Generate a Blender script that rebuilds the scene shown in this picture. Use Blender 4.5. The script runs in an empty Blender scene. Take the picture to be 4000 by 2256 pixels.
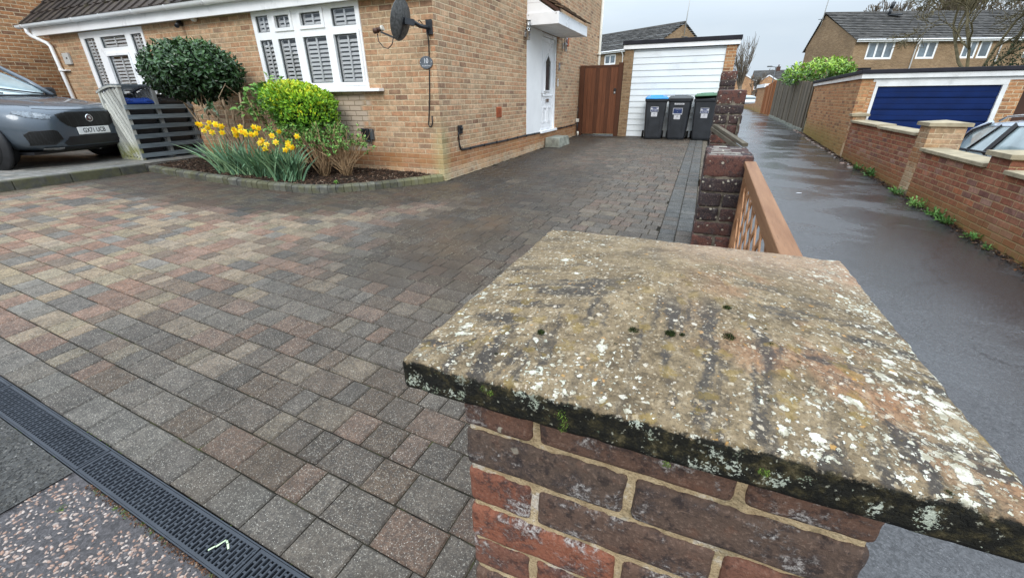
import bpy, bmesh, math, random
from mathutils import Vector, Matrix, noise as mnoise
R = math.radians
random.seed(11)
S = bpy.context.scene
COL = S.collection
rnd = random.uniform
# ------------------------------------------------------------------ camera frame: the lens is the origin, +Y down the drive, z up
def make_camera():
    a, b, c = -.4032, .42922, .00895
    f = 1637.0
    ca, sa, cb, sb, cc, sc = math.cos(a), math.sin(a), math.cos(b), math.sin(b), math.cos(c), math.sin(c)
    F = Vector((sa*cb, ca*cb, -sb)); r0 = Vector((ca, -sa, 0)); d0 = F.cross(r0)
    right = cc*r0 + sc*d0; down = -sc*r0 + cc*d0
    cd = bpy.data.cameras.new('camera'); co = bpy.data.objects.new('camera', cd); COL.objects.link(co)
    m = Matrix((right, -down, -F)).transposed().to_4x4()
    co.matrix_world = m
    cd.sensor_fit = 'HORIZONTAL'; cd.sensor_width = 36; cd.lens = 36*f/4000
    cd.clip_start = .02; cd.clip_end = 2000
    S.camera = co
make_camera()

def interp(y, T):
    if y <= T[0][0]: return T[0][1]
    for (a, b), (c, d) in zip(T, T[1:]):
        if y <= c: return b+(d-b)*(y-a)/(c-a)
    return T[-1][1]
def g(X, Y):      # drive surface
    return interp(Y, [(0, -1.395), (.5, -1.38), (2, -1.32), (5.6, -1.205), (8, -1.165), (13.4, -1.08), (16, -1.04)]) - interp(Y, [(0, .03), (2, .03), (5.6, .015), (9, 0)])*(X+1)
def gp(X, Y):     # footpath surface
    return interp(Y, [(-3, -1.86), (0, -1.78), (5.6, -1.6), (12.8, -1.377), (17.7, -1.19), (26, -1.06), (40, -1.0), (54, -1.45), (80, -1.5)]) - .04*(X-3.2)*interp(Y, [(20, 1), (40, 0)])

# ------------------------------------------------------------------ materials
class NT:
    def __init__(s, name, rough=.8, spec=.3, metal=0.0):
        s.m = bpy.data.materials.new(name); s.m.use_nodes = True
        s.t = s.m.node_tree; s.t.nodes.clear()
        s.out = s.t.nodes.new('ShaderNodeOutputMaterial')
        s.p = s.t.nodes.new('ShaderNodeBsdfPrincipled')
        s.t.links.new(s.p.outputs[0], s.out.inputs[0])
        s.p.inputs['Roughness'].default_value = rough
        s.p.inputs['Specular IOR Level'].default_value = spec
        s.p.inputs['Metallic'].default_value = metal
    def put(s, sock, v):
        if isinstance(v, bpy.types.NodeSocket): s.t.links.new(v, sock)
        elif isinstance(v, (tuple, list)):
            if sock.type == 'RGBA' and len(v) == 3: v = (*v, 1)
            sock.default_value = v
        else:
            if sock.type == 'VECTOR': v = (v, v, v)
            elif sock.type == 'RGBA': v = (v, v, v, 1)
            sock.default_value = v
    def n(s, typ, ins=None, **props):
        nd = s.t.nodes.new('ShaderNode'+typ)
        for k, v in props.items(): setattr(nd, k, v)
        for k, v in (ins or {}).items(): s.put(nd.inputs[k], v)
        return nd
    def obj(s): return s.n('TexCoord').outputs['Object']
    def uv(s): return s.n('TexCoord').outputs['UV']
    def attr(s, name, what='Fac'): return s.n('Attribute', attribute_name=name).outputs[what]
    def math(s, op, a, b=0.0, c=None, clamp=False):
        ins = {0: a, 1: b}
        if c is not None: ins[2] = c
        return s.n('Math', ins, operation=op, use_clamp=clamp).outputs[0]
    def vmath(s, op, a, b=(0, 0, 0)):
        return s.n('VectorMath', {0: a, 1: b}, operation=op).outputs[0]
    def noise(s, scale, vec=None, detail=4, rough=.6, out=0, dist=0.0):
        ins = {'Scale': scale, 'Detail': detail, 'Roughness': rough, 'Distortion': dist}
        ins['Vector'] = vec if vec is not None else s.obj()
        return s.n('TexNoise', ins).outputs[out]
    def vor(s, scale, vec=None, out='Distance', feature='F1', rand=1.0):
        nd = s.n('TexVoronoi', {'Scale': scale, 'Randomness': rand, 'Vector': vec if vec is not None else s.obj()}, feature=feature)
        return nd.outputs[out] if out else nd
    def ramp(s, fac, stops, interp='LINEAR'):
        nd = s.n('ValToRGB', {0: fac}); cr = nd.color_ramp; cr.interpolation = interp
        while len(cr.elements) > 1: cr.elements.remove(cr.elements[0])
        for i, (p, c) in enumerate(stops):
            if not isinstance(c, (tuple, list)): c = (c, c, c)
            e = cr.elements[0] if i == 0 else cr.elements.new(p)
            e.position = p; e.color = (*c[:3], 1)
        return nd.outputs[0]
    def step(s, x, a, b, lo=0.0, hi=1.0):
        nd = s.n('MapRange', {0: x, 1: a, 2: b, 3: lo, 4: hi}, interpolation_type='SMOOTHSTEP', clamp=True)
        return nd.outputs[0]
    def mix(s, fac, a, b, blend='MIX'):
        nd = s.n('Mix', {}, data_type='RGBA', blend_type=blend)
        s.put(nd.inputs[0], fac); s.put(nd.inputs[6], a); s.put(nd.inputs[7], b)
        return nd.outputs[2]
    def sep(s, v): return s.n('SeparateXYZ', {0: v}).outputs
    def comb(s, x, y, z=0.0): return s.n('CombineXYZ', {0: x, 1: y, 2: z}).outputs[0]
    def bump(s, h, strength=.5, dist=.01, normal=None):
        ins = {'Height': h, 'Strength': strength, 'Distance': dist}
        if normal is not None: ins['Normal'] = normal
        return s.n('Bump', ins).outputs[0]
    def done(s, color=None, rough=None, normal=None, **kw):
        if color is not None: s.put(s.p.inputs['Base Color'], color)
        if rough is not None: s.put(s.p.inputs['Roughness'], rough)
        if normal is not None: s.put(s.p.inputs['Normal'], normal)
        for k, v in kw.items(): s.put(s.p.inputs[k.replace('_', ' ')], v)
        return s.m

def plain(name, col, rough=.6, spec=.4, var=.12, scale=6, bump=0.0, bscale=120, metal=0.0, dirt=0.0, coat=0.0):
    s = NT(name, rough, spec, metal)
    nz = s.noise(scale, detail=5)
    f = s.step(nz, .3, .7, 1-var, 1+var)
    c = s.mix(1.0, col, s.comb(f, f, f), 'MULTIPLY')
    if dirt:
        d = s.step(s.noise(scale*1.7, detail=8, rough=.75), .5, .75, 0, dirt)
        c = s.mix(d, c, (.06, .05, .035))
    nm = None
    if bump: nm = s.bump(s.noise(bscale, detail=3), bump, .004)
    s.done(c, s.step(nz, .2, .8, max(0, rough-.08), min(1, rough+.08)), nm)
    if coat:
        s.p.inputs['Coat Weight'].default_value = coat; s.p.inputs['Coat Roughness'].default_value = .06
    return s.m

def brick_nodes(s, bw=.225, bh=.075, mort=.010, palette=(), mortar=(.5, .4, .27), v0=0.0, edge=.004, wob=.003, mvar=.25):
    uv = s.uv()
    w = s.noise(16, uv, 3, out=1)
    uvw = s.vmath('ADD', uv, s.vmath('MULTIPLY', s.vmath('SUBTRACT', w, (.5, .5, .5)), (wob*3, wob*2.2, 0)))
    x, y, _ = s.sep(uvw)
    y = s.math('SUBTRACT', y, v0)
    rv = s.math('DIVIDE', y, bh); row = s.math('FLOOR', rv)
    off = s.math('MULTIPLY', s.math('FLOORED_MODULO', row, 2), .5)
    cu = s.math('ADD', s.math('DIVIDE', x, bw), off); col = s.math('FLOOR', cu)
    fu = s.math('MULTIPLY', s.math('FRACT', cu), bw); fv = s.math('MULTIPLY', s.math('FRACT', rv), bh)
    du = s.math('MINIMUM', fu, s.math('SUBTRACT', bw, fu)); dv = s.math('MINIMUM', fv, s.math('SUBTRACT', bh, fv))
    d = s.math('MINIMUM', du, dv)
    mask = s.step(d, mort/2-.001, mort/2+edge)
    wn = s.n('TexWhiteNoise', {'Vector': s.comb(col, row)}, noise_dimensions='2D')
    r1 = wn.outputs['Value']
    c = s.ramp(r1, palette)
    blot = s.noise(13, uv, 6, .75)
    f = s.step(blot, .34, .66, .72, 1.26)
    c = s.mix(1.0, c, s.comb(f, f, f), 'MULTIPLY')
    speck = s.noise(140, uv, 3, .7)
    c = s.mix(s.step(speck, .54, .68, 0, .45), c, s.mix(.5, c, (.05, .035, .025)))
    c = s.mix(s.step(speck, .44, .32, 0, .45), c, s.mix(.6, c, (.7, .55, .4)))
    mf = s.step(s.noise(60, uv, 4), .3, .7, 1-mvar, 1+mvar)
    mc = s.mix(1.0, mortar, s.comb(mf, mf, mf), 'MULTIPLY')
    h = s.math('ADD', s.math('MULTIPLY', mask, 1.0), s.math('MULTIPLY', speck, .35))
    h = s.math('ADD', h, s.math('MULTIPLY', s.math('SUBTRACT', r1, .5), .3))
    return s.mix(mask, mc, c), h, mask, r1

# ------------------------------------------------------------------ mesh building
class MB:
    def __init__(s): s.v = []; s.f = []; s.a = []; s.cur = .5; s.sm = []; s.smooth = False
    def face(s, idx):
        s.f.append(tuple(idx)); s.a.append(s.cur); s.sm.append(s.smooth)
    def quad(s, *pts):
        b = len(s.v); s.v += [tuple(p) for p in pts]; s.face(range(b, b+len(pts)))
    def box(s, x0, x1, y0, y1, z0, z1, M=None):
        P = [(x0, y0, z0), (x1, y0, z0), (x1, y1, z0), (x0, y1, z0), (x0, y0, z1), (x1, y0, z1), (x1, y1, z1), (x0, y1, z1)]
        s.hexa(P, M)
    def hexa(s, P, M=None):
        if M is not None: P = [tuple(M @ Vector(p)) for p in P]
        b = len(s.v); s.v += [tuple(p) for p in P]
        for q in ((0, 3, 2, 1), (4, 5, 6, 7), (0, 1, 5, 4), (1, 2, 6, 5), (2, 3, 7, 6), (3, 0, 4, 7)): s.face([b+i for i in q])
    def obox(s, a, b, w, h, up=(0, 0, 1)):       # bar from a to b, width w sideways, height h along up
        a = Vector(a); b = Vector(b); d = (b-a).normalized(); up = Vector(up)
        sd = d.cross(up)
        if sd.length < 1e-4: sd = d.cross(Vector((1, 0, 0)))
        sd.normalize(); u = sd.cross(d).normalized()
        sd *= w/2; u *= h/2
        s.hexa([a-sd-u, a+sd-u, b+sd-u, b-sd-u, a-sd+u, a+sd+u, b+sd+u, b-sd+u])
    def tube(s, pts, rad, n=8, cap=True):
        pts = [Vector(p) for p in pts]
        if not isinstance(rad, (list, tuple)): rad = [rad]*len(pts)
        b = len(s.v); ref = None; old = s.smooth; s.smooth = True
        for i, p in enumerate(pts):
            d = (pts[min(i+1, len(pts)-1)]-pts[max(i-1, 0)]).normalized()
            if ref is None:
                ref = d.cross(Vector((0, 0, 1)))
                if ref.length < .05: ref = d.cross(Vector((1, 0, 0)))
            ref = (ref-d*ref.dot(d)).normalized(); o = d.cross(ref)
            for k in range(n):
                t = 2*math.pi*k/n
                s.v.append(tuple(p+(ref*math.cos(t)+o*math.sin(t))*rad[i]))
        for i in range(len(pts)-1):
            for k in range(n):
                k2 = (k+1) % n
                s.face((b+i*n+k, b+i*n+k2, b+(i+1)*n+k2, b+(i+1)*n+k))
        s.smooth = old
        if cap:
            s.face([b+k for k in range(n)][::-1]); s.face([b+(len(pts)-1)*n+k for k in range(n)])
    def prism(s, poly, h0, h1, M=None):          # poly in xy, extruded in z
        n = len(poly); b = len(s.v)
        P = [(x, y, h0) for x, y in poly]+[(x, y, h1) for x, y in poly]
        if M is not None: P = [tuple(M @ Vector(p)) for p in P]
        s.v += P
        s.face([b+i for i in range(n)][::-1]); s.face([b+n+i for i in range(n)])
        for i in range(n):
            j = (i+1) % n; s.face((b+i, b+j, b+n+j, b+n+i))
    def lathe(s, prof, M=None, n=24):            # prof (r,z) about z
        b = len(s.v); old = s.smooth; s.smooth = True
        for r, z in prof:
            for k in range(n):
                t = 2*math.pi*k/n; p = Vector((r*math.cos(t), r*math.sin(t), z))
                s.v.append(tuple(M @ p if M is not None else p))
        for i in range(len(prof)-1):
            for k in range(n):
                k2 = (k+1) % n
                s.face((b+i*n+k, b+i*n+k2, b+(i+1)*n+k2, b+(i+1)*n+k))
        s.smooth = old
        if prof[0][0] > 1e-4: s.face([b+k for k in range(n)][::-1])
        if prof[-1][0] > 1e-4: s.face([b+(len(prof)-1)*n+k for k in range(n)])
    def rbox(s, c, size, r, cuts=6, nz=0.0, nscale=25, seed=0.0, M=None):   # rounded, slightly rough block
        bm = bmesh.new(); bmesh.ops.create_cube(bm, size=2)
        bmesh.ops.subdivide_edges(bm, edges=bm.edges[:], cuts=cuts, use_grid_fill=True)
        hs = Vector(size)/2; b = len(s.v); old = s.smooth; s.smooth = True
        bm.verts.ensure_lookup_table()
        def warp(t, h):         # push the cuts towards the ends so the rounding has vertices
            if abs(t) >= .999: return t*h
            k = max(h-r*1.0, h*.5); return t/(1-2/(cuts+1))*k if cuts > 2 else t*h
        for v in bm.verts:
            p = Vector((warp(v.co.x, hs.x), warp(v.co.y, hs.y), warp(v.co.z, hs.z)))
            q = Vector((max(-hs.x+r, min(hs.x-r, p.x)), max(-hs.y+r, min(hs.y-r, p.y)), max(-hs.z+r, min(hs.z-r, p.z))))
            d = p-q
            if d.length > 1e-6: dn = d.normalized(); p = q+dn*min(r, d.length if d.length < r else r)
            else: dn = v.normal
            w = Vector(c)+p
            if nz: w = w+dn*nz*(mnoise.noise(w*nscale+Vector((seed, 0, 0)))+.5*mnoise.noise(w*nscale*2.7))
            s.v.append(tuple(M @ w if M is not None else w))
        for fc in bm.faces: s.face([b+v.index for v in fc.verts])
        s.smooth = old; bm.free()
    def build(s, name, mat, parent=None, attr=None, bevel=0.0, segs=2, v0=0.0, uvM=None):
        me = bpy.data.meshes.new(name); me.from_pydata(s.v, [], s.f); me.update()
        if bevel:
            bm = bmesh.new(); bm.from_mesh(me)
            bmesh.ops.remove_doubles(bm, verts=bm.verts, dist=1e-5)
            bmesh.ops.recalc_face_normals(bm, faces=bm.faces)
            ed = [e for e in bm.edges if len(e.link_faces) == 2 and e.calc_face_angle(0) > .5]
            bmesh.ops.bevel(bm, geom=ed, offset=bevel, segments=segs, affect='EDGES', profile=.5)
            bm.to_mesh(me); bm.free()
            for p in me.polygons: p.use_smooth = False
        else:
            if attr:
                at = me.attributes.new(attr, 'FLOAT', 'FACE'); at.data.foreach_set('value', s.a)
            me.polygons.foreach_set('use_smooth', s.sm)
        ul = me.uv_layers.new(name='uv').data
        for p in me.polygons:
            nrm = p.normal
            if abs(nrm.z) > .75:
                for li in p.loop_indices:
                    co = me.vertices[me.loops[li].vertex_index].co; ul[li].uv = (co.x, co.y)
            else:
                # quantise the heading so that facets of one wall share one unwrap
                if abs(nrm.x) > abs(nrm.y)*1.02: t = Vector((0, 1, 0))
                else: t = Vector((1, 0, 0))
                if uvM is not None: t = uvM(nrm)
                for li in p.loop_indices:
                    co = me.vertices[me.loops[li].vertex_index].co; ul[li].uv = (co.dot(t), co.z)
        me.materials.append(mat)
        o = bpy.data.objects.new(name, me); COL.objects.link(o)
        if parent is not None: adopt(o, parent)
        return o
def adopt(o, parent):
    o.parent = parent
    root = parent
    T = Vector((0, 0, 0))
    while root is not None:
        if root.type == 'EMPTY': T = T+Vector(root.location)
        root = root.parent
    if parent.type == 'EMPTY': o.matrix_parent_inverse = Matrix.Translation(-T)
def thing(name, label, cat, loc, group=None):
    o = bpy.data.objects.new(name, None); COL.objects.link(o); o.location = loc
    o.empty_display_size = .1
    return tag(o, label, cat, group)
def tag(o, label=None, cat=None, group=None, kind=None):
    if label: o['label'] = label
    if cat: o['category'] = cat
    if group: o['group'] = group
    if kind: o['kind'] = kind
    return o
def copy_tree(o, parent=None):
    c = o.copy(); COL.objects.link(c)
    if parent is not None: c.parent = parent
    for ch in list(o.children): copy_tree(ch, c)
    return c
def text_mesh(name, txt, size, M, mat, parent, ext=.0006, align='CENTER', sx=1.0, off=0.0):
    cu = bpy.data.curves.new('t', 'FONT'); cu.body = txt; cu.size = size; cu.align_x = align; cu.align_y = 'CENTER'; cu.extrude = ext; cu.offset = off
    to = bpy.data.objects.new('t', cu); COL.objects.link(to)
    bpy.context.view_layer.update()
    me = bpy.data.meshes.new_from_object(to.evaluated_get(bpy.context.evaluated_depsgraph_get()))
    bpy.data.objects.remove(to); bpy.data.curves.remove(cu)
    me.transform(M @ Matrix.Diagonal((sx, 1, 1, 1))); me.name = name
    me.materials.clear(); me.materials.append(mat)
    o = bpy.data.objects.new(name, me); COL.objects.link(o); adopt(o, parent); return o
def frame_M(origin, xdir, up=(0, 0, 1)):         # local x along xdir, local y along up, local z out of the face
    x = Vector(xdir).normalized(); u = Vector(up); z = x.cross(u).normalized(); y = z.cross(x)
    m = Matrix((x, y, z)).transposed().to_4x4(); m.translation = Vector(origin); return m
def holed(mb, M, u0, u1, v0, v1, holes, depth):  # wall face in local xy with rectangular openings and reveals going to -z
    us = sorted({u0, u1, *[h[0] for h in holes], *[h[1] for h in holes]}); vs = sorted({v0, v1, *[h[2] for h in holes], *[h[3] for h in holes]})
    for a, b in zip(us, us[1:]):
        for c, d in zip(vs, vs[1:]):
            m = ((a+b)/2, (c+d)/2)
            if any(h[0] < m[0] < h[1] and h[2] < m[1] < h[3] for h in holes): continue
            mb.quad(*[M @ Vector(p) for p in ((a, c, 0), (b, c, 0), (b, d, 0), (a, d, 0))])
    for a, b, c, d in holes:
        for p, q in (((a, c), (b, c)), ((b, c), (b, d)), ((b, d), (a, d)), ((a, d), (a, c))):
            mb.quad(*[M @ Vector(x) for x in ((*p, 0), (*p, -depth), (*q, -depth), (*q, 0))])
# ------------------------------------------------------------------ named materials
TAN = [(0, (.50, .305, .180)), (.16, (.43, .235, .13)), (.32, (.55, .360, .220)), (.46, (.46, .295, .175)), (.58, (.39, .270, .165)), (.70, (.50, .260, .145)), (.80, (.56, .385, .240)), (.87, (.31, .18, .11)), (.94, (.45, .31, .20)), (1, (.24, .135, .085))]
ORANGE = [(0, (.46, .235, .11)), (.25, (.42, .19, .085)), (.45, (.50, .285, .14)), (.62, (.36, .17, .08)), (.8, (.48, .25, .12)), (.92, (.24, .12, .07)), (1, (.30, .15, .075))]
def mat_house_brick(name, palette, mortar=(.60, .475, .31), v0=-.78, plinth=True):
    s = NT(name, .88, .2)
    c, h, mask, r1 = brick_nodes(s, palette=palette, mortar=mortar, v0=v0)
    x, y, z = s.sep(s.obj())
    if plinth:
        # redder engineering courses under the damp course, lime bloom along the foot of the wall
        n1 = s.noise(2.2, detail=5)
        band = s.math('MULTIPLY', s.step(z, -.775, -.79), s.step(s.math('ADD', z, s.math('MULTIPLY', n1, .25)), -.93, -.83))
        c = s.mix(s.math('MULTIPLY', band, .6), c, s.mix(mask, (.34, .19, .09), (.33, .13, .05)))
        foot = s.math('MULTIPLY', s.step(s.math('ADD', z, s.math('MULTIPLY', n1, .3)), -.82, -.98), s.step(s.noise(13, detail=6), .35, .6))
        c = s.mix(s.math('MULTIPLY', foot, .65), c, (.55, .44, .30))
        # orange seepage just above the damp course
        see = s.math('MULTIPLY', s.step(z, -.35, -.75), s.step(s.noise(3.1, detail=3), .42, .66))
        c = s.mix(s.math('MULTIPLY', see, .28), c, (.45, .22, .07))
        # pale replacement bricks under the wide window
        a = s.math('MULTIPLY', s.step(z, .12, .07), s.step(z, -.79, -.77))
        b = s.math('MULTIPLY', s.step(x, -7.3, -6.9), s.step(s.math('ADD', x, s.math('MULTIPLY', r1, .25)), -4.70, -4.80))
        front = s.step(y, 5.75, 5.70)
        pale = s.math('MULTIPLY', s.math('MULTIPLY', a, b), front)
        c = s.mix(s.math('MULTIPLY', pale, .92), c, s.mix(mask, (.28, .215, .15), (.56, .455, .35)))
        # green algae down the corner
        al = s.math('MULTIPLY', s.math('MULTIPLY', s.step(x, -3.78, -3.52), s.step(y, 5.95, 5.66)), s.step(s.math('ADD', z, s.math('MULTIPLY', s.noise(5, detail=5), .9)), .35, -.25))
        c = s.mix(s.math('MULTIPLY', al, .42), c, (.46, .44, .20))
        # damp stain running under the eaves
    lf = s.step(s.noise(.8, detail=4), .3, .75, .86, 1.12)
    c = s.mix(1.0, c, s.comb(lf, lf, lf), 'MULTIPLY')
    return s.done(c, None, s.bump(h, .8, .006))
M_BRICK = mat_house_brick('tan_brick', TAN)
M_BRICKG = mat_house_brick('orange_brick', ORANGE, v0=-1.08, plinth=False)
def mat_wall_brick():
    s = NT('red_wall_brick', .85, .25)
    pal = [(0, (.24, .085, .05)), (.2, (.30, .10, .055)), (.38, (.20, .075, .05)), (.55, (.33, .13, .065)), (.7, (.22, .10, .075)), (.82, (.38, .13, .06)), (.93, (.34, .19, .14)), (1, (.17, .07, .055))]
    c, h, mask, r1 = brick_nodes(s, palette=pal, mortar=(.36, .24, .13), v0=-1.5)
    x, y, z = s.sep(s.obj())
    base = s.math('ADD', s.math('MULTIPLY', s.math('SUBTRACT', y, 5.6), .031), -1.6)
    hgt = s.math('SUBTRACT', z, base)
    m = s.step(s.math('ADD', hgt, s.math('MULTIPLY', s.noise(4, detail=5), .3)), .55, .2)
    c = s.mix(s.math('MULTIPLY', m, .75), c, s.mix(mask, (.24, .16, .06), (.27, .13, .045)))
    m2 = s.math('MULTIPLY', s.step(hgt, .13, .0), s.step(s.noise(9, detail=5), .4, .6))
    c = s.mix(s.math('MULTIPLY', m2, .6), c, (.16, .15, .03))
    bl = s.step(s.noise(2.3, detail=6, rough=.7), .58, .72)
    c = s.mix(s.math('MULTIPLY', bl, .3), c, (.5, .38, .33))
    return s.done(c, None, s.bump(h, .8, .006))
M_REDWALL = mat_wall_brick()
def mat_garage_wall():
    s = NT('mossy_tan_brick', .85, .25)
    c, h, mask, r1 = brick_nodes(s, palette=ORANGE, mortar=(.42, .30, .16), v0=-1.5)
    x, y, z = s.sep(s.obj())
    m = s.math('MULTIPLY', s.step(s.math('ADD', z, s.math('MULTIPLY', s.noise(3, detail=5), .5)), -.35, -.95), s.step(y, 11.5, 16.5, .35, 1))
    c = s.mix(s.math('MULTIPLY', m, .72), c, (.24, .20, .045))
    return s.done(c, None, s.bump(h, .8, .006))
M_GARWALL = mat_garage_wall()
M_BRICKFAR = mat_house_brick('buff_brick', [(0, (.30, .20, .115)), (.3, (.25, .16, .09)), (.6, (.34, .23, .135)), (.85, (.22, .14, .085)), (1, (.28, .17, .09))], mortar=(.34, .26, .16), v0=0, plinth=False)

def mat_tiles(name, c1, c2, moss=.3, pitch=.33, course=.30):
    s = NT(name, .8, .3)
    nz = s.noise(3.5, detail=7, rough=.7)
    c = s.ramp(nz, [(.3, c1), (.7, c2)])
    at = s.attr('rnd')
    f = s.step(at, 0, 1, .7, 1.3); c = s.mix(1.0, c, s.comb(f, f, f), 'MULTIPLY')
    ms = s.step(s.noise(7, detail=7, rough=.75), .52, .68)
    c = s.mix(s.math('MULTIPLY', ms, moss), c, (.10, .09, .035))
    return s.done(c, None, s.bump(s.noise(90, detail=4), .5, .006))
M_TILE = mat_tiles('brown_roof_tile', (.030, .023, .020), (.062, .047, .038), .5)
M_TILEC = mat_tiles('canopy_tile', (.11, .065, .04), (.21, .135, .085), .25)
M_SLATE = mat_tiles('grey_roof_tile', (.042, .040, .039), (.10, .094, .086), .35)
M_WHITE = plain('white_plastic', (.90, .905, .91), .32, .5, .05, 3, dirt=.05)
M_WHITED = plain('white_painted_wood', (.74, .74, .72), .5, .4, .08, 3, dirt=.22)
M_WHITEG = plain('white_garage_panel', (.78, .83, .85), .4, .45, .05, 1.2, dirt=.14)
M_PANEL = plain('white_render_panel', (.88, .88, .87), .55, .35, .05, 1.2, dirt=.06)
M_BLACKP = plain('black_plastic', (.014, .014, .016), .42, .5, .2, 9, bump=.15)
M_BINBODY = plain('bin_plastic', (.022, .025, .030), .45, .5, .2, 5, bump=.25, bscale=300)
M_BLUELID = plain('blue_lid_plastic', (.02, .27, .66), .38, .5, .12, 8)
M_NAVYLID = plain('deep_blue_lid_plastic', (.01, .045, .24), .38, .5, .12, 8)
M_GREENLID = plain('green_lid_plastic', (.06, .16, .085), .42, .5, .14, 8)
M_GREYLID = plain('grey_lid_plastic', (.075, .085, .088), .42, .5, .14, 8)
M_RUBBER = plain('tyre_rubber', (.012, .012, .013), .7, .3, .2, 12, bump=.3, bscale=200)
M_STEEL = plain('brushed_steel', (.58, .57, .55), .3, .5, .1, 20, metal=1.0)
M_DARKMETAL = plain('dark_metal', (.022, .025, .030), .45, .5, .25, 14)
M_FELT = plain('roofing_felt', (.017, .016, .022), .75, .3, .35, 4, bump=.5, bscale=90)
M_TERRA = plain('terracotta_vent', (.42, .12, .05), .75, .3, .2, 20)
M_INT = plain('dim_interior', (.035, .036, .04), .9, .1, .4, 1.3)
M_SHUTTER = plain('shutter_louvre', (.92, .93, .93), .45, .4, .05, 2)
M_STICK = plain('white_sticker', (.60, .60, .62), .5, .4, .08, 30, dirt=.15)
M_STICKB = plain('navy_sticker', (.025, .045, .13), .45, .4, .2, 30)
M_INK = plain('dark_print', (.03, .03, .035), .6, .3, .1)
M_WHITEINK = plain('white_print', (.80, .80, .82), .55, .3, .05)
M_SLATESIGN = plain('slate_plaque', (.13, .145, .165), .5, .4, .15, 20)
M_COPING = plain('sandstone_coping', (.34, .285, .19), .8, .3, .22, 5, bump=.4, bscale=60, dirt=.4)
M_STEPC = plain('weathered_concrete', (.235, .24, .20), .85, .25, .35, 6, bump=.6, bscale=80, dirt=.55)
M_SOILD = plain('damp_soil', (.030, .022, .015), .9, .2, .4, 12, bump=.9, bscale=45)
def mat_wood(name, c1, c2, axis='Z', rough=.7, scale=3.0, green=0.0, grain=1.0):
    s = NT(name, rough, .3)
    o = s.obj(); k = {'X': (1, 14, 14), 'Y': (14, 1, 14), 'Z': (14, 14, 1)}[axis]
    v = s.vmath('MULTIPLY', o, k)
    nz = s.noise(scale, v, 6, .65)
    c = s.ramp(nz, [(.28, c1), (.72, c2)])
    f = s.n('MapRange', {0: s.attr('rnd'), 3: .66, 4: 1.30}).outputs[0]; c = s.mix(1.0, c, s.comb(f, f, f), 'MULTIPLY')
    fine = s.noise(scale*9, v, 3)
    c = s.mix(s.step(fine, .58, .75, 0, .5*grain), c, s.mix(.55, c, (.02, .015, .01)))
    if green:
        z = s.sep(o)[2]
        gm = s.math('MULTIPLY', s.step(z, -.62, -.85), s.step(s.noise(7, detail=5), .3, .6))
        c = s.mix(s.math('MULTIPLY', gm, green), c, (.22, .22, .045))
    return s.done(c, None, s.bump(fine, .35, .004))
M_GATE = mat_wood('brown_stained_gate', (.085, .030, .014), (.155, .058, .026), 'Z', .55)
M_GREYWOOD = mat_wood('weathered_grey_wood', (.075, .058, .040), (.20, .165, .12), 'Z', .85)
M_ORWOOD = mat_wood('orange_fence_wood', (.24, .085, .028), (.36, .135, .045), 'Z', .75)
M_STOREPALE = mat_wood('silvered_board', (.34, .345, .31), (.58, .575, .52), 'Z', .8, green=.85)
M_STOREDARK = mat_wood('slate_stained_slat', (.075, .095, .11), (.19, .225, .245), 'Y', .75)
M_TRELLIS = mat_wood('tan_trellis_wood', (.28, .130, .060), (.45, .235, .118), 'Y', .65, 2.2, grain=1.0)
M_RAILWOOD = mat_wood('old_rail_wood', (.10, .085, .06), (.21, .175, .125), 'Y', .9)
M_DKBROWN = plain('dark_brown_door', (.07, .03, .018), .6, .4, .2, 3)
def mat_glass(name, tint=(.55, .62, .66), dark=.55):
    m = bpy.data.materials.new(name); m.use_nodes = True; t = m.node_tree; t.nodes.clear()
    o = t.nodes.new('ShaderNodeOutputMaterial'); mx = t.nodes.new('ShaderNodeMixShader'); tr = t.nodes.new('ShaderNodeBsdfTransparent'); gl = t.nodes.new('ShaderNodeBsdfGlossy')
    fr = t.nodes.new('ShaderNodeFresnel'); fr.inputs[0].default_value = 1.5
    ad = t.nodes.new('ShaderNodeMath'); ad.operation = 'MULTIPLY_ADD'; ad.inputs[1].default_value = .9; ad.inputs[2].default_value = dark*.12; ad.use_clamp = True
    tr.inputs[0].default_value = (*tint, 1); gl.inputs[0].default_value = (.9, .95, 1, 1); gl.inputs['Roughness'].default_value = .02
    t.links.new(fr.outputs[0], ad.inputs[0]); t.links.new(ad.outputs[0], mx.inputs[0]); t.links.new(tr.outputs[0], mx.inputs[1]); t.links.new(gl.outputs[0], mx.inputs[2]); t.links.new(mx.outputs[0], o.inputs[0])
    return m
M_GLASS = mat_glass('window_glass', (.98, .99, 1.0), .3)
M_FARGLASS = plain('sky_reflecting_glass', (.13, .17, .20), .08, .8, .5, .7, coat=.6)
M_CARGLASS = mat_glass('car_glass', (.20, .27, .28), 2.6)
M_TUBE = mat_glass('clear_lamp_tube', (.86, .86, .84), 1.2)
M_DARKGLASS = plain('obscured_glass', (.035, .045, .05), .12, .6, .3, 30)
def mat_paint(name, col, flake=.25, rough=.28):
    s = NT(name, rough, .5, .35)
    nz = s.noise(260, detail=2)
    wet = s.noise(38, detail=6, rough=.7)
    f = s.step(nz, .3, .7, 1-flake*.4, 1+flake*.4)
    c = s.mix(1.0, col, s.comb(f, f, f), 'MULTIPLY')
    s.p.inputs['Coat Weight'].default_value = .8; s.p.inputs['Coat Roughness'].default_value = .05
    return s.done(c, s.step(wet, .35, .7, rough, rough+.2), s.bump(s.step(wet, .5, .62), .06, .001))
M_SUV = mat_paint('grey_blue_car_paint', (.075, .095, .118))
M_SILVER = mat_paint('silver_car_paint', (.40, .45, .52))
M_WHITECAR = mat_paint('white_car_paint', (.62, .64, .66))
M_NAVYDOOR = plain('blue_garage_paint', (.003, .017, .088), .5, .15, .14, 3, dirt=.05)
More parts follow.
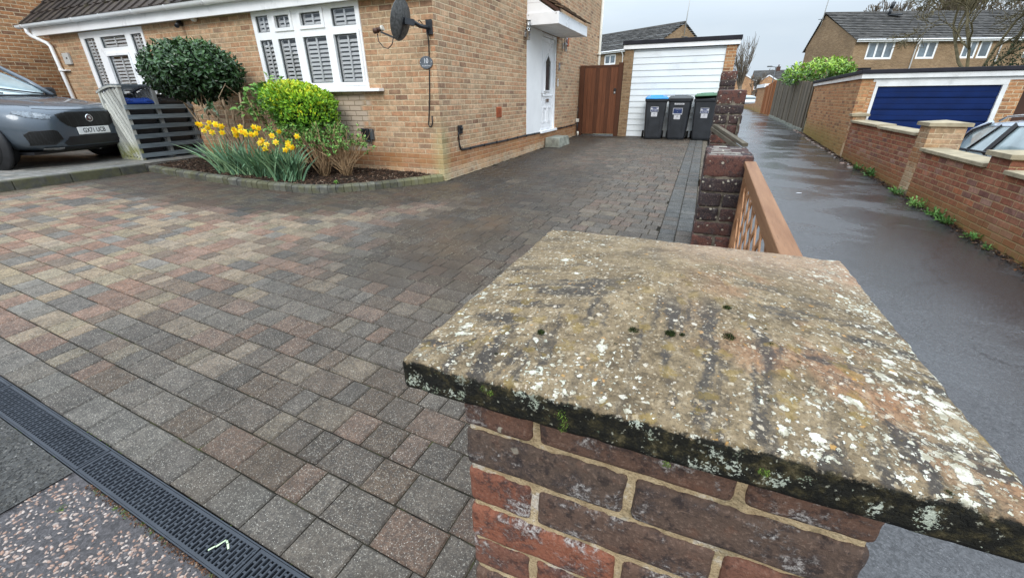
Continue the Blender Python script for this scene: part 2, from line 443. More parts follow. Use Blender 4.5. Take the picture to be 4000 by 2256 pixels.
def mat_leaf(name, cols, rough=.4, spec=.5, trans=.15):
    s = NT(name, rough, spec)
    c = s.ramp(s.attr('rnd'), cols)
    n1 = s.step(s.noise(4.0, detail=3), .3, .7, .75, 1.25)
    c = s.mix(1.0, c, s.comb(n1, n1, n1), 'MULTIPLY')
    s.p.inputs['Subsurface Weight'].default_value = 0
    return s.done(c)
M_LFDARK = mat_leaf('dark_glossy_leaf', [(0, (.008, .020, .008)), (.45, (.026, .065, .020)), (.8, (.052, .115, .034)), (1, (.10, .18, .055))], .30, .5)
M_LFLIME = mat_leaf('lime_leaf', [(0, (.030, .080, .012)), (.3, (.10, .25, .02)), (.6, (.25, .45, .03)), (.82, (.46, .58, .03)), (1, (.72, .66, .04))], .45, .4)
M_LFMID = mat_leaf('fresh_green_leaf', [(0, (.06, .15, .03)), (.5, (.13, .28, .055)), (1, (.25, .42, .10))], .5, .4)
M_LFDAFF = mat_leaf('daffodil_leaf', [(0, (.06, .13, .07)), (.5, (.12, .23, .12)), (1, (.25, .36, .18))], .5, .4)
M_LFPALE = plain('pale_dead_leaf', (.46, .56, .36), .6, .3, .15, 60)
M_PETAL = mat_leaf('daffodil_petal', [(0, (.82, .58, .01)), (.5, (.88, .70, .02)), (1, (.90, .78, .06))], .5, .3)
M_TRUMPET = mat_leaf('daffodil_trumpet', [(0, (.80, .36, .005)), (1, (.85, .46, .01))], .5, .3)
M_LFLAUREL = mat_leaf('laurel_leaf', [(0, (.035, .09, .012)), (.4, (.12, .25, .025)), (.75, (.27, .45, .045)), (1, (.45, .60, .08))], .35, .5)
M_CONIFER = mat_leaf('conifer_leaf', [(0, (.012, .026, .014)), (1, (.03, .055, .025))], .7, .2)
M_BARK = plain('bark', (.15, .105, .065), .85, .2, .3, 14, bump=.6, bscale=60)
M_STEM = plain('pale_brown_stem', (.27, .195, .125), .85, .2, .3, 14, bump=.5, bscale=60)
M_TWIG = plain('tan_twig', (.36, .24, .135), .8, .2, .3, 20)
M_BRANCH = plain('grey_brown_branch', (.16, .13, .095), .9, .15, .3, 6)
M_BRANCHG = plain('olive_branch', (.19, .16, .095), .9, .15, .35, 6)
def mat_chip(name, cols, rough=.8, spec=.25):
    s = NT(name, rough, spec)
    c = s.ramp(s.attr('rnd'), cols)
    return s.done(c, None, s.bump(s.noise(160, detail=3), .3, .003))
M_BARKCHIP = mat_chip('bark_chip', [(0, (.016, .010, .007)), (.5, (.045, .024, .015)), (.85, (.10, .055, .032)), (.95, (.20, .13, .085)), (1, (.34, .26, .19))], .75)
M_GRITSTONE = mat_chip('tarmac_grit', [(0, (.018, .017, .016)), (.5, (.045, .043, .039)), (.85, (.085, .08, .07)), (1, (.16, .15, .135))], .75)
M_STONE = mat_chip('pale_aggregate', [(0, (.22, .165, .135)), (.3, (.29, .17, .12)), (.55, (.35, .265, .22)), (.8, (.43, .36, .315)), (1, (.17, .145, .135))], .6, .35)
M_LITTER = mat_chip('leaf_litter', [(0, (.020, .014, .012)), (.6, (.05, .028, .018)), (.9, (.16, .07, .03)), (1, (.30, .24, .18))], .85)
def mat_paver():
    s = NT('block_paving', .72, .28)
    c = s.attr('col', 'Color'); w = s.attr('wet')
    blot = s.noise(11, detail=6, rough=.7); f = s.step(blot, .34, .66, .72, 1.22)
    c = s.mix(1.0, c, s.comb(f, f, f), 'MULTIPLY')
    fleck = s.noise(190, detail=3, rough=.65); fd = s.noise(75, detail=4, rough=.7)
    c = s.mix(s.step(fleck, .54, .64, 0, .62), c, s.mix(.60, c, (.52, .48, .40)))
    c = s.mix(s.step(fd, .54, .40, 0, .72), c, s.mix(.70, c, (.026, .024, .023)))
    v = s.vor(150, out=None); pk = s.math('MULTIPLY', s.step(v.outputs['Distance'], .30, .16), s.step(s.sep(v.outputs['Color'])[0], .78, .82))
    c = s.mix(s.math('MULTIPLY', pk, .7), c, (.62, .58, .50))
    # dark damp film and moss where the paving stays wet; little pale lichens all over it
    wn = s.math('ADD', w, s.math('MULTIPLY', s.math('SUBTRACT', s.noise(2.4, detail=7, rough=.7), .5), .75))
    wf = s.step(wn, .25, .75)
    dk = s.mix(s.step(s.noise(1.2, detail=4), .35, .65), (.020, .0185, .017), (.040, .028, .018))
    c = s.mix(s.math('MULTIPLY', wf, .96), c, s.mix(.16, dk, c))
    lv = s.vor(60, s.vmath('ADD', s.obj(), s.vmath('MULTIPLY', s.noise(40, detail=2, out=1), (.012, .012, .012))), out=None)
    lic = s.math('MULTIPLY', s.step(lv.outputs['Distance'], .34, .22), s.step(s.sep(lv.outputs['Color'])[1], .50, .56))
    lic = s.math('MULTIPLY', lic, s.math('MULTIPLY', s.step(wf, .15, .7), s.step(s.noise(1.7, detail=4), .40, .56)))
    c = s.mix(s.math('MULTIPLY', lic, .62), c, (.30, .28, .20))
    ln = s.step(s.noise(1.1, detail=3), .55, .72)
    c = s.mix(s.math('MULTIPLY', s.math('MULTIPLY', wf, ln), .22), c, (.14, .085, .04))
    r = s.step(wf, 0, 1, .66, .52)
    h = s.math('ADD', s.math('MULTIPLY', fleck, .5), s.math('MULTIPLY', fd, .9))
    return s.done(c, r, s.bump(h, .55, .004))
M_PAVER = mat_paver()
def mat_joint():
    s = NT('paving_joint', .95, .1)
    n1 = s.noise(5, detail=6, rough=.7)
    c = s.ramp(n1, [(.40, (.014, .0125, .010)), (.58, (.032, .028, .018)), (.70, (.055, .065, .016))])
    return s.done(c, None, s.bump(s.noise(120), .6, .006))
M_JOINT = mat_joint()
def mat_tarmac(name, base, wet=.5, fleck=.3, scale=1.0):
    s = NT(name, .6, .4+.35*wet)
    f1 = s.noise(170*scale, detail=4, rough=.7); big = s.noise(.55, detail=5, rough=.55)
    c = s.ramp(f1, [(.30, tuple(x*.45 for x in base)), (.52, base), (.75, tuple(min(1, x*2.0) for x in base))])
    v = s.vor(150*scale, out=None); pk = s.math('MULTIPLY', s.step(v.outputs['Distance'], .35, .2), s.step(s.sep(v.outputs['Color'])[0], .93, .96))
    c = s.mix(s.math('MULTIPLY', pk, fleck), c, (.42, .40, .37))
    gv = s.sep(s.vor(95*scale, out='Color'))[0]; gf = s.n('MapRange', {0: gv, 3: .55, 4: 1.5}).outputs[0]; c = s.mix(1.0, c, s.comb(gf, gf, gf), 'MULTIPLY')
    cw = s.vmath('ADD', s.obj(), s.vmath('MULTIPLY', s.noise(1.6, detail=6, rough=.7, out=1), (1.1, 1.1, 0))); ck = s.vor(.42, cw, feature='DISTANCE_TO_EDGE')
    ck = s.math('MULTIPLY', s.step(ck, .010, .003), s.step(s.noise(.5, detail=2), .50, .56)); c = s.mix(s.math('MULTIPLY', ck, .85), c, (.012, .011, .011))
    br = s.step(s.noise(1.1, detail=5), .55, .70)
    c = s.mix(s.math('MULTIPLY', br, .22), c, (.045, .034, .028))
    # long thin films of water lying across the slope
    o = s.vmath('MULTIPLY', s.obj(), (.9, 1.7, 1))
    pud = s.step(s.math('ADD', s.noise(.75, o, 5, .6), s.math('MULTIPLY', s.math('SUBTRACT', big, .5), .8)), .38, .60)
    pud = s.math('MULTIPLY', pud, wet)
    c = s.mix(s.math('MULTIPLY', pud, .45), c, tuple(x*.5 for x in base))
    r = s.step(pud, 0, 1, .36, .13)
    rb = s.math('SUBTRACT', 1.0, s.math('MULTIPLY', pud, .70))
    nb = s.n('Bump', {'Height': f1, 'Strength': rb, 'Distance': .004}).outputs[0]
    return s.done(c, r, nb)
M_PATH = mat_tarmac('wet_asphalt', (.056, .0555, .057), .95)
M_TARMAC = mat_tarmac('worn_tarmac', (.042, .040, .036), .0, .6, .5)
M_AGGBASE = mat_tarmac('aggregate_matrix', (.055, .049, .050), .15, .3)
M_GROUNDF = plain('rough_ground', (.075, .08, .05), .95, .1, .35, .05, bump=.3, bscale=2)
M_ROADF = mat_tarmac('far_road_asphalt', (.075, .075, .078), .5, .1, .3)
def mat_platform():
    s = NT('grey_block_paving', .7, .35)
    uv = s.uv()
    c, h, mask, r1 = brick_nodes(s, .21, .14, .006, [(0, (.17, .165, .15)), (.35, (.23, .22, .20)), (.7, (.15, .15, .145)), (1, (.26, .235, .205))], (.06, .055, .045), 0, .004, .0015)
    st = s.step(s.noise(2.2, detail=6, rough=.7), .42, .66)
    c = s.mix(s.math('MULTIPLY', st, .45), c, (.12, .115, .085))
    return s.done(c, s.step(st, 0, 1, .65, .45), s.bump(h, .5, .005))
M_PLATFORM = mat_platform()
def mat_edging():
    s = NT('mossy_edging_block', .8, .3)
    f = s.step(s.attr('rnd'), 0, 1, .75, 1.3)
    c = s.ramp(s.noise(13, detail=7, rough=.72), [(.3, (.055, .055, .050)), (.55, (.10, .098, .082)), (.75, (.16, .15, .12))])
    c = s.mix(1.0, c, s.comb(f, f, f), 'MULTIPLY')
    o = s.sep(s.obj())
    m = s.math('MULTIPLY', s.step(s.noise(4.5, detail=6, rough=.7), .40, .60), .5)
    c = s.mix(m, c, (.105, .10, .035))
    e = s.math('MULTIPLY', s.step(o[0], -4.0, -3.6), .45)
    c = s.mix(e, c, (.27, .25, .10))
    return s.done(c, None, s.bump(s.noise(130, detail=4, rough=.7), .6, .006))
M_EDGE = mat_edging()
# ---- lichened coping stone of the near gate pillar
def mat_cap():
    s = NT('lichened_cast_stone', .86, .2)
    o = s.obj(); x, y, z = s.sep(o)
    nv = s.n('NewGeometry').outputs['Normal']; nz = s.sep(nv)[2]
    cx, cy = -.004, .617
    dx = s.math('SUBTRACT', x, cx); dy = s.math('SUBTRACT', y, cy)
    ax = s.math('ABSOLUTE', dx); ay = s.math('ABSOLUTE', dy); edge = s.math('MAXIMUM', ax, ay)
    lat = s.step(s.math('SUBTRACT', ax, ay), -.008, .008)            # 1 on the left and right falls, 0 on the near and far falls
    inv = s.math('SUBTRACT', 1.0, lat)
    across = s.math('ADD', s.math('MULTIPLY', dy, lat), s.math('MULTIPLY', dx, inv))
    along = s.math('ADD', s.math('MULTIPLY', dx, lat), s.math('MULTIPLY', dy, inv))
    warp = s.vmath('SUBTRACT', s.noise(42, detail=4, rough=.7, out=1), (.5, .5, .5))
    ow = s.vmath('ADD', o, s.vmath('MULTIPLY', warp, (.026, .026, .026)))
    ow2 = s.vmath('ADD', o, s.vmath('MULTIPLY', s.vmath('SUBTRACT', s.noise(120, detail=3, rough=.7, out=1), (.5, .5, .5)), (.012, .012, .012)))
    n1 = s.noise(15, detail=8, rough=.72); n2 = s.noise(290, detail=3, rough=.7); n3 = s.noise(95, detail=5, rough=.75)
    # body colour: tan to umber, redder on the right
    c = s.ramp(n1, [(.32, (.085, .062, .038)), (.45, (.175, .128, .074)), (.58, (.255, .19, .112)), (.72, (.34, .26, .16))])
    red = s.math('MULTIPLY', s.step(s.noise(6, detail=4), .47, .60), s.step(dx, -.02, .13))
    c = s.mix(s.math('MULTIPLY', red, .55), c, (.34, .155, .078))
    far = s.math('MULTIPLY', s.step(dy, .05, .22), s.step(dx, -.10, .08)); c = s.mix(s.math('MULTIPLY', far, .6), c, (.40, .27, .185))
    # broad grey black wash marks running down the falls
    sv = s.comb(s.math('MULTIPLY', across, 26.0), s.math('MULTIPLY', along, 5.0), s.math('MULTIPLY', lat, 3.0))
    st = s.step(s.noise(1.0, s.vmath('ADD', sv, s.vmath('MULTIPLY', warp, (.8, .5, 0))), 4, .6), .49, .60)
    st = s.math('MULTIPLY', st, s.math('MULTIPLY', s.step(edge, .02, .11), s.step(dy, .12, -.06, .35, 1.0)))
    c = s.mix(s.math('MULTIPLY', st, .86), c, (.040, .036, .034))
    # open grit texture: pits, sand and flint chips
    c = s.mix(s.math('MULTIPLY', s.step(n3, .50, .36, 0, .75), s.step(dy, .15, -.1, .45, 1.0)), c, s.mix(.72, c, (.035, .028, .02)))
    c = s.mix(s.step(n3, .53, .66, 0, .55), c, s.mix(.6, c, (.47, .39, .27)))
    c = s.mix(s.step(n2, .48, .34, 0, .60), c, s.mix(.8, c, (.03, .024, .018)))
    for sc, th, k in ((250, .66, .62), (130, .84, .75)):
        v = s.vor(sc, ow2, out=None); vc = s.sep(v.outputs['Color'])
        pk = s.math('MULTIPLY', s.step(v.outputs['Distance'], .46, .26), s.step(vc[0], th, th+.03))
        pc = s.ramp(vc[1], [(0, (.27, .20, .12)), (.35, (.40, .32, .21)), (.7, (.52, .45, .34)), (.90, (.62, .57, .48)), (.96, (.45, .22, .05)), (1, (.50, .28, .08))])
        c = s.mix(s.math('MULTIPLY', pk, k), c, pc)
    # mustard crust, mostly toward the near edge
    mv = s.vor(46, ow, out=None)
    mu = s.math('MULTIPLY', s.step(s.math('ADD', mv.outputs['Distance'], s.math('MULTIPLY', s.math('SUBTRACT', n3, .5), 1.6)), .50, .30), s.step(s.sep(mv.outputs['Color'])[2], .66, .70))
    c = s.mix(s.math('MULTIPLY', mu, s.step(dy, .1, -.2, .08, .36)), c, s.mix(n3, (.15, .09, .012), (.42, .29, .06)))
    # white lichen: ragged specks that gang into sheets on the right and along the rim
    dens = s.math('ADD', s.math('MULTIPLY', s.step(edge, .13, .285), .20), s.math('MULTIPLY', s.step(dx, .06, .27), .28))
    dens = s.math('SUBTRACT', dens, .075)
    dens = s.math('ADD', dens, s.math('MULTIPLY', s.math('SUBTRACT', s.noise(9, detail=5, rough=.65), .5), 1.7))
    dens = s.math('ADD', dens, s.math('MULTIPLY', s.step(dy, .0, -.25), .06))
    dens = s.math('SUBTRACT', dens, s.math('MULTIPLY', st, .16))
    dens = s.math('SUBTRACT', dens, s.math('MULTIPLY', far, .20))
    dens = s.math('SUBTRACT', dens, s.math('MULTIPLY', red, .25))
    lic = None
    for sc, base, rr0, rr1, wv in ((50, .0, .10, .34, ow), (95, .05, .10, .32, ow), (190, .12, .14, .28, ow2)):
        lv = s.vor(sc, wv, out=None); cr = s.sep(lv.outputs['Color'])
        rr = s.math('ADD', rr0, s.math('MULTIPLY', cr[0], rr1))
        rr = s.math('ADD', rr, s.math('MULTIPLY', dens, .18))
        dd = s.math('ADD', lv.outputs['Distance'], s.math('MULTIPLY', s.math('SUBTRACT', n3, .5), 1.1))
        a = s.math('MULTIPLY', s.step(s.math('SUBTRACT', dd, rr), .05, -.05), s.step(s.math('SUBTRACT', s.math('ADD', base, dens), cr[1]), -.02, .03))
        lic = a if lic is None else s.math('MAXIMUM', lic, a)
    lcol = s.mix(s.step(s.noise(60, detail=5, rough=.7), .38, .62), (.34, .305, .22), (.74, .71, .60))
    lcol = s.mix(s.step(n2, .50, .38, 0, .6), lcol, (.36, .33, .24))
    lcol = s.mix(s.step(s.noise(21, detail=3), .52, .62, 0, .5), lcol, (.60, .63, .52))
    topc = s.mix(s.math('MULTIPLY', lic, .93), c, lcol)
    # sides: black algae with dusty green and white tufts, ragged where it meets the weathered top
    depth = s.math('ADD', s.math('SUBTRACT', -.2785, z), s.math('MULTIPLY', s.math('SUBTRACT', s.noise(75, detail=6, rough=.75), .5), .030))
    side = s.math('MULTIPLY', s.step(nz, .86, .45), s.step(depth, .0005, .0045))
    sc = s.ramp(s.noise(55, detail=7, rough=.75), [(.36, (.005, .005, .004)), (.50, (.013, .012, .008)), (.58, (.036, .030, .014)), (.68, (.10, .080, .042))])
    sl = s.vor(58, s.vmath('ADD', o, s.vmath('MULTIPLY', s.noise(190, detail=4, rough=.75, out=1), (.020, .020, .020))), out=None); slc = s.sep(sl.outputs['Color'])
    sm = s.math('MULTIPLY', s.step(s.math('ADD', sl.outputs['Distance'], s.math('MULTIPLY', s.math('SUBTRACT', n2, .5), 3.0)), .40, .16), s.step(slc[0], .74, .77))
    sc = s.mix(s.math('MULTIPLY', sm, .85), sc, s.mix(slc[1], (.17, .21, .13), (.55, .58, .48)))
    sp = s.vor(210, ow2, out=None); spk = s.math('MULTIPLY', s.step(sp.outputs['Distance'], .36, .18), s.step(s.sep(sp.outputs['Color'])[0], .80, .84))
    sc = s.mix(s.math('MULTIPLY', spk, .65), sc, (.36, .35, .27))
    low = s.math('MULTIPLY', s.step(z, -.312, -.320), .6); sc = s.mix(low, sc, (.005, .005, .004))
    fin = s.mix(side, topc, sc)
    h = s.math('ADD', s.math('MULTIPLY', n2, .9), s.math('ADD', s.math('MULTIPLY', lic, .8), s.math('MULTIPLY', n3, 1.6)))
    return s.done(fin, s.step(st, 0, 1, .80, .55), s.bump(h, .9, .0026))
M_CAP = mat_cap()
def mat_pierbrick(name, cols, lich=.25, pale=.3, dark=.5):
    s = NT(name, .82, .3)
    a = s.attr('rnd')
    c = s.ramp(a, cols)
    n1 = s.noise(22, detail=7, rough=.72); n2 = s.noise(190, detail=4, rough=.7)
    c = s.mix(s.step(n1, .48, .58, 0, dark), c, (.034, .027, .028))
    c = s.mix(s.step(s.noise(48, detail=5, rough=.7), .54, .63, 0, dark*.95), c, (.016, .013, .015))
    c = s.mix(s.step(n1, .44, .30, 0, .35), c, s.mix(.5, c, (.26, .10, .05)))
    c = s.mix(s.step(n2, .54, .66, 0, .42), c, (.28, .19, .145))
    c = s.mix(s.step(n2, .46, .36, 0, .45), c, s.mix(.7, c, (.02, .015, .015)))
    bl = s.math('MULTIPLY', s.step(s.noise(11, detail=8, rough=.8), .53, .64), s.step(n2, .40, .60))
    c = s.mix(s.math('MULTIPLY', bl, pale), c, (.52, .49, .46))
    if lich:
        lv = s.vor(52, s.vmath('ADD', s.obj(), s.vmath('MULTIPLY', s.noise(70, detail=3, out=1), (.014, .014, .014))), out=None)
        l = s.math('MULTIPLY', s.step(lv.outputs['Distance'], .36, .24), s.step(s.sep(lv.outputs['Color'])[0], 1-lich, 1-lich+.03))
        c = s.mix(s.math('MULTIPLY', l, .8), c, (.46, .42, .33))
    h = s.math('ADD', n2, s.math('MULTIPLY', n1, 1.6))
    return s.done(c, None, s.bump(h, .75, .0035))
M_PILBRICK = mat_pierbrick('pillar_brick', [(0, (.095, .066, .050)), (.25, (.13, .072, .050)), (.5, (.175, .074, .048)), (.75, (.215, .080, .047)), (1, (.245, .088, .050))], 0.03, .85, .62)
M_PIERBRICK = mat_pierbrick('dark_pier_brick', [(0, (.022, .017, .019)), (.4, (.042, .027, .027)), (.75, (.095, .042, .033)), (1, (.15, .055, .038))], .20, .12, .65)
def mat_mortar():
    s = NT('sandy_mortar', .92, .15)
    n1 = s.noise(34, detail=7, rough=.7); n2 = s.noise(320, detail=3)
    c = s.ramp(n1, [(.28, (.29, .205, .115)), (.5, (.46, .345, .205)), (.68, (.58, .46, .29))])
    c = s.mix(s.step(n2, .46, .34, 0, .55), c, (.22, .16, .09))
    c = s.mix(s.step(s.noise(17, detail=6, rough=.7), .54, .64, 0, .7), c, (.62, .58, .53))
    c = s.mix(s.step(s.noise(26, detail=5), .55, .66, 0, .55), c, (.17, .14, .08))
    return s.done(c, None, s.bump(s.math('ADD', n1, n2), .9, .004))
M_MORTAR = mat_mortar()
M_OLDMORTAR = plain('old_mortar', (.13, .11, .085), .95, .1, .6, 25, bump=.7, bscale=120, dirt=.75)
def mat_piertop():
    s = NT('lichened_pier_top', .9, .2)
    c = s.ramp(s.noise(30, s.vmath('MULTIPLY', s.obj(), (.35, 1.2, 1)), 6, .7), [(.3, (.14, .125, .115)), (.5, (.25, .23, .20)), (.66, (.42, .40, .34))])
    return s.done(c, None, s.bump(s.noise(120, detail=4), .6, .006))
M_PIERTOP = mat_piertop()
M_MOSS = mat_leaf('moss_cushion', [(0, (.012, .016, .008)), (.6, (.03, .04, .015)), (1, (.07, .10, .03))], .9, .1)
M_MOSSG = mat_leaf('bright_moss', [(0, (.05, .09, .02)), (.6, (.12, .20, .04)), (1, (.26, .36, .06))], .9, .1)
def mat_drain():
    s = NT('grey_drain_plastic', .48, .35)
    n1 = s.noise(14, detail=6, rough=.7)
    c = s.ramp(n1, [(.3, (.022, .026, .033)), (.6, (.038, .044, .054)), (.8, (.065, .068, .072))])
    return s.done(c, s.step(n1, .3, .7, .38, .6), s.bump(s.noise(300), .15, .002))
M_DRAIN = mat_drain()
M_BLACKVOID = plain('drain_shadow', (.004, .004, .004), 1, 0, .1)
M_PLATE = plain('white_number_plate', (.80, .80, .78), .35, .4, .04)
M_LENS = plain('headlamp_lens', (.13, .155, .18), .10, .6, .5, 26, coat=.6)
M_CHROME = plain('chrome', (.62, .63, .65), .16, .5, .05, 20, metal=1.0)
M_POSTW = plain('grey_wall_box', (.52, .52, .50), .5, .4, .06, 20)
M_CREAM = plain('cream_pipe_plastic', (.70, .68, .60), .4, .4, .06, 6, dirt=.15)
# ================================================================== THE GROUND
def lin(r, gg, b):
    f = lambda v: (v/255/12.92) if v < 10.3 else ((v/255+.055)/1.055)**2.4
    return (f(r), f(gg), f(b))
def sheet(name, xs, ys, fz, mat, skirt=0.0):
    mb = MB(); n = len(xs); mb.smooth = True
    for y in ys:
        for x in xs: mb.v.append((x, y, fz(x, y)))
    for j in range(len(ys)-1):
        for i in range(n-1): mb.face((j*n+i, j*n+i+1, (j+1)*n+i+1, (j+1)*n+i))
    o = mb.build(name, mat); o['kind'] = 'structure'; return o
def rng(a, b, s): n = max(1, int(round((b-a)/s))); return [a+(b-a)*i/n for i in range(n+1)]
sheet('ground', [-600, -60, -20, 20, 60, 600], [-200, -20, 20, 60, 200, 900], lambda x, y: -2.12, M_GROUNDF)
ROT = R(-2.75); E1 = Vector((math.cos(ROT), math.sin(ROT), 0)); E2 = Vector((-math.sin(ROT), math.cos(ROT), 0))
def rot_xy(u, v): return (E1.x*u+E2.x*v, E1.y*u+E2.y*v)
V_FRONT, V_REAR, V_ROW0, ROWW = .340, .466, .626, .157
def gpave(x, y):           # pavement in front of the drain, tipping down toward the footpath
    t = min(1, max(0, (x-.15)/.5)); t = t*t*(3-2*t)
    return (g(x, y)-.004)*(1-t)+gp(x, y)*t-.03*max(0, -y)
mb = MB(); mb.smooth = True; us = rng(-16, -3, .5)+rng(-2.9, 1.0, .1)+rng(1.3, 7, .5); vs = rng(-5, .1, .4)+rng(.16, V_FRONT-.003, .06); n_ = len(us)
for vv in vs:
    for u in us: x, y = rot_xy(u, vv); mb.v.append((x, y, gpave(x, y)))
for j in range(len(vs)-1):
    for i in range(n_-1): k = j*n_+i; mb.face((k, k+1, k+n_+1, k+n_))
xs_ = rng(-.232, 1, .1)+rng(1.3, 7, .5); b = len(mb.v); n_ = len(xs_)
for y in (.31, .36, .5, .7, .82):
    for x in xs_: mb.v.append((x, y, gpave(x, y)-.005))
for j in range(4):
    for i in range(n_-1): k = b+j*n_+i; mb.face((k, k+1, k+n_+1, k+n_))
o = mb.build('pavement', M_AGGBASE); o['kind'] = 'structure'
def patch(name, pts, fz, mat, sub=10):
    mb = MB(); mb.smooth = True
    (a, b, c, d) = [Vector((*p, 0)) for p in pts]
    for j in range(sub+1):
        for i in range(sub+1):
            p = a.lerp(b, i/sub).lerp(d.lerp(c, i/sub), j/sub); mb.v.append((p.x, p.y, fz(p.x, p.y)))
    for j in range(sub):
        for i in range(sub): k = j*(sub+1)+i; mb.face((k, k+1, k+sub+2, k+sub+1))
    o = mb.build(name, mat); o['kind'] = 'structure'; return o
patch('tarmac_patch', (rot_xy(-6, .05), rot_xy(-2.13, .04), rot_xy(-2.12, V_FRONT-.004), rot_xy(-6, V_FRONT-.004)), lambda x, y: gpave(x, y)+.006, M_TARMAC)
sheet('footpath', [.10, .2, .4, .7, 1, 1.4, 1.8, 2.2, 2.6, 3.0, 3.3], rng(.80, 20, .4)+rng(21, 56, 1), lambda x, y: gp(x, y), M_PATH)
sheet('far_road', [-60, -20, 0, 20, 60], [53, 70, 90, 140], lambda x, y: -1.46-.0*y, M_ROADF)
sheet('neighbour_drive', [3.4, 5, 7, 10], [2, 6, 10, 13, 19], lambda x, y: -1.97, M_TARMAC)
# ---- block paving of the drive: real blocks, courses along E1
BEDP = [(-8.35, 4.26), (-7.13, 4.187), (-5.715, 4.131), (-4.746, 4.221), (-4.215, 4.622), (-3.818, 5.15), (-3.500, 5.62)]
def bed_y(x):
    if x < BEDP[0][0]: return BEDP[0][1]
    for (a, b), (c, d) in zip(BEDP, BEDP[1:]):
        if x <= c: return b+(d-b)*(x-a)/(c-a)
    return 99
def seg_d(p, a, b):
    ax, ay = a; bx, by = b; t = max(0, min(1, ((p[0]-ax)*(bx-ax)+(p[1]-ay)*(by-ay))/((bx-ax)**2+(by-ay)**2)))
    return math.hypot(p[0]-ax-t*(bx-ax), p[1]-ay-t*(by-ay))
def sst(x, a, b): t = max(0, min(1, (x-a)/(b-a))); return t*t*(3-2*t)
def wetness(x, y):
    d = min(min(seg_d((x, y), a, b) for a, b in zip(BEDP, BEDP[1:])), seg_d((x, y), (-3.52, 5.65), (-3.52, 13.4)), seg_d((x, y), (-3.5, 13.4), (-1, 13.4))+.4)
    w = 1-sst(d, .35, 1.75)
    w = max(w, .40*sst(x, -2.6, -1.4)*(1-sst(y, 3.2, 4.6)), .62*sst(x, -3.4, -2.4)*sst(y, 1.7, 2.6)*(1-sst(x, -1.6, -.5))*(1-sst(y, 7, 9)))
    w = max(w, .6*(1-sst(abs(x+8.45), .1, .5)))
    w = max(w, .33*sst(y, 5, 8)*(1-sst(x, -1.7, -.8)))
    w *= 1-.45*sst(x, -5.6, -7.2)*0
    return max(0, min(1, w))
BUFF, SALM, GREY, CHAR, BRWN, SAND = lin(192, 165, 128), lin(176, 124, 96), lin(140, 137, 128), lin(98, 100, 100), lin(134, 108, 86), lin(178, 158, 118)
def paver_col(x, y, border):
    if border == 1:
        c = random.choice([GREY, GREY, lin(122, 126, 124), lin(150, 150, 142)])
    elif border == 2:
        c = random.choice([CHAR, GREY, BRWN, lin(112, 114, 112), lin(124, 120, 112)])
    else:
        warm = sst(-x, 2.2, 4.2)*(1-sst(y, 5, 7)); near = 1-sst(y, .8, 1.6)
        right = sst(x, -2.2, -1.0)
        pool = [(BUFF, .10+.30*warm), (SAND, .06+.16*warm), (SALM, .20+.22*warm), (GREY, .20-.06*warm+.10*right+.14*near), (CHAR, .26-.18*warm+.1*near), (BRWN, .30-.12*warm)]
        r = rnd(0, sum(p[1] for p in pool))
        for c, w in pool:
            r -= w
            if r <= 0: break
    k = rnd(.80, 1.10)*(.385+.235*sst(-x, 2.4, 4.4)*(1-sst(y, 4.5, 7))); t = rnd(-.02, .02)
    wm = sst(-x, 2.0, 4.2)*(1-sst(y, 4.5, 7)) if not border else .5
    gr = sum(c)/3; ds = rnd(.1, .3)+.22*(1-wm)
    c = [v*(1-ds)+gr*ds for v in c]
    mean = lin(132, 109, 84) if border != 2 else lin(119, 116, 110); pull = .34+.20*(1-wm)
    c = [v*(1-pull)+m_*pull for v, m_ in zip(c, mean)]
    return (max(.01, c[0]*k*(1+t)), max(.01, c[1]*k), max(.01, c[2]*k*(1-t)), 1)
PV = {'v': [], 'f': [], 'c': [], 'w': []}
def add_paver(corners, col, wet, rise=0.0):
    # corners (xy) counter clockwise; top face, worn arris, short skirt
    b = len(PV['v']); c = Vector((sum(p[0] for p in corners)/4, sum(p[1] for p in corners)/4, 0))
    dz = [rnd(-.0012, .0012)+rise for _ in range(4)]; jit = [(rnd(-.0018, .0018), rnd(-.0018, .0018)) for _ in range(4)]
    lv = []
    for ins, drop in ((.0022, -.016), (.0024, -.0065), (.0085, -.0003)):
        for (x, y), d, j in zip(corners, dz, jit):
            p = Vector((x+j[0], y+j[1], 0)); k = (c-p); s = Vector((math.copysign(1, k.dot(E1)), math.copysign(1, k.dot(E2)), 0))
            q = p+E1*s.x*ins+E2*s.y*ins
            PV['v'].append((q.x, q.y, g(q.x, q.y)+drop+d))
    F = [(b+8, b+9, b+10, b+11)]
    for L in (0, 4):
        for i in range(4): F.append((b+L+i, b+L+(i+1) % 4, b+L+4+(i+1) % 4, b+L+4+i))
    for f in F: PV['f'].append(f); PV['c'].append(col); PV['w'].append(wet)
def keep(x, y):
    if x < -8.55 or y > 13.75: return False
    if x < -3.45 and y > bed_y(x)+.22: return False
    if x < -3.75 and y > 5.7: return False
    return True
def lay_row(v0, v1, u0, u1, sizes, border, xlim):
    u = u0+rnd(0, .1)
    while u < u1:
        L = random.choice(sizes); a, b = u, u+L; u += L
        cx, cy = rot_xy((a+b)/2, (v0+v1)/2)
        if not keep(cx, cy): continue
        xe = rot_xy(a, (v0+v1)/2)[0]
        if xe > xlim-.03: break
        pts = [rot_xy(a, v0), rot_xy(b, v0), rot_xy(b, v1), rot_xy(a, v1)]
        if rot_xy(b, v0)[0] > xlim: pts[1] = (xlim, pts[1][1]); pts[2] = (xlim, pts[2][1])
        add_paver(pts, paver_col(cx, cy, border), wetness(cx, cy))
lay_row(V_REAR+.004, V_ROW0, -9, 0, [.212, .208, .218], 1, -.20)
v = V_ROW0; k = 0
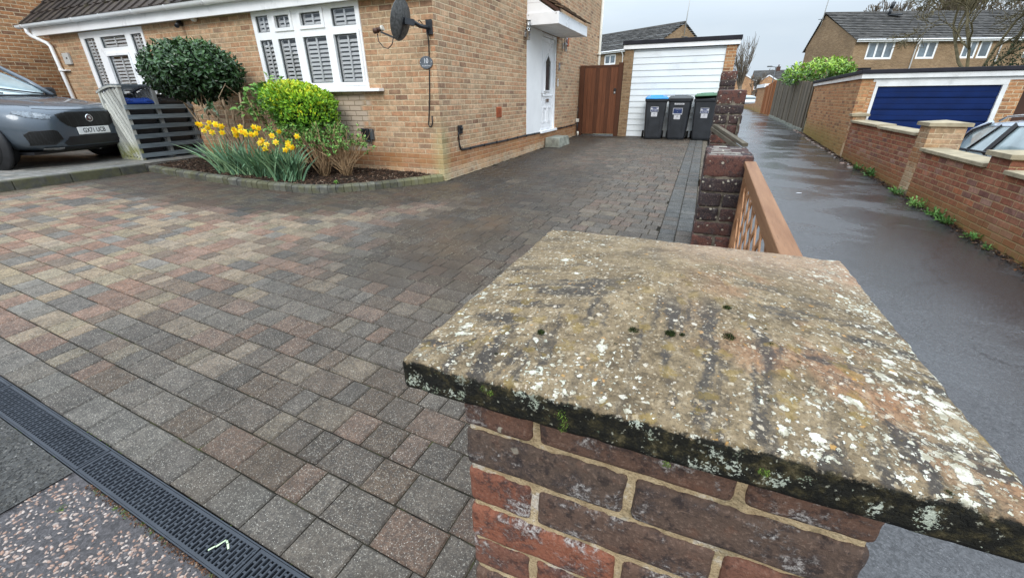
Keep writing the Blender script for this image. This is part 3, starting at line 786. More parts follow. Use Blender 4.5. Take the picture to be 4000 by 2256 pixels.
while v < 13.6:
    xl = -.232 if v > .78 else -.20
    lay_row(v, v+ROWW, -9-.3, .6, [.117, .117, .157, .157, .175, .235, .235], 0, xl); v += ROWW
for xa, xb in ((-.232, -.074), (-.074, .086)):         # two edge courses running up the drive
    y = .86
    while y < 13.6:
        L = random.choice([.14, .157, .16, .175]); k = -.0035*(y-4.5)
        pts = [(xa+k*0, y), (xb+k*0, y), (xb+k*0, y+L), (xa+k*0, y+L)]
        add_paver(pts, paver_col(xa, y, 2), min(1, wetness(xa, y)*.8+.22)); y += L
me = bpy.data.meshes.new('driveway'); me.from_pydata(PV['v'], [], PV['f'])
ca = me.attributes.new('col', 'FLOAT_COLOR', 'FACE'); ca.data.foreach_set('color', [x for c in PV['c'] for x in c])
wa = me.attributes.new('wet', 'FLOAT', 'FACE'); wa.data.foreach_set('value', PV['w'])
me.materials.append(M_PAVER); o = bpy.data.objects.new('driveway', me); COL.objects.link(o); o['kind'] = 'structure'
# sanded joint bed under the blocks
mb = MB(); xs = rng(-8.6, -.4, .5)+[-.2, 0, .09]; ys = rng(.36, 13.8, .3); n = len(xs); mb.smooth = True
for y in ys:
    for x in xs: mb.v.append((x, y, g(x, y)-.0075-(.10 if y < .5 and (-E1.y*x+E1.x*y) < V_REAR else 0)))
for j in range(len(ys)-1):
    for i in range(n-1):
        cx, cy = (xs[i]+xs[i+1])/2, (ys[j]+ys[j+1])/2
        mb.face((j*n+i, j*n+i+1, (j+1)*n+i+1, (j+1)*n+i))
o = mb.build('driveway_joints', M_JOINT); o['kind'] = 'structure'
# raised parking platform and its concrete kerb
mb = MB(); mb.box(-16, -8.56, .8, 7.5, -1.5, -.968); o = mb.build('parking_platform', M_PLATFORM); o['kind'] = 'structure'
mb = MB(); y = .8
while y < 4.25:
    mb.cur = rnd(0, 1); mb.box(-8.557, -8.445, y+.002, min(y+.62, 4.27)-.002, -1.35, -.966+rnd(-.002, .002)); y += .62
o = mb.build('kerb', M_EDGE, bevel=.012, segs=2); o['kind'] = 'structure'
mb = MB()
for ya, yb in ((.86, 2.3), (2.88, 4.05), (4.55, 6.75), (7.3, 13.4)): mb.hexa([(.092, ya, -1.75), (.20, ya, -1.75), (.20, yb, -1.75), (.092, yb, -1.75), (.092, ya, g(0, ya)-.012), (.20, ya, g(0, ya)-.012), (.20, yb, g(0, yb)-.012), (.092, yb, g(0, yb)-.012)])
o = mb.build('driveway_edge_kerb', M_OLDMORTAR); o['kind'] = 'structure'

# ---- exposed aggregate of the pavement: single stones set in the dark matrix
def stone(mb, p, s, flat=.45):
    a = rnd(0, 6.28); ca, sa = math.cos(a), math.sin(a); l = s*rnd(.8, 1.5); w = s*rnd(.55, .85); h = s*flat
    n = 6; b = len(mb.v); mb.cur = rnd(0, 1)
    for k in range(n):
        t = 2*math.pi*k/n+rnd(-.25, .25); q = (l*math.cos(t)*rnd(.85, 1.1), w*math.sin(t)*rnd(.85, 1.1))
        mb.v.append((p[0]+q[0]*ca-q[1]*sa, p[1]+q[0]*sa+q[1]*ca, p[2]-h*.15))
    for k in range(n):
        q = Vector(mb.v[b+k])-Vector(p); mb.v.append((p[0]+q.x*.62, p[1]+q.y*.62, p[2]+h*rnd(.45, .7)))
    for k in range(n):
        k2 = (k+1) % n; mb.face((b+k, b+k2, b+n+k2, b+n+k))
    mb.face([b+n+k for k in range(n)])
mb = MB(); mb.smooth = False
for i in range(4600):
    u, vv = rnd(-2.15, -.35), rnd(-.35, V_FRONT-.022); x, y = rot_xy(u, vv)
    if u < -2.11+.02*math.sin(vv*20): continue
    if mnoise.noise(Vector((x*7, y*7, 0))) < -.45: continue
    stone(mb, (x, y, gpave(x, y)+.0005), rnd(.0028, .0078))
o = mb.build('pavement_gravel', M_STONE, attr='rnd'); tag(o, 'pale pink and white chippings set in the dark pavement by the drain', 'gravel', kind='stuff')

mb = MB()
for i in range(5200):
    u, vv = rnd(-3.1, -2.13), rnd(.03, V_FRONT-.008); x, y = rot_xy(u, vv); stone(mb, (x, y, gpave(x, y)+.005), rnd(.002, .0065), .7)
o = mb.build('tarmac_grit', M_GRITSTONE, attr='rnd'); tag(o, 'rough dark grit of the worn tarmac at the left edge beside the drain', 'grit', kind='stuff')

# ================================================================== DRAIN
dr = thing('drainage_channel', 'long slotted grey plastic drainage channel between the pavement and the paving', 'drain', (*rot_xy(-1.6, .40), g(-1.6, .4)))
def dz(u, vv): x, y = rot_xy(u, vv); return g(x, y)
def dbox(mb, u0, u1, v0, v1, z0, z1):
    P = []
    for z in (z0, z1):
        for u, vv in ((u0, v0), (u1, v0), (u1, v1), (u0, v1)): x, y = rot_xy(u, vv); P.append((x, y, dz(u, .40)+z))
    mb.hexa(P)
mb = MB(); 
for u0 in [x*.5-8.7 for x in range(17)]:
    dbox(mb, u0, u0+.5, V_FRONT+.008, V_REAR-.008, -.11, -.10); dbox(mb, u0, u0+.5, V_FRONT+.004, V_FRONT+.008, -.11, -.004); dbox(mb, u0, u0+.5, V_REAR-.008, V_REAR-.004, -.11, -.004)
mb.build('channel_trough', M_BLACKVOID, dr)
mb = MB()
for u0 in [x*.5-8.7 for x in range(17)]:
    for a, b in ((V_FRONT, V_FRONT+.0045), (V_REAR-.0045, V_REAR)): dbox(mb, u0, u0+.4999, a, b, -.06, .0)
mb.build('channel_rim', M_DRAIN, dr)
def grate(u0, u1):
    mb = MB(); va, vb = V_FRONT+.006, V_REAR-.006; th = -.014; edge = .010
    dbox(mb, u0, u1, va, va+edge, th, -.001); dbox(mb, u0, u1, vb-edge, vb, th, -.001)
    pitch = .0180; bar = .0078; per = .0355; rib = .0068; u = u0+.006; j = 0
    dbox(mb, u0, u0+.006, va+edge, vb-edge, th, -.001); dbox(mb, u1-.006, u1, va+edge, vb-edge, th, -.001)
    while u < u1-.008:
        dbox(mb, u, u+bar, va+edge-.0004, vb-edge+.0004, th, -.0014)
        dbox(mb, u+.0015, u+bar-.0015, va+edge+.004, vb-edge-.004, -.0016, .0002)
        v = va+edge+(j % 2)*per/2-per*.25
        while v < vb-edge:
            a, b = max(v, va+edge-.0003), min(v+rib, vb-edge+.0003)
            if b-a > .001: dbox(mb, u+bar-.0003, u+pitch+.0003, a, b, th, -.0018)
            v += per
        u += pitch; j += 1
    return mb.build('grate', M_DRAIN, dr)
for u0 in (-8.76, -7.812, -6.864, -5.916, -4.968, -4.02, -3.07, -2.122, -1.174, -.226-.02): grate(u0+.003, min(u0+.944, -.236))
# moss in the gaps along the drain
def moss_tuft(mb, c, r, n, h=.8):
    for i in range(n):
        a = rnd(0, 6.28); d = r*math.sqrt(rnd(0, 1)); x, y = c[0]+d*math.cos(a), c[1]+d*math.sin(a); hh = r*h*(1-(d/r)**2*.7)*rnd(.5, 1.1)
        mb.cur = rnd(0, 1); w = r*.10; b = rnd(0, 3.14)
        tip = (x+rnd(-.3, .3)*r, y+rnd(-.3, .3)*r, c[2]+hh)
        mb.quad((x-w*math.cos(b), y-w*math.sin(b), c[2]-.001), (x+w*math.cos(b), y+w*math.sin(b), c[2]-.001), tip)
mb = MB()
for i in range(70):
    front = random.random() < .72
    u = rnd(-2.6, -.9); 
    if front and mnoise.noise(Vector((u*4, 2, 0))) < -.05: continue
    vv = V_FRONT-rnd(.0, .016) if front else V_REAR+rnd(.0, .006); x, y = rot_xy(u, vv)
    moss_tuft(mb, (x, y, g(x, y)-.004), rnd(.004, .011) if front else rnd(.002, .005), 40, .6)
for (x, y) in ((-2.62, .47), (-2.58, .455), (-1.95, .335), (-2.28, .20), (-2.24, .19), (-2.20, .205)):
    moss_tuft(mb, (x, y, gpave(x, y)), .016, 90, .3)
o = mb.build('drain_moss', M_MOSSG, attr='rnd'); tag(o, 'bright green moss growing in the gaps along the drain', 'moss', kind='stuff')
mb = MB()
for i in range(900):
    u = rnd(-2.0, -.35); vv = V_FRONT-abs(random.gauss(0, .010))-.001; x, y = rot_xy(u, vv); stone(mb, (x, y, gpave(x, y)), rnd(.002, .005), .9)
o = mb.build('drain_grit', M_LITTER, attr='rnd'); tag(o, 'dark crumbled grit along the pavement side of the drain', 'grit', kind='stuff')
lf = MB(); lf.smooth = True
zz = g(-1.29, .48)+.0035
for pts in ([(-1.302, .440), (-1.290, .458), (-1.277, .487)], [(-1.277, .487), (-1.262, .481), (-1.240, .468)]):
    wd = .0034
    for (a, b) in zip(pts, pts[1:]):
        d = (Vector((*b, 0))-Vector((*a, 0))).normalized(); q = Vector((-d.y, d.x, 0))
        lf.cur = 1
        lf.quad(Vector((*a, zz))-q*wd, Vector((*b, zz+.003))-q*wd*.8, Vector((*b, zz+.003))+q*wd*.8, Vector((*a, zz))+q*wd)
o = lf.build('fallen_leaf', M_LFPALE); tag(o, 'bent pale green leaf lying on the drain grating', 'leaf')

# ================================================================== NEAR GATE PILLAR
PX0, PX1, PY0, PY1 = -.236, .222, .384, .834
gpil = thing('gate_pillar', 'squat red brick gate pillar capped by a lichened stone, closest to the viewer', 'pillar', (-.007, .609, -1.42))
mb = MB()
rowcol = {0: [.30, .22, .25], 1: [.02, .06], 2: [.72, .12, .45], 3: [.95, .20], 4: [.48, .66, .3], 5: [.18, .4], 6: [.6, .2, .5]}
top = -.333
for r in range(15):
    z1 = top-.075*r-.0052; z0 = z1-.0650; zc = (z0+z1)/2; odd = r % 2 == 0
    cuts = 9 if r < 6 else 4
    W, D = PX1-PX0, PY1-PY0
    xs = [PX0, PX0+.102, PX0+.335, PX1] if odd else [PX0, PX0+.224, PX1]
    for i, (a, b) in enumerate(zip(xs, xs[1:])):
        cl = rowcol.get(r, [rnd(0, 1)]*3); mb.cur = cl[min(i, len(cl)-1)]
        dep = .102 if not odd or i in (1,) else .224
        a2 = a+(.005 if i else 0); b2 = b-(.005 if i < len(xs)-2 else 0)
        yj = rnd(-.002, .002)
        dp_ = .214 if odd and i != 1 else .102; mb.rbox(((a2+b2)/2, PY0-.001+dp_/2+yj, zc+rnd(-.001, .001)), (b2-a2, dp_, z1-z0), .0070, cuts, .0019, 34, r*7+i)
        mb.cur = rnd(0, 1); mb.rbox(((a2+b2)/2, PY1-.05, zc), (b2-a2, .102, z1-z0), .007, 3, .0014, 30, r)
    for sx in (PX0+.05, PX1-.05):
        mb.cur = rnd(0, 1); ya_, yb_ = (PY0+(.224 if odd else .112), PY1-.112); mb.rbox((sx, (ya_+yb_)/2, zc), (.102, yb_-ya_, z1-z0), .007, 3, .0014, 30, r*3)
mb.build('brick_shaft', M_PILBRICK, gpil, attr='rnd')
mb = MB(); mb.rbox(((PX0+PX1)/2, (PY0+PY1)/2, (-.318-1.46)/2), (PX1-PX0-.0094, PY1-PY0-.0094, 1.46-.318), .004, 90, .0032, 60, 3)
mb.build('mortar', M_MORTAR, gpil)
def cap_stone():
    mb = MB(); cx, cy, zt, th = -.004, .617, -.278, .043; sx, sy = .562, .576; rise = .042
    mb.rbox((cx, cy, zt-th/2), (sx, sy, th), .0065, 84, 0)
    out = []
    for p in mb.v:
        x, y, z = p; dx, dy = (x-cx)/(sx/2), (y-cy)/(sy/2)
        m = (abs(dx)**5+abs(dy)**5)**.2
        if z > zt-th/2: z += rise*max(0, 1-m)*(z-(zt-th/2))/(th/2)
        q = Vector((x, y, z)); w = .0010*mnoise.noise(q*55)+.0007*mnoise.noise(q*120)+.0016*mnoise.noise(q*14)
        ed = sst(m, .955, 1.0)*max(0, mnoise.noise(q*38))*.0045       # chipped arris
        n = Vector((dx, dy, 0)); n = Vector((math.copysign(1, dx) if abs(dx) > abs(dy) else 0, math.copysign(1, dy) if abs(dy) >= abs(dx) else 0, 0))
        if m > .985: q -= n*ed; q += n*w
        q.z += w
        out.append(tuple(q))
    mb.v = out
    return mb.build('cap_stone', M_CAP, gpil)
cap = cap_stone()
def cap_z(x, y):
    dx, dy = (x+.004)/.281, (y-.617)/.288; m = (abs(dx)**5+abs(dy)**5)**.2
    return -.278+.042*max(0, 1-m)
mb = MB()
for (x, y), r in zip([(-.144, .428), (-.038, .464), (.004, .471), (.017, .473), (.067, .484), (.066, .548), (.11, .487), (.107, .517), (-.053, .432), (.135, .465), (.218, .338), (-.18, .374), (.101, .394), (.006, .613)], [.0042, .0050, .0052, .0026, .0058, .0044, .0030, .0026, .0024, .0022, .0028, .002, .0018, .0018]):
    moss_tuft(mb, (x, y, cap_z(x, y)-.0004), r*1.25, 150, .85)
mb.build('moss_cushion', M_MOSS, cap, attr='rnd')
mb = MB()
for (x, z, r) in ((-.086, -.296, .007), (-.083, -.306, .0065), (-.085, -.314, .005), (-.175, -.290, .0045), (-.168, -.293, .004), (.019, -.322, .004), (.097, -.299, .005)):
    for i in range(90):
        a = rnd(0, 6.28); d = r*math.sqrt(rnd(0, 1)); px, pz = x+d*math.cos(a), z+d*math.sin(a); l = r*.8*(1-(d/r)**2*.6)*rnd(.5, 1.1); mb.cur = rnd(0, 1); b = rnd(0, 3.14); w = r*.09
        mb.quad((px-w*math.cos(b), .330, pz-w*math.sin(b)), (px+w*math.cos(b), .330, pz+w*math.sin(b)), (px+rnd(-.4, .4)*r, .330-l, pz+rnd(-.4, .5)*r))
mb.build('moss_tuft', M_MOSSG, cap, attr='rnd')

# ================================================================== DARK PIERS ALONG THE DRIVE EDGE
def pier(name, label, x0, x1, y0, y1, zt, zb, cuts):
    t = thing(name, label, 'brick pier', ((x0+x1)/2, (y0+y1)/2, zb), 'dark brick piers beside the footpath')
    mb = MB(); xc, w = (x0+x1)/2, x1-x0
    n = max(3, int(round((y1-y0)/.075))); st = (y1-y0)/n
    for i in range(n):                      # bricks laid on edge along the top
        mb.cur = rnd(.55, .95) if i == 0 else rnd(.2, .7)
        mb.rbox((xc+rnd(-.003, .003), y0+st*(i+.5), zt-.052), (w, st-.008, .104), .008, cuts, .003, 26, i*3.1)
    z = zt-.110
    r = 0
    while z > zb:
        hz = .0675; nb = 1 if r % 3 == 0 else 2
        for face_y in (y0+.05, y1-.05):
            for i in range(nb):
                a = x0+w*i/nb+(.005 if i else 0); b = x0+w*(i+1)/nb-(.005 if i < nb-1 else 0)
                mb.cur = rnd(0, .75) if random.random() < .8 else rnd(.6, 1)
                mb.rbox(((a+b)/2+rnd(-.002, .002), face_y+rnd(-.003, .002), z-hz/2), (b-a, .10, hz), .008, cuts, .003, 26, r*5+i)
        for sx in (x0+.05, x1-.05):
            mb.cur = rnd(0, .8); mb.rbox((sx, (y0+y1)/2, z-hz/2), (.10, max(.08, y1-y0-.22), hz), .008, 3, .002, 26, r)
        z -= .075; r += 1
    mb.build('brickwork', M_PIERBRICK, t, attr='rnd')
    mb = MB(); mb.rbox((xc, (y0+y1)/2, (zt+zb)/2-.006), (w-.012, y1-y0-.012, zt-zb-.02), .004, 24, .003, 30, 1); mb.build('mortar', M_OLDMORTAR, t)
    mb = MB()
    for i in range(n):
        for _ in range(2):
            wl = rnd(.03, .10); x = rnd(x0+.006, x1-wl-.006); yy = y0+st*(i+rnd(.35, .65)); mb.rbox((x+wl/2, yy, zt+.0002), (wl, st*rnd(.15, .5), .003), .0012, 3, .002, 60, i)
    mb.build('lichen_crust', M_PIERTOP, t)['kind'] = 'stuff'
    return t
pier('brick_pier', 'dark brick pier topped with pale lichen, where the tan trellis ends', .045, .258, 2.38, 2.86, -.272, -1.62, 7)
pier('brick_pier', 'middle dark brick pier with the old grey rail leaning on it', .085, .288, 4.08, 4.56, .036, -1.62, 5)
pier('brick_pier', 'tallest dark brick pier, in front of the white garage corner', .142, .325, 6.80, 7.30, .284, -1.6, 4)

# ---- tan trellis panel between the pillar and the first pier
tr = thing('trellis_panel', 'tan wooden lattice panel with a flat top rail beside the wet footpath', 'trellis', (.245, 1.6, -1.5))
def rz(y): return -.286-(2.49-y)*.043
mb = MB(); mb.hexa([(.218, .84, rz(.84)-.026), (.268, .84, rz(.84)-.026), (.268, 2.375, rz(2.375)-.026), (.218, 2.375, rz(2.375)-.026), (.218, .84, rz(.84)), (.268, .84, rz(.84)), (.268, 2.375, rz(2.375)), (.218, 2.375, rz(2.375))])
mb.build('top_rail', M_TRELLIS, tr, bevel=.004)
mb = MB(); mb.hexa([(.226, .84, rz(.84)-.072), (.258, .84, rz(.84)-.072), (.258, 2.375, rz(2.375)-.072), (.226, 2.375, rz(2.375)-.072), (.226, .84, rz(.84)-.027), (.258, .84, rz(.84)-.027), (.258, 2.375, rz(2.375)-.027), (.226, 2.375, rz(2.375)-.027)])
mb.build('upper_frame', M_TRELLIS, tr, bevel=.003)
mb = MB(); mb.box(.226, .258, .84, 2.375, -1.45, -1.405); mb.build('lower_frame', M_TRELLIS, tr, bevel=.003)
for ya, yb in ((.84, .875), (2.335, 2.375)):
    mb = MB(); mb.box(.226, .258, ya, yb, -1.404, rz(ya)-.073); mb.build('side_frame', M_TRELLIS, tr, bevel=.003)
mb = MB(); zt, zb = -.352, -1.405
for sgn, xx in ((1, .239), (-1, .2442)):
    c = -1.2
    while c < 3.8:
        pts = []
        # slat: z = zb + sgn*(y-c) clipped to the frame
        ya, yb = .875, 2.335
        y_lo = max(ya, c if sgn > 0 else c-(zt-zb)); y_hi = min(yb, c+(zt-zb) if sgn > 0 else c)
        if y_hi-y_lo > .05:
            za = zb+sgn*(y_lo-c); zbb = zb+sgn*(y_hi-c); mb.cur = rnd(0, 1)
            mb.obox((xx, y_lo, za), (xx, y_hi, zbb), .005, .021, (0, -sgn*.7, .7))
        c += .15
mb.build('lattice', M_TRELLIS, tr, attr='rnd')
orl = thing('old_rail', 'weathered grey timber rail leaning from the middle dark pier', 'timber rail', (.19, 3.6, -.27))
mb = MB(); mb.obox((.098, 4.06, -.226), (.276, 3.18, -.292), .034, .022); mb.build('rail_board', M_RAILWOOD, orl, bevel=.003)
mb = MB(); mb.obox((.080, 4.06, -.252), (.256, 3.20, -.325), .018, .030); mb.build('lower_board', M_RAILWOOD, orl, bevel=.003)
mb = MB(); mb.box(.262, .278, 4.055, 4.072, -.62, -.16); o = mb.build('plant_stake', M_OLDMORTAR); tag(o, 'thin pale stake fixed upright on the middle pier', 'stake')
# ================================================================== HOUSE NUMBER TEN
XW, YW, XL = -3.52, 5.652, -12.99
hs = thing('brick_house', 'tan brick house with low front eaves, white windows and a white side door', 'house', (-8.2, 10, -1.2))
FM = frame_M((0, YW, 0), (1, 0, 0))                   # local x = world X, y = z, out = -Y
SM = frame_M((XW, 0, 0), (0, 1, 0))                   # local x = world Y, y = z, out = +X
W1 = (-6.88, -4.725, .135, 1.25); W2 = (-11.85, -9.765, .0, 1.235)
mb = MB(); holed(mb, FM, XL, XW, -1.4, 1.42, [W1, W2], .12); mb.build('front_wall', M_BRICK, hs)
RY, RZ = 10.6, 5.9
mb = MB()
D0, D1 = 9.125, 11.165
holed(mb, SM, YW, 15.72, -1.4, 1.42, [(D0, D1, -.775, 1.30)], .10)
for a, b, z0a, z0b in ((YW, RY, 1.42, RZ), (RY, 15.72, RZ, 3.4)):
    mb.quad(*[SM @ Vector(p) for p in ((a, 1.42, 0), (b, 1.42, 0), (b, z0b, 0), (a, z0a, 0))])
mb.quad((XW, 15.72, -1.4), (XL, 15.72, -1.4), (XL, 15.72, 3.4), (XW, 15.72, 3.4))
mb.quad((XL, 15.72, -1.4), (XL, YW, -1.4), (XL, YW, 1.42), (XL, 15.72, 3.4))
mb.build('side_wall', M_BRICK, hs)
def tiled_roof(mb, o, du, dv, nu, nv, L, H, lift=.022, wave=0.0):
    # o lower corner, du along the eaves, dv up the slope (unit); courses step
    du = Vector(du); dv = Vector(dv); nrm = du.cross(dv).normalized()
    if nrm.z < 0: nrm = -nrm
    for j in range(nv):
        for i in range(nu):
            a = L*i/nu; b = L*(i+1)/nu; c = H*j/nv; d = H*(j+1)/nv+.03; off = .5*(j % 2)*L/nu if not wave else 0
            a = a+off if i else 0; b = min(b+off, L)
            if b-a < .02: continue
            mb.cur = rnd(0, 1); l = lift*rnd(.8, 1.25); gp_ = .006
            P0 = [Vector(o)+du*(a+gp_)+dv*c, Vector(o)+du*(b-gp_)+dv*c, Vector(o)+du*(b-gp_)+dv*d, Vector(o)+du*(a+gp_)+dv*d]
            lo = [P0[0]+nrm*(l-.004), P0[1]+nrm*(l-.004), P0[2]-nrm*.006, P0[3]-nrm*.006]; hi = [P0[0]+nrm*(l+.016), P0[1]+nrm*(l+.016), P0[2]+nrm*.012, P0[3]+nrm*.012]
            mb.hexa([*lo, *hi])
            if wave:
                m0 = P0[0].lerp(P0[1], .25); m1 = P0[3].lerp(P0[2], .25)
                mb.obox(m0+nrm*(l+.02), m1+nrm*.02, .07, .035, nrm)
mb = MB(); sl = Vector((0, RY-5.46, RZ-1.40)); H = sl.length
tiled_roof(mb, (-13.42, 5.44, 1.43), (1, 0, 0), sl.normalized(), 34, 20, 9.98, H, .02, 1)
mb.build('front_roof', M_TILE, hs, attr='rnd')
mb = MB(); mb.hexa([(-13.3, 5.6, 1.40), (-3.52, 5.6, 1.40), (-3.52, RY, RZ-.1), (-13.3, RY, RZ-.1), (-13.3, 5.6, 1.44), (-3.52, 5.6, 1.44), (-3.52, RY, RZ-.05), (-13.3, RY, RZ-.05)])
mb.hexa([(-13.3, RY, RZ-.1), (-3.5, RY, RZ-.1), (-3.5, 15.9, 3.3), (-13.3, 15.9, 3.3), (-13.3, RY, RZ), (-3.5, RY, RZ), (-3.5, 15.9, 3.4), (-13.3, 15.9, 3.4)])
mb.build('rear_roof', M_TILE, hs)
mb = MB(); mb.box(-13.34, -3.46, 5.50, 5.53, 1.235, 1.43); mb.build('fascia', M_WHITE, hs, bevel=.004)
mb = MB(); mb.box(-13.33, -3.47, 5.531, 5.651, 1.255, 1.268); mb.build('soffit', M_WHITED, hs)
mb = MB(); mb.hexa([(-13.345, 5.5, 1.236), (-13.325, 5.5, 1.236), (-13.325, 8, 3.46), (-13.345, 8, 3.46), (-13.345, 5.5, 1.42), (-13.325, 5.5, 1.42), (-13.325, 8, 3.66), (-13.345, 8, 3.66)]); mb.build('bargeboard', M_WHITED, hs)
# half round gutter
mb = MB(); mb.smooth = True; prof = [(math.cos(t), math.sin(t)) for t in [math.pi+math.pi*i/10 for i in range(11)]]
gx0, gx1, gy, gz, gr = -13.52, -3.42, 5.435, 1.435, .062
b = len(mb.v)
for x in (gx0, gx1):
    for rr in (gr, gr-.006):
        for c, s_ in prof: mb.v.append((x, gy+c*rr, gz+s_*rr))
for i in range(10):
    mb.face((b+i, b+i+1, b+22+i+1, b+22+i)); mb.face((b+11+i+1, b+11+i, b+33+i, b+33+i+1))
mb.face((b, b+11, b+33, b+22)); mb.face((b+10, b+21, b+43, b+32))
for e in (0, 22): mb.face([b+e+i for i in range(11)])
gut = mb.build('gutter', M_WHITE, hs)
x = -13.3
while x < -3.5:
    mb = MB()
    w = .075 if int((x+20)/.95) % 2 else .03
    b = len(mb.v); mb.smooth = True
    for xx in (x, x+w):
        for c, s_ in prof: mb.v.append((xx, gy+c*(gr+.006), gz+s_*(gr+.006)))
    for i in range(10): mb.face((b+i, b+i+1, b+11+i+1, b+11+i))
    mb.smooth = False
    mb.face([b+i for i in range(11)][::-1]); mb.face([b+11+i for i in range(11)])
    mb.build('gutter_bracket', M_WHITE, gut); x += .95
mb = MB(); mb.tube([(-13.25, 5.44, 1.40), (-13.25, 5.44, 1.30), (-13.22, 5.47, 1.24), (-12.98, 5.575, 1.11), (-12.93, 5.59, 1.05), (-12.90, 5.59, .7), (-12.80, 5.60, -.95)], .035, 10)
dp = mb.build('downpipe', M_WHITE, hs)
mb = MB(); mb.box(-12.93, -12.66, 5.575, 5.65, .585, .605); mb.lathe([(.042, -.03), (.042, .03)], Matrix.Translation((-12.895, 5.592, .60)), 12); mb.build('pipe_clip', M_WHITE, dp)
mb = MB(); mb.tube([(-3.475, 15.66, 3.3), (-3.475, 15.66, -1.0)], .045, 10); rp = mb.build('downpipe', M_CREAM, hs)
mb = MB(); mb.lathe([(.055, -.04), (.055, .04)], Matrix.Translation((-3.475, 15.66, 1.25)), 12); mb.box(-3.52, -3.47, 15.55, 15.62, 1.24, 1.26); mb.build('pipe_clip', M_CREAM, rp)

def window(parent, M, x0, x1, z0, z1, lights, fw=.06, back=.5, shutters=True, rec=.0, name='window', glass=None):
    # lights: rectangles of glass (a,b,c,d, opening?) in wall coordinates
    mb = MB(); d0, d1 = -.05+rec, .018+rec
    us = sorted({x0, x1, *[l[0] for l in lights], *[l[1] for l in lights]}); vs = sorted({z0, z1, *[l[2] for l in lights], *[l[3] for l in lights]})
    for l in lights: pass
    # outer frame and bars built from the complement of the lights
    F = MB(); holed(F, M @ Matrix.Translation((0, 0, d1)), x0, x1, z0, z1, [l[:4] for l in lights], .068)
    for p, q in (((x0, z0), (x1, z0)), ((x1, z0), (x1, z1)), ((x1, z1), (x0, z1)), ((x0, z1), (x0, z0))):
        F.quad(*[M @ Vector(v) for v in ((*p, d1), (*p, d0), (*q, d0), (*q, d1))])
    for a, b, c, d, op in lights:
        if op:       # raised opening sash
            e = .045
            for (p, q, r_, s_) in ((a-e, b+e, d, d+e), (a-e, b+e, c-e, c), (a-e, a, c, d), (b, b+e, c, d)):
                P = [M @ Vector(v) for v in ((p, r_, d1+.0005), (q, r_, d1+.0005), (q, s_, d1+.0005), (p, s_, d1+.0005), (p, r_, d1+.022), (q, r_, d1+.022), (q, s_, d1+.022), (p, s_, d1+.022))]; F.hexa(P)
    fr = F.build('frame', M_WHITE, parent)
    for a, b, c, d, op in lights:
        e = .012; G = MB(); zz = d1-.025
        for (p, q, r_, s_) in ((a, b, d-e, d), (a, b, c, c+e), (a, a+e, c+e, d-e), (b-e, b, c+e, d-e)):     # dark gasket and bead
            G.hexa([M @ Vector(v) for v in ((p, r_, zz-.01), (q, r_, zz-.01), (q, s_, zz-.01), (p, s_, zz-.01), (p, r_, zz+.006), (q, r_, zz+.006), (q, s_, zz+.006), (p, s_, zz+.006))])
        G.build('gasket', M_GREYLID, fr)
        G = MB(); G.quad(*[M @ Vector(v) for v in ((a, c, zz-.004), (b, c, zz-.004), (b, d, zz-.004), (a, d, zz-.004))]); G.build('pane', glass or M_GLASS, fr)
    if shutters:
        for a, b, c, d, op in lights:
            sh = MB(); w = b-a; zb = -.047+rec
            def pc(p, q, r_, s_, t0, t1): sh.hexa([M @ Vector(v) for v in ((p, r_, t0), (q, r_, t0), (q, s_, t0), (p, s_, t0), (p, r_, t1), (q, r_, t1), (q, s_, t1), (p, s_, t1))])
            st = .022
            pc(a-.03, a+st, c-.04, d+.04, zb-.014, zb+.014); pc(b-st, b+.03, c-.04, d+.04, zb-.014, zb+.014)
            pc((a+b)/2-.014, (a+b)/2+.014, c-.03, d+.03, zb+.020, zb+.030)
            pc(a+st, b-st, d-.012, d+.04, zb-.012, zb+.012); pc(a+st, b-st, c-.04, c+.02, zb-.012, zb+.012)
            z = c+.035
            while z < d-.02:
                for q0, q1 in ((a+st, b-st),):
                    P = []
                    for (dy, dzz) in ((-.014, .0165), (.014, -.0165)):
                        for x in (q0, q1): P.append((x, z+dzz, zb+dy))
                    up = .0035
                    A, B, C, D = P
                    sh.hexa([M @ Vector(v) for v in ((A[0], A[1]-up, A[2]), (B[0], B[1]-up, B[2]), (D[0], D[1]-up, D[2]), (C[0], C[1]-up, C[2]), (A[0], A[1]+up, A[2]), (B[0], B[1]+up, B[2]), (D[0], D[1]+up, D[2]), (C[0], C[1]+up, C[2]))])
                z += .058
            sh.build('shutter', M_SHUTTER, fr)
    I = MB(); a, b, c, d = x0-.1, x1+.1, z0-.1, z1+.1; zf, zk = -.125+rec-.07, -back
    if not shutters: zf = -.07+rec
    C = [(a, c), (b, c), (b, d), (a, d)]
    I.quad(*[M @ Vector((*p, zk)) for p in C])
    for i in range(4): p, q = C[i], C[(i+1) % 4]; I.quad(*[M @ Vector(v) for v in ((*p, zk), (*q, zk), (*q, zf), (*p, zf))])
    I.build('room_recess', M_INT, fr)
    return fr
cols = [(-6.80, -6.53), (-6.40, -6.03), (-5.87, -5.40), (-5.24, -4.80)]
L = []
for i, (a, b) in enumerate(cols):
    mid = i in (1, 2)
    L.append((a+(.03 if mid else 0), b-(.03 if mid else 0), .985+(.02 if mid else -.02), 1.19-(.02 if mid else 0), mid))
    L.append((a, b, .225, .86, i == 3))
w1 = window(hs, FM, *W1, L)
mb = MB(); mb.box(-7.02, -4.46, 5.53, 5.652, .092, .134); mb.build('sill', M_WHITE, w1, bevel=.005)
L = [(-11.72, -11.36, .06, 1.13, False), (-11.16, -10.33, .94, 1.13, False), (-11.09, -10.40, .06, .80, True), (-10.15, -9.83, .06, 1.13, False)]
w2 = window(hs, FM, *W2, L)
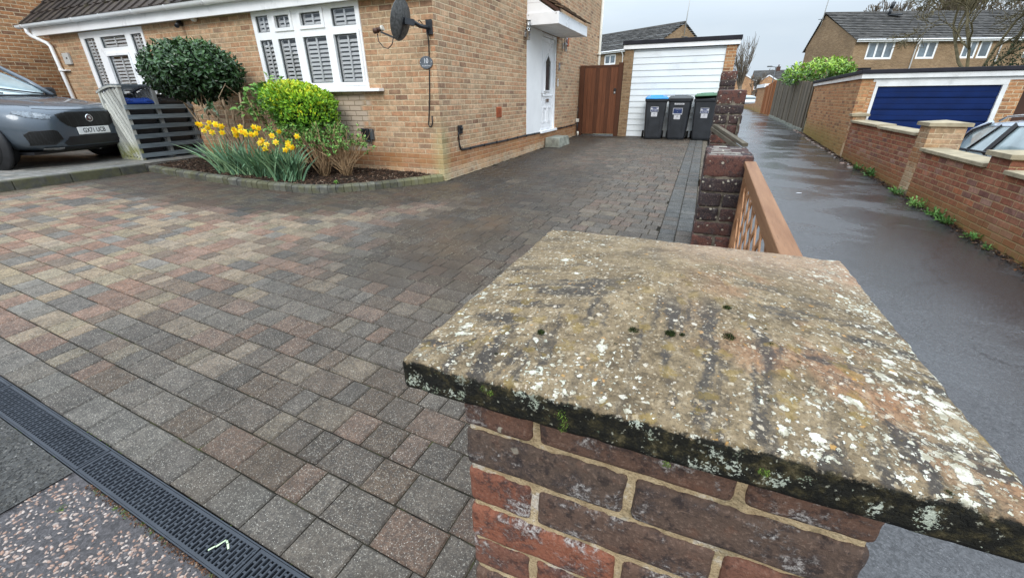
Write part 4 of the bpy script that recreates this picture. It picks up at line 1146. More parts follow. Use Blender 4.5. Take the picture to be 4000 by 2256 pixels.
# side entrance: white infill panel, door, step-over sill
mb = MB(); mb.box(XW-.06, XW+.004, D0+.004, 10.055, -.770, 1.296); mb.build('side_panel', M_PANEL, hs, bevel=.003)
mb = MB()
def sbox(mb, y0, y1, z0, z1, x0, x1): mb.box(XW+x0, XW+x1, y0, y1, z0, z1)
sbox(mb, 10.06, 10.13, -.74, 1.29, -.09, -.012); sbox(mb, 11.09, 11.16, -.74, 1.29, -.09, -.012); sbox(mb, 10.131, 11.089, 1.22, 1.29, -.09, -.012)
dfr = mb.build('door_frame', M_WHITE, hs, bevel=.004)
mb = MB(); sbox(mb, 10.0, 11.22, -.795, -.742, -.09, .055); mb.build('door_sill', M_WHITE, dfr, bevel=.004)
dM = frame_M((XW-.03, 0, 0), (0, 1, 0))
mb = MB(); sbox(mb, 10.133, 11.087, -.735, 1.217, -.085, -.045)
for a, b, c, d in ((10.20, 11.02, 1.12, 1.15), (10.20, 11.02, -.70, -.67), (10.20, 10.23, -.67, 1.12), (10.99, 11.02, -.67, 1.12), (10.20, 11.02, .0, .04)): sbox(mb, a, b, c, d, -.045, -.030)
for s_ in (10.30, 10.66):
    for a, b, c, d in ((s_, s_+.26, -.26, -.22), (s_, s_+.26, -.58, -.55), (s_, s_+.025, -.55, -.26), (s_+.235, s_+.26, -.55, -.26)): sbox(mb, a, b, c, d, -.045, -.030)
dl = mb.build('door', M_WHITE, hs, bevel=.004)
gp_ = [(10.41, .12), (10.80, .12), (10.80, .74), (10.605, .90), (10.41, .74)]
mb = MB(); mb.prism(gp_, -.014, -.010, dM); mb.build('glass_panel', M_DARKGLASS, dl)
mb = MB()
for (a, b) in zip(gp_, gp_[1:]+gp_[:1]):
    A = Vector((XW-.038, a[0], a[1])); B = Vector((XW-.038, b[0], b[1])); mb.obox(A, B, .03, .035, (1, 0, 0))
mb.build('glass_surround', M_WHITE, dl)
mb = MB(); sbox(mb, 10.50, 10.74, -.12, -.05, -.044, -.028); mb.build('letterbox', M_STEEL, dl, bevel=.003)
mb = MB(); sbox(mb, 10.145, 10.185, -.08, .12, -.044, -.030); mb.tube([(XW-.03, 10.165, .06), (XW+.02, 10.165, .06), (XW+.025, 10.28, .06)], .010, 8); mb.build('handle', M_STEEL, dl)
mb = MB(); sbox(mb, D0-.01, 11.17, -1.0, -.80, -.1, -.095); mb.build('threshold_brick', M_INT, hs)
# canopy over the side door
cn = thing('door_canopy', 'white boxed porch canopy with a small brown tiled roof over the side door', 'canopy', (-3.2, 10.2, 1.28)); C0, C1, CX = 9.10, 11.36, -2.85
mb = MB(); mb.box(CX-.02, CX, C0, C1, 1.285, 1.485); mb.box(XW+.003, CX-.0202, C0, C0+.02, 1.285, 1.485); mb.box(XW+.003, CX-.0202, C1-.02, C1, 1.285, 1.485); fa = mb.build('fascia_board', M_WHITE, cn, bevel=.003)
mb = MB(); y = C0+.021
while y < C1-.03: mb.box(XW+.004, CX-.021, y, min(y+.098, C1-.021), 1.298, 1.306); y += .1
mb.build('soffit_boards', M_WHITED, cn, bevel=.004, segs=1)
mb = MB()
for (z0, z1) in ((1.487, 1.66), (1.664, 1.84)):
    f = lambda z: CX-.10-(z-1.49)/.62
    mb.hexa([(XW+.004, C0+.03, z0), (max(XW+.01, f(z0)), C0+.03, z0), (max(XW+.01, f(z0)), C0+.045, z0), (XW+.004, C0+.045, z0), (XW+.004, C0+.03, z1), (max(XW+.01, f(z1)), C0+.03, z1), (max(XW+.01, f(z1)), C0+.045, z1), (XW+.004, C0+.045, z1)])
mb.build('gable_boards', M_WHITE, cn)
mb = MB(); mb.obox((XW+.01, C0+.035, 1.90), (CX-.01, C0+.035, 1.495), .04, .05, (0, 0, 1)); mb.build('bargeboard', M_DKBROWN, cn)
mb = MB(); sv = Vector((XW-CX-.07, 0, 1.95-1.50)); tiled_roof(mb, (CX+.06, C0-.01, 1.505), (0, 1, 0), sv.normalized(), 14, 6, C1-C0+.05, sv.length, .03, 0); mb.build('canopy_tiles', M_TILECN if 'M_TILECN' in globals() else M_TILEC, cn, attr='rnd')
for x in (XW+.04, CX-.06): mb = MB(); mb.lathe([(.012, 0), (.010, .004)], frame_M((x, C0-.0004, 1.455), (1, 0, 0)), 10); mb.build('fixing_cap', M_STEEL, fa)
for y in (C0+.05, C0+.75, C0+1.5, C1-.08): mb = MB(); mb.lathe([(.010, 0), (.008, .004)], frame_M((CX+.0003, y, 1.455), (0, 1, 0)), 10); mb.build('fixing_cap', M_STEEL, fa)
def wall_lamp(y, label):
    t = thing('wall_lamp', label, 'wall lamp', (XW, y, 1.03), 'steel lamps beside the side door'); x = XW+.085
    mb = MB(); mb.box(XW+.001, XW+.03, y-.04, y+.04, 1.08, 1.20); mb.box(XW+.03, x, y-.012, y+.012, 1.13, 1.155); mb.build('bracket', M_STEEL, t, bevel=.004)
    mb = MB(); mb.lathe([(.036, 1.02), (.038, 1.03), (.038, 1.165), (.05, 1.17), (.05, 1.18)], Matrix.Translation((x, y, 0)), 20); mb.build('lower_tube', M_STEEL, t)
    mb = MB(); mb.lathe([(.044, 1.181), (.044, 1.345)], Matrix.Translation((x, y, 0)), 20); mb.build('glass_tube', M_TUBE, t)
    mb = MB(); mb.lathe([(.052, 1.346), (.052, 1.36), (.02, 1.37)], Matrix.Translation((x, y, 0)), 20); mb.build('cap', M_STEEL, t)
wall_lamp(8.99, 'steel cylinder lamp on the wall left of the white side panel')
wall_lamp(11.60, 'steel cylinder lamp under the canopy right of the side door')
t = thing('alarm_sounder', 'small terracotta coloured box on the wall behind the right door lamp', 'alarm box', (XW, 11.95, 1.3))
mb = MB(); mb.box(XW+.001, XW+.06, 11.88, 12.0, 1.16, 1.38); mb.build('cover', M_TERRA, t, bevel=.01)
t = thing('door_number', 'small grey numbered plate on the wall right of the side door', 'number plate', (XW, 11.40, .62))
mb = MB(); mb.box(XW+.001, XW+.012, 11.33, 11.45, .60, .765); mb.build('plate', M_STEEL, t, bevel=.003)
mb = MB(); mb.box(XW+.0121, XW+.014, 11.345, 11.435, .615, .75); mb.build('dark_face', M_SLATESIGN, t)
text_mesh('numerals', '10', .085, frame_M((XW+.0145, 11.39, .683), (0, 1, 0)), M_WHITEINK, t)
t = thing('doorbell', 'white slim doorbell right of the side door', 'doorbell', (XW, 11.29, .27))
mb = MB(); mb.box(XW+.001, XW+.022, 11.265, 11.315, .23, .40); mb.build('casing', M_WHITE, t, bevel=.006)
mb = MB(); mb.box(XW+.0221, XW+.024, 11.278, 11.302, .34, .375); mb.build('button', M_BLACKP, t)
t = thing('air_vent', 'terracotta louvred vent set in the side wall', 'vent', (XW, 7.7, -.35))
mb = MB(); mb.box(XW+.001, XW+.008, 7.585, 7.81, -.345, -.165); mb.build('back_plate', M_TERRA, t, bevel=.002)
mb = MB(); z = -.335
while z < -.18: mb.hexa([(XW+.0085, 7.60, z), (XW+.022, 7.60, z-.003), (XW+.022, 7.795, z-.003), (XW+.0085, 7.795, z), (XW+.0085, 7.60, z+.008), (XW+.022, 7.60, z+.005), (XW+.022, 7.795, z+.005), (XW+.0085, 7.795, z+.008)]); z += .0185
mb.build('louvre', M_TERRA, t)
t = thing('cable_box', 'small black junction box with a cable on the side wall near the corner', 'junction box', (XW, 6.19, -.5))
mb = MB(); mb.box(XW+.001, XW+.03, 6.13, 6.25, -.525, -.40); mb.build('casing', M_BLACKP, t, bevel=.005)
mb = MB(); mb.lathe([(.022, 0), (.022, .02), (.012, .028)], frame_M((XW+.03, 6.20, -.445), (0, 1, 0)), 14); mb.build('sensor', M_DARKMETAL, t)
mb = MB(); pts = [(XW+.012, 6.13, -.50), (XW+.012, 6.135, -.54), (XW+.012, 6.14, -.68), (XW+.012, 6.165, -.745), (XW+.012, 6.22, -.772)]
y = 6.4
while y < 13.1: pts.append((XW+.011, y, -.776+.004*math.sin(y*3)-.0*y)); y += .3
pts += [(XW+.012, 13.2, -.76)]
mb.tube(pts, .0105, 6); mb.tube([(p[0], p[1]+.015, p[2]+.016) for p in pts[2:]], .006, 6); mb.build('cable', M_BLACKP, t)
mb = MB(); y = 6.5
while y < 13: mb.box(XW+.001, XW+.03, y, y+.02, -.792, -.752); y += .52
mb.build('cable_clip', M_DARKMETAL, t)
t = thing('standpipe', 'slim grey pipe standing against the wall by the brown gate', 'pipe', (XW+.04, 13.25, -1.08))
mb = MB(); mb.tube([(XW+.05, 13.26, g(XW, 13.26)), (XW+.05, 13.26, -.62)], .022, 8); mb.build('pipe', M_BLACKP, t)
mb = MB(); mb.tube([(XW+.05, 13.26, -.60), (XW+.05, 13.26, -.30)], .012, 8); mb.build('rod', M_BLACKP, t)
mb = MB(); mb.box(XW+.01, XW+.09, 13.22, 13.30, -.70, -.61); mb.build('box', M_CREAM, t, bevel=.004)
mb = MB(); mb.tube([(XW+.09, 13.22, g(XW, 13.2)), (XW+.09, 13.22, -.96)], .03, 8); mb.build('foot', M_CREAM, t)
# front wall bits
t = thing('outdoor_socket', 'black weatherproof socket box low on the front wall right of the shrubs', 'socket', (-4.85, YW, -.6))
mb = MB(); mb.box(-4.90, -4.755, 5.60, YW-.001, -.60, -.44); mb.build('back_box', M_GREYLID, t, bevel=.008)
mb = MB(); mb.box(-4.945, -4.80, 5.555, 5.60, -.595, -.43); mb.build('lid', M_BLACKP, t, bevel=.014, segs=3)
mb = MB(); mb.tube([(-4.87, 5.58, -.60), (-4.87, 5.58, -.625)], .014, 8); mb.tube([(-4.83, 5.59, -.60), (-4.83, 5.59, -.63)], .017, 8); mb.tube([(-4.80, 5.61, -.6), (-4.80, 5.62, -.70)], .004, 6); mb.build('gland', M_GREYLID, t)
t = thing('house_sign', 'oval slate sign reading 10 on the front wall beside the cable', 'house sign', (-3.675, YW, .44))
SGM = frame_M((-3.675, YW-.001, .445), (1, 0, 0))
mb = MB(); mb.prism([(.105*math.cos(i*math.pi/24), .079*math.sin(i*math.pi/24)) for i in range(48)], .006, .018, SGM); mb.build('plaque', M_SLATESIGN, t, bevel=.002)
text_mesh('numerals', '10', .088, SGM @ Matrix.Translation((0, .017, .0186)), M_WHITEINK, t, sx=.9)
text_mesh('street_name', 'Woodland Drive', .0205, SGM @ Matrix.Translation((0, -.041, .0186)), M_WHITEINK, t)
mb = MB()
for x in (-.088, .088): mb.lathe([(.0085, .018), (.006, .024), (.0001, .026)], SGM @ Matrix.Translation((x, 0, 0)), 10)
mb.build('screw', M_STEEL, t)
t = thing('wall_floodlight', 'small black floodlight under the eaves between the two windows', 'floodlight', (-8.6, 5.6, 1.2))
mb = MB(); mb.tube([(-8.62, 5.645, 1.20), (-8.60, 5.58, 1.20), (-8.57, 5.52, 1.15)], .035, 10); mb.build('lamp_body', M_BLACKP, t)
mb = MB(); mb.box(-8.69, -8.61, 5.62, YW-.001, 1.17, 1.25); mb.build('mount', M_BLACKP, t, bevel=.004)
t = thing('security_sensor', 'small white dome sensor under the eaves right of the floodlight', 'sensor', (-8.2, 5.6, 1.22))
mb = MB(); mb.lathe([(.05, 1.254), (.05, 1.232), (.038, 1.21), (.0001, 1.20)], Matrix.Translation((-8.2, 5.6, 0)), 16); mb.build('dome', M_WHITE, t)
t = thing('meter_box', 'small pale grey box on the wall between the downpipe and the left window', 'wall box', (-12.5, YW, .7))
mb = MB(); mb.box(-12.68, -12.45, 5.605, YW-.001, .70, .915); mb.build('casing', M_POSTW, t, bevel=.008)
mb = MB(); mb.box(-12.55, -12.51, 5.60, 5.6045, .80, .83); mb.build('catch', M_DARKMETAL, t)
# satellite dish
sd = thing('satellite_dish', 'dark mesh satellite dish bracketed to the front wall near the corner', 'satellite dish', (-3.7, 5.4, .9))
cD = Vector((-3.715, 5.20, .895)); nD = Vector((-.96, -.02, .25)).normalized()
m = frame_M(cD, nD.cross(Vector((0, 0, 1))).normalized()*-1, nD.cross(nD.cross(Vector((0, 0, 1)))).normalized()*-1)
def dishM():
    z = nD; x = Vector((0, 0, 1)).cross(z).normalized(); y = z.cross(x); mm = Matrix((x, y, z)).transposed().to_4x4(); mm.translation = cD; return mm
DM = dishM(); mb = MB(); mb.smooth = True; n, kx = 8, 40
for side in (0, -.004):
    b = len(mb.v)
    for i in range(n+1):
        rr = i/n
        for k in range(kx):
            a = 2*math.pi*k/kx; x, y = .205*rr*math.cos(a), .23*rr*math.sin(a)
            mb.v.append(tuple(DM @ Vector((x, y, .9*(x*x+y*y)-.035+side))))
    for i in range(n):
        for k in range(kx):
            k2 = (k+1) % kx; q = (b+i*kx+k, b+i*kx+k2, b+(i+1)*kx+k2, b+(i+1)*kx+k); mb.face(q if side == 0 else q[::-1])
ds = mb.build('reflector', plain('perforated_dish', (.10, .10, .097), .6, .4, .45, 30, bump=.6, bscale=400), sd)
mb = MB(); pts = [DM @ Vector((.205*math.cos(2*math.pi*k/40), .23*math.sin(2*math.pi*k/40), .9*(.205**2*math.cos(2*math.pi*k/40)**2+.23**2*math.sin(2*math.pi*k/40)**2)-.035)) for k in range(41)]
mb.tube(pts, .0055, 6, cap=False); mb.build('rim', M_GREYLID, ds)
mb = MB(); bk = DM @ Vector((0, -.02, -.06)); mb.obox(DM @ Vector((0, -.20, .0)), DM @ Vector((0, .04, -.045)), .035, .022, nD)
mb.tube([bk, (-3.60, 5.30, .88), (-3.585, 5.42, .85), (-3.575, 5.60, .85)], .026, 10); mb.box(-3.62, -3.535, 5.615, YW-.001, .775, .945); mb.obox(DM @ Vector((0, .0, -.05)), (-3.60, 5.31, .87), .06, .07)
mb.build('wall_bracket', M_DARKMETAL, sd)
arm_a = DM @ Vector((0, -.22, .01)); arm_b = Vector((-4.00, 5.14, .775))
mb = MB(); mb.obox(arm_a, arm_b, .02, .022); mb.build('feed_arm', M_DARKMETAL, sd)
mb = MB(); d = (cD-arm_b).normalized(); d = Vector((.8, .1, .25)).normalized()
mb.tube([arm_b+Vector((-.05, 0, .02)), arm_b+Vector((-.05, 0, .02))+d*.07], .026, 12); mb.tube([arm_b+Vector((-.10, -.01, .012)), arm_b+Vector((-.04, 0, .02))], .032, 12); lnb = mb.build('receiver_head', M_DKBROWN, sd)
mb = MB(); mb.tube([arm_b+Vector((.012, .007, .037)), arm_b+Vector((.035, .01, .045))], .033, 14); mb.build('receiver_cap', M_CREAM, lnb)
mb = MB(); mb.tube([(-4.06, 5.14, .76), (-4.05, 5.14, .67), (-3.99, 5.15, .60), (-3.92, 5.15, .585), (-3.86, 5.16, .63), (-3.83, 5.17, .72)], .006, 6)
mb.tube([(-3.60, 5.42, .90), (-3.64, 5.5, .93), (-3.66, 5.6, .90)], .006, 6)
mb.tube([(-3.60, 5.60, .82), (-3.605, 5.635, .70), (-3.625, 5.640, .45), (-3.668, 5.640, .0), (-3.712, 5.640, -.30), (-3.725, 5.640, -.36), (-3.705, 5.640, -.392), (-3.675, 5.640, -.385), (-3.655, 5.640, -.34), (-3.652, 5.640, -.24)], .0085, 8); mb.build('coaxial_cable', M_BLACKP, sd)
# doorstep
st = thing('doorstep', 'weathered grey concrete step on the paving below the side door', 'step', (-3.3, 10.75, -1.13))
mb = MB(); P = [(-3.50, 10.34), (-3.10, 10.30), (-3.09, 11.18), (-3.50, 11.22)]
zb = -1.15; zt = -.915; ins = .035
mb.hexa([(P[0][0], P[0][1], zb), (P[1][0], P[1][1], zb), (P[2][0], P[2][1], zb), (P[3][0], P[3][1], zb), (P[0][0], P[0][1]+ins, zt), (P[1][0]-ins, P[1][1]+ins, zt), (P[2][0]-ins, P[2][1]-ins, zt), (P[3][0], P[3][1]-ins, zt)])
mb.build('concrete_block', M_STEPC, st, bevel=.018, segs=3)
# neighbouring house on the left
nh = thing('brick_house', 'orange brick neighbouring house wall behind the downpipe at the far left', 'house', (-17, 7, -1.2))
mb = MB(); mb.box(-20, -14.2, 1.5, 13, -1.4, 4.6); mb.build('wall', M_BRICKG, nh)
mb = MB(); mb.hexa([(-20.3, 1.2, 4.6), (-13.9, 1.2, 4.6), (-13.9, 13.3, 4.6), (-20.3, 13.3, 4.6), (-17.5, 1.2, 6.8), (-16.9, 1.2, 6.8), (-16.9, 13.3, 6.8), (-17.5, 13.3, 6.8)]); mb.build('roof', M_TILE, nh)

# ================================================================== WHITE GARAGE, GATE, BINS
GY = 13.4
gg = thing('garage', 'flat roofed garage with a white panelled door behind the wheelie bins', 'garage', (-.9, 15.5, -1.08))
mb = MB(); mb.box(-2.265, -2.024, GY, GY+5, -1.25, 1.152); mb.build('gate_side_pier', M_BRICKFAR, gg)
mb = MB(); mb.box(.283, .52, GY, GY+5, -1.25, 1.152); mb.box(-2.02, .28, GY+4.8, GY+5, -1.2, 1.15); mb.build('wall', M_BRICKG, gg)
mb = MB()
for i in range(15):
    z0 = -1.075+.1555*i
    z1 = min(z0+.1555, 1.148)
    if z1-z0 < .03: break
    mb.hexa([(-2.021, GY+.030, z0+.001), (.280, GY+.030, z0+.001), (.280, GY+.07, z0+.001), (-2.021, GY+.07, z0+.001), (-2.021, GY+.045, z1-.010), (.280, GY+.045, z1-.010), (.280, GY+.07, z1-.010), (-2.021, GY+.07, z1-.010)])
mb.box(-2.021, .280, GY+.06, GY+.09, -1.075, 1.148)
mb.build('door', M_WHITEG, gg)
mb = MB(); mb.box(-2.30, .575, GY-.055, GY-.03, 1.155, 1.262); mb.build('fascia', M_WHITE, gg, bevel=.003)
mb = MB(); mb.hexa([(-2.325, GY-.085, 1.262), (.60, GY-.085, 1.262), (.60, GY+5.1, 1.20), (-2.325, GY+5.1, 1.20), (-2.325, GY-.085, 1.358), (.60, GY-.085, 1.358), (.60, GY+5.1, 1.30), (-2.325, GY+5.1, 1.30)]); mb.build('roof', M_FELT, gg, bevel=.01)
mb = MB(); mb.box(-2.30, -2.28, GY-.03, GY+5, 1.153, 1.262); mb.box(.555, .575, GY-.03, GY+5, 1.153, 1.262); mb.build('side_fascia', M_WHITED, gg)
gt = thing('side_gate', 'dark brown boarded garden gate between the house and the garage', 'gate', (-2.88, GY, -1.06))
mb = MB(); x = -3.36; i = 0
while x < -2.42:
    mb.cur = rnd(0, 1); w = .108; mb.box(x+.002, min(x+w, -2.405)-.002, GY+.012+.001*(i % 2), GY+.035, -1.03, .735); x += w; i += 1
mb.build('boards', M_GATE, gt, attr='rnd')
mb = MB(); mb.cur = .5; mb.box(-3.36, -2.405, GY+.004, GY+.04, .737, .80); mb.build('top_rail', M_GATE, gt, bevel=.004)
for a, b, zt in ((-3.50, -3.365, .805), (-2.40, -2.275, .85)):
    mb = MB(); mb.box(a, b, GY-.02, GY+.07, -1.09, zt); mb.build('post', M_GATE, gt, bevel=.005)
mb = MB(); mb.lathe([(.001, 0), (.04, 0), (.04, .012), (.001, .013)], frame_M((-2.455, GY+.011, .16), (1, 0, 0)), 18); mb.box(-2.485, -2.425, GY-.006, GY+.0115, .055, .20); mb.build('latch', M_BLACKP, gt, bevel=.004)
mb = MB(); mb.box(-2.475, -2.435, GY-.012, GY-.0065, .065, .115); mb.build('keypad', M_STEEL, gt)

def wheelie_bin(name, label, x, y, rz, lid_mat, ajar=0.0, style=0):
    zb = g(x, y)
    t = thing(name, label, 'wheelie bin', (x, y, zb), 'wheelie bins in front of the white garage door')
    T = Matrix.Translation((x, y, zb)) @ Matrix.Rotation(rz, 4, 'Z')
    mb = MB()
    bm = bmesh.new()
    secs = [(.01, .215, .00, .235), (.06, .225, -.01, .25), (.30, .238, -.02, .262), (.93, .268, -.05, .315), (.955, .290, -.065, .33), (1.0, .292, -.067, .332)]
    # (z, half width, front y offset, rear)  the front leans outwards with height
    rings = []
    for z, hw, fy, ry in secs:
        pts = []; r = .05; yf = -.25+fy*1.6; yr = ry
        for cx, cy, a0 in ((hw-r, yr-r, 0), (-hw+r, yr-r, 90), (-hw+r, yf+r, 180), (hw-r, yf+r, 270)):
            for k in range(5): a = R(a0+22.5*k); pts.append((cx+r*math.cos(a), cy+r*math.sin(a), z))
        rings.append(pts)
    b = len(mb.v); n = 20; mb.smooth = False
    for rg in rings: mb.v += [tuple(T @ Vector(p)) for p in rg]
    for i in range(len(rings)-1):
        for k in range(n): k2 = (k+1) % n; mb.face((b+i*n+k, b+i*n+k2, b+(i+1)*n+k2, b+(i+1)*n+k))
    mb.face([b+k for k in range(n)][::-1]); mb.face([b+(len(rings)-1)*n+k for k in range(n)])
    # moulded ribs on the front
    for xr in (-.155, .155): mb.obox(T @ Vector((xr*.86, -.254, .04)), T @ Vector((xr, -.313, .56)), .022, .012, (0, -1, 0))
    body = mb.build('body', M_BINBODY, t)
    # wheels, axle, handle, lid
    for s_ in (-1, 1):
        w = MB(); m = T @ Matrix.Translation((s_*.262, .20, .10)) @ Matrix.Rotation(R(90), 4, 'Y'); w.lathe([(.02, -.025), (.09, -.025), (.10, -.015), (.10, .015), (.09, .025), (.02, .025)], m, 20); wh = w.build('wheel', M_RUBBER, t)
        w = MB(); w.lathe([(.001, -.027), (.05, -.0275), (.055, .0275), (.001, .028)], m, 14); w.build('hub', M_BLACKP, wh)
    w = MB(); w.tube([T @ Vector((-.22, .37, .99)), T @ Vector((.22, .37, .99))], .016, 8)
    for s_ in (-.2, .2): w.obox(T @ Vector((s_, .30, .96)), T @ Vector((s_, .38, .99)), .03, .05)
    w.build('rear_handle', M_BINBODY, t)
    LM = T @ Matrix.Translation((0, .33, 1.004)) @ Matrix.Rotation(R(-ajar), 4, 'X') @ Matrix.Translation((0, -.33, 0))
    if style == 2: LM = LM @ Matrix.Rotation(R(-2.0), 4, 'Y')
    l = MB(); rr = []
    for z, e, fy in ((0, .0, 0), (.028, -.002, 0), (.055, -.035, .02), (.072, -.07, .05)):
        pts = []; r = .055; hw = .293+e; yf = -.372-e; yr = .335+e*.6
        for cx, cy, a0 in ((hw-r, yr-r, 0), (-hw+r, yr-r, 90), (-hw+r, yf+r, 180), (hw-r, yf+r, 270)):
            for k in range(5): a = R(a0+22.5*k); pts.append((cx+r*math.cos(a), cy+r*math.sin(a), z))
        rr.append(pts)
    b = len(l.v)
    for rg in rr: l.v += [tuple(LM @ Vector(p)) for p in rg]
    for i in range(3):
        for k in range(n): k2 = (k+1) % n; l.face((b+i*n+k, b+i*n+k2, b+(i+1)*n+k2, b+(i+1)*n+k))
    l.face([b+k for k in range(n)][::-1]); l.face([b+3*n+k for k in range(n)])
    for s_ in (-1, 1): l.hexa([(s_*.20-.05, -.36, .03), (s_*.20+.05, -.36, .03), (s_*.20+.05, -.28, .03), (s_*.20-.05, -.28, .03), (s_*.20-.05, -.345, .072), (s_*.20+.05, -.345, .072), (s_*.20+.05, -.27, .078), (s_*.20-.05, -.27, .078)], LM)
    l.hexa([(-.17, -.20, .071), (.17, -.20, .071), (.17, .20, .071), (-.17, .20, .071), (-.15, -.18, .098), (.15, -.18, .098), (.15, .20, .098), (-.15, .20, .098)], LM)
    l.build('lid', lid_mat, t, bevel=.006)
    # stickers lie on the sloping front
    def FP(xx, z):
        k = interp(z, [(.06, -.01), (.30, -.02), (.93, -.05)]); return T @ Vector((xx, -.25+1.6*k-.0015, z))
    up = (FP(0, .8)-FP(0, .6)).normalized(); xd = (T.to_3x3() @ Vector((1, 0, 0))).normalized()
    def sticker(nm, cx, zc, w_, h_, mat, lift=.0): 
        m = MB(); o = FP(cx, zc); mm = frame_M(o, xd, up); m.box(-w_/2, w_/2, -h_/2, h_/2, lift, lift+.0012, mm); ob = m.build(nm, mat, body); return mm @ Matrix.Translation((0, 0, lift+.0014)), ob
    ox = -.03 if style == 0 else (.0 if style == 1 else .0)
    if style == 1:
        mm, ob = sticker('maker_plate', .0, .885, .24, .036, M_STICK); text_mesh('maker_name', 'SSI SCHAEFER', .031, mm, M_INK, ob)
        mm, ob = sticker('council_label', -.02, .72, .235, .135, M_STICKB)
        q = MB(); q.box(-.118, .118, .055, .066, 0, .0006, mm); q.box(-.118, -.108, -.067, .055, 0, .0006, mm); q.box(.108, .118, -.067, .055, 0, .0006, mm)
        q.box(-.06, .03, .028, .032, 0, .0006, mm); q.box(.03, .09, .033, .037, 0, .0006, mm); q.box(-.01, .004, -.034, -.024, 0, .0006, mm); q.build('worn_print', M_STICK, ob)
        mm, ob2 = sticker('council_strip', -.02, .640, .235, .024, M_STICK, .0004); text_mesh('council_text', 'DISTRICT COUNCIL', .019, mm, M_STICKB, ob2)
        nx, nz = -.025, .565
    else:
        zc = .755 if style == 0 else .725
        mm, ob = sticker('council_label', ox, zc, .20, .125, M_STICK)
        q = MB(); q.prism([(-.092, .053), (.092, .053), (.092, .040), (.05, .034), (.03, .022), (-.04, .022), (-.06, .034), (-.092, .038)], 0, .0006, mm); q.box(-.05, .06, .006, .018, 0, .0006, mm); q.build('wave_emblem', M_STICKB, ob)
        q = MB(); q.box(-.092, .092, -.058, .001, 0, .0005, mm); q.build('name_band', M_STICKB, ob)
        text_mesh('council_name', 'MID SUSSEX', .034, mm @ Matrix.Translation((0, -.017, .0006)), M_WHITEINK, ob, sx=.86)
        text_mesh('council_text', 'DISTRICT COUNCIL', .019, mm @ Matrix.Translation((0, -.045, .0006)), M_WHITEINK, ob, sx=.86)
        nx, nz = ox, zc-.125
    mm, ob = sticker('number_sticker', nx+.005, nz, .155, .105, M_STICK, .0006)
    text_mesh('numerals', '10', .052, mm @ Matrix.Translation((0, .014, 0)), M_INK, ob)
    text_mesh('street_name', 'Woodland Drive', .013, mm @ Matrix.Translation((0, -.028, 0)), M_INK, ob)
    return t
wheelie_bin('wheelie_bin', 'dark wheelie bin with a bright blue lid, nearest the brown gate', -1.235, 12.98, R(7), M_BLUELID, 0, 0)
wheelie_bin('wheelie_bin', 'dark wheelie bin with a grey lid and worn navy label', -.61, 13.02, R(-2), M_GREYLID, 0, 1)
wheelie_bin('wheelie_bin', 'dark wheelie bin with a green lid propped slightly open', .015, 13.02, R(-1), M_GREENLID, 5, 2)
from mathutils.bvhtree import BVHTree
# ================================================================== RIGHT OF THE FOOTPATH
gw = thing('garden_wall', 'long low red brick wall with stepped stone copings along the right of the footpath', 'wall', (3.3, 8, -1.6))
mb = MB()
SEG = [(12.72, 10.86, -.600), (10.86, 8.86, -.620), (8.86, 6.72, -.812), (6.72, 2.2, -.828)]
for ya, yb, zt in SEG:
    mb.hexa([(3.2, yb, -2.1), (3.42, yb, -2.1), (3.42, ya, -2.1), (3.2, ya, -2.1), (3.2, yb, zt), (3.42, yb, zt), (3.42, ya, zt), (3.2, ya, zt)])
mb.build('brickwork', M_REDWALL, gw)
CZ = [(12.66, 11.78, -.598), (11.775, 10.87, -.598), (10.80, 9.95, -.617), (9.945, 9.04, -.617), (8.70, 8.08, -.808), (8.075, 7.48, -.808), (7.475, 6.93, -.808), (6.50, 5.6, -.824), (5.595, 4.6, -.824), (4.595, 3.4, -.824)]
for ya, yb, z in CZ:
    mb = MB(); mb.hexa([(3.155, yb, z), (3.465, yb, z), (3.465, ya, z), (3.155, ya, z), (3.155, yb, z+.046), (3.465, yb, z+.058), (3.465, ya, z+.058), (3.155, ya, z+.046)])
    mb.build('coping', M_COPING, gw, bevel=.005)
for y0, y1, x1, zt in ((12.72, 12.88, 3.45, -.470), (8.70, 9.06, 3.62, -.455), (6.52, 6.92, 3.66, -.665)):
    mb = MB(); mb.box(3.197, x1, y0, y1, -2.1, zt); p = mb.build('wall_pier', M_BRICK if y0 > 8 else M_REDWALL, gw)
    mb = MB(); cx, cy = (3.197+x1)/2, (y0+y1)/2; hx, hy = (x1-3.197)/2+.045, (y1-y0)/2+.045
    mb.hexa([(cx-hx, cy-hy, zt), (cx+hx, cy-hy, zt), (cx+hx, cy+hy, zt), (cx-hx, cy+hy, zt), (cx-hx, cy-hy, zt+.05), (cx+hx, cy-hy, zt+.05), (cx+hx, cy+hy, zt+.05), (cx-hx, cy+hy, zt+.05)])
    b = len(mb.v); mb.v += [(cx-hx, cy-hy, zt+.0502), (cx+hx, cy-hy, zt+.0502), (cx+hx, cy+hy, zt+.0502), (cx-hx, cy+hy, zt+.0502), (cx, cy, zt+.085)]
    for i in range(4): mb.face((b+i, b+(i+1) % 4, b+4))
    mb.build('pier_cap', M_COPING, p)
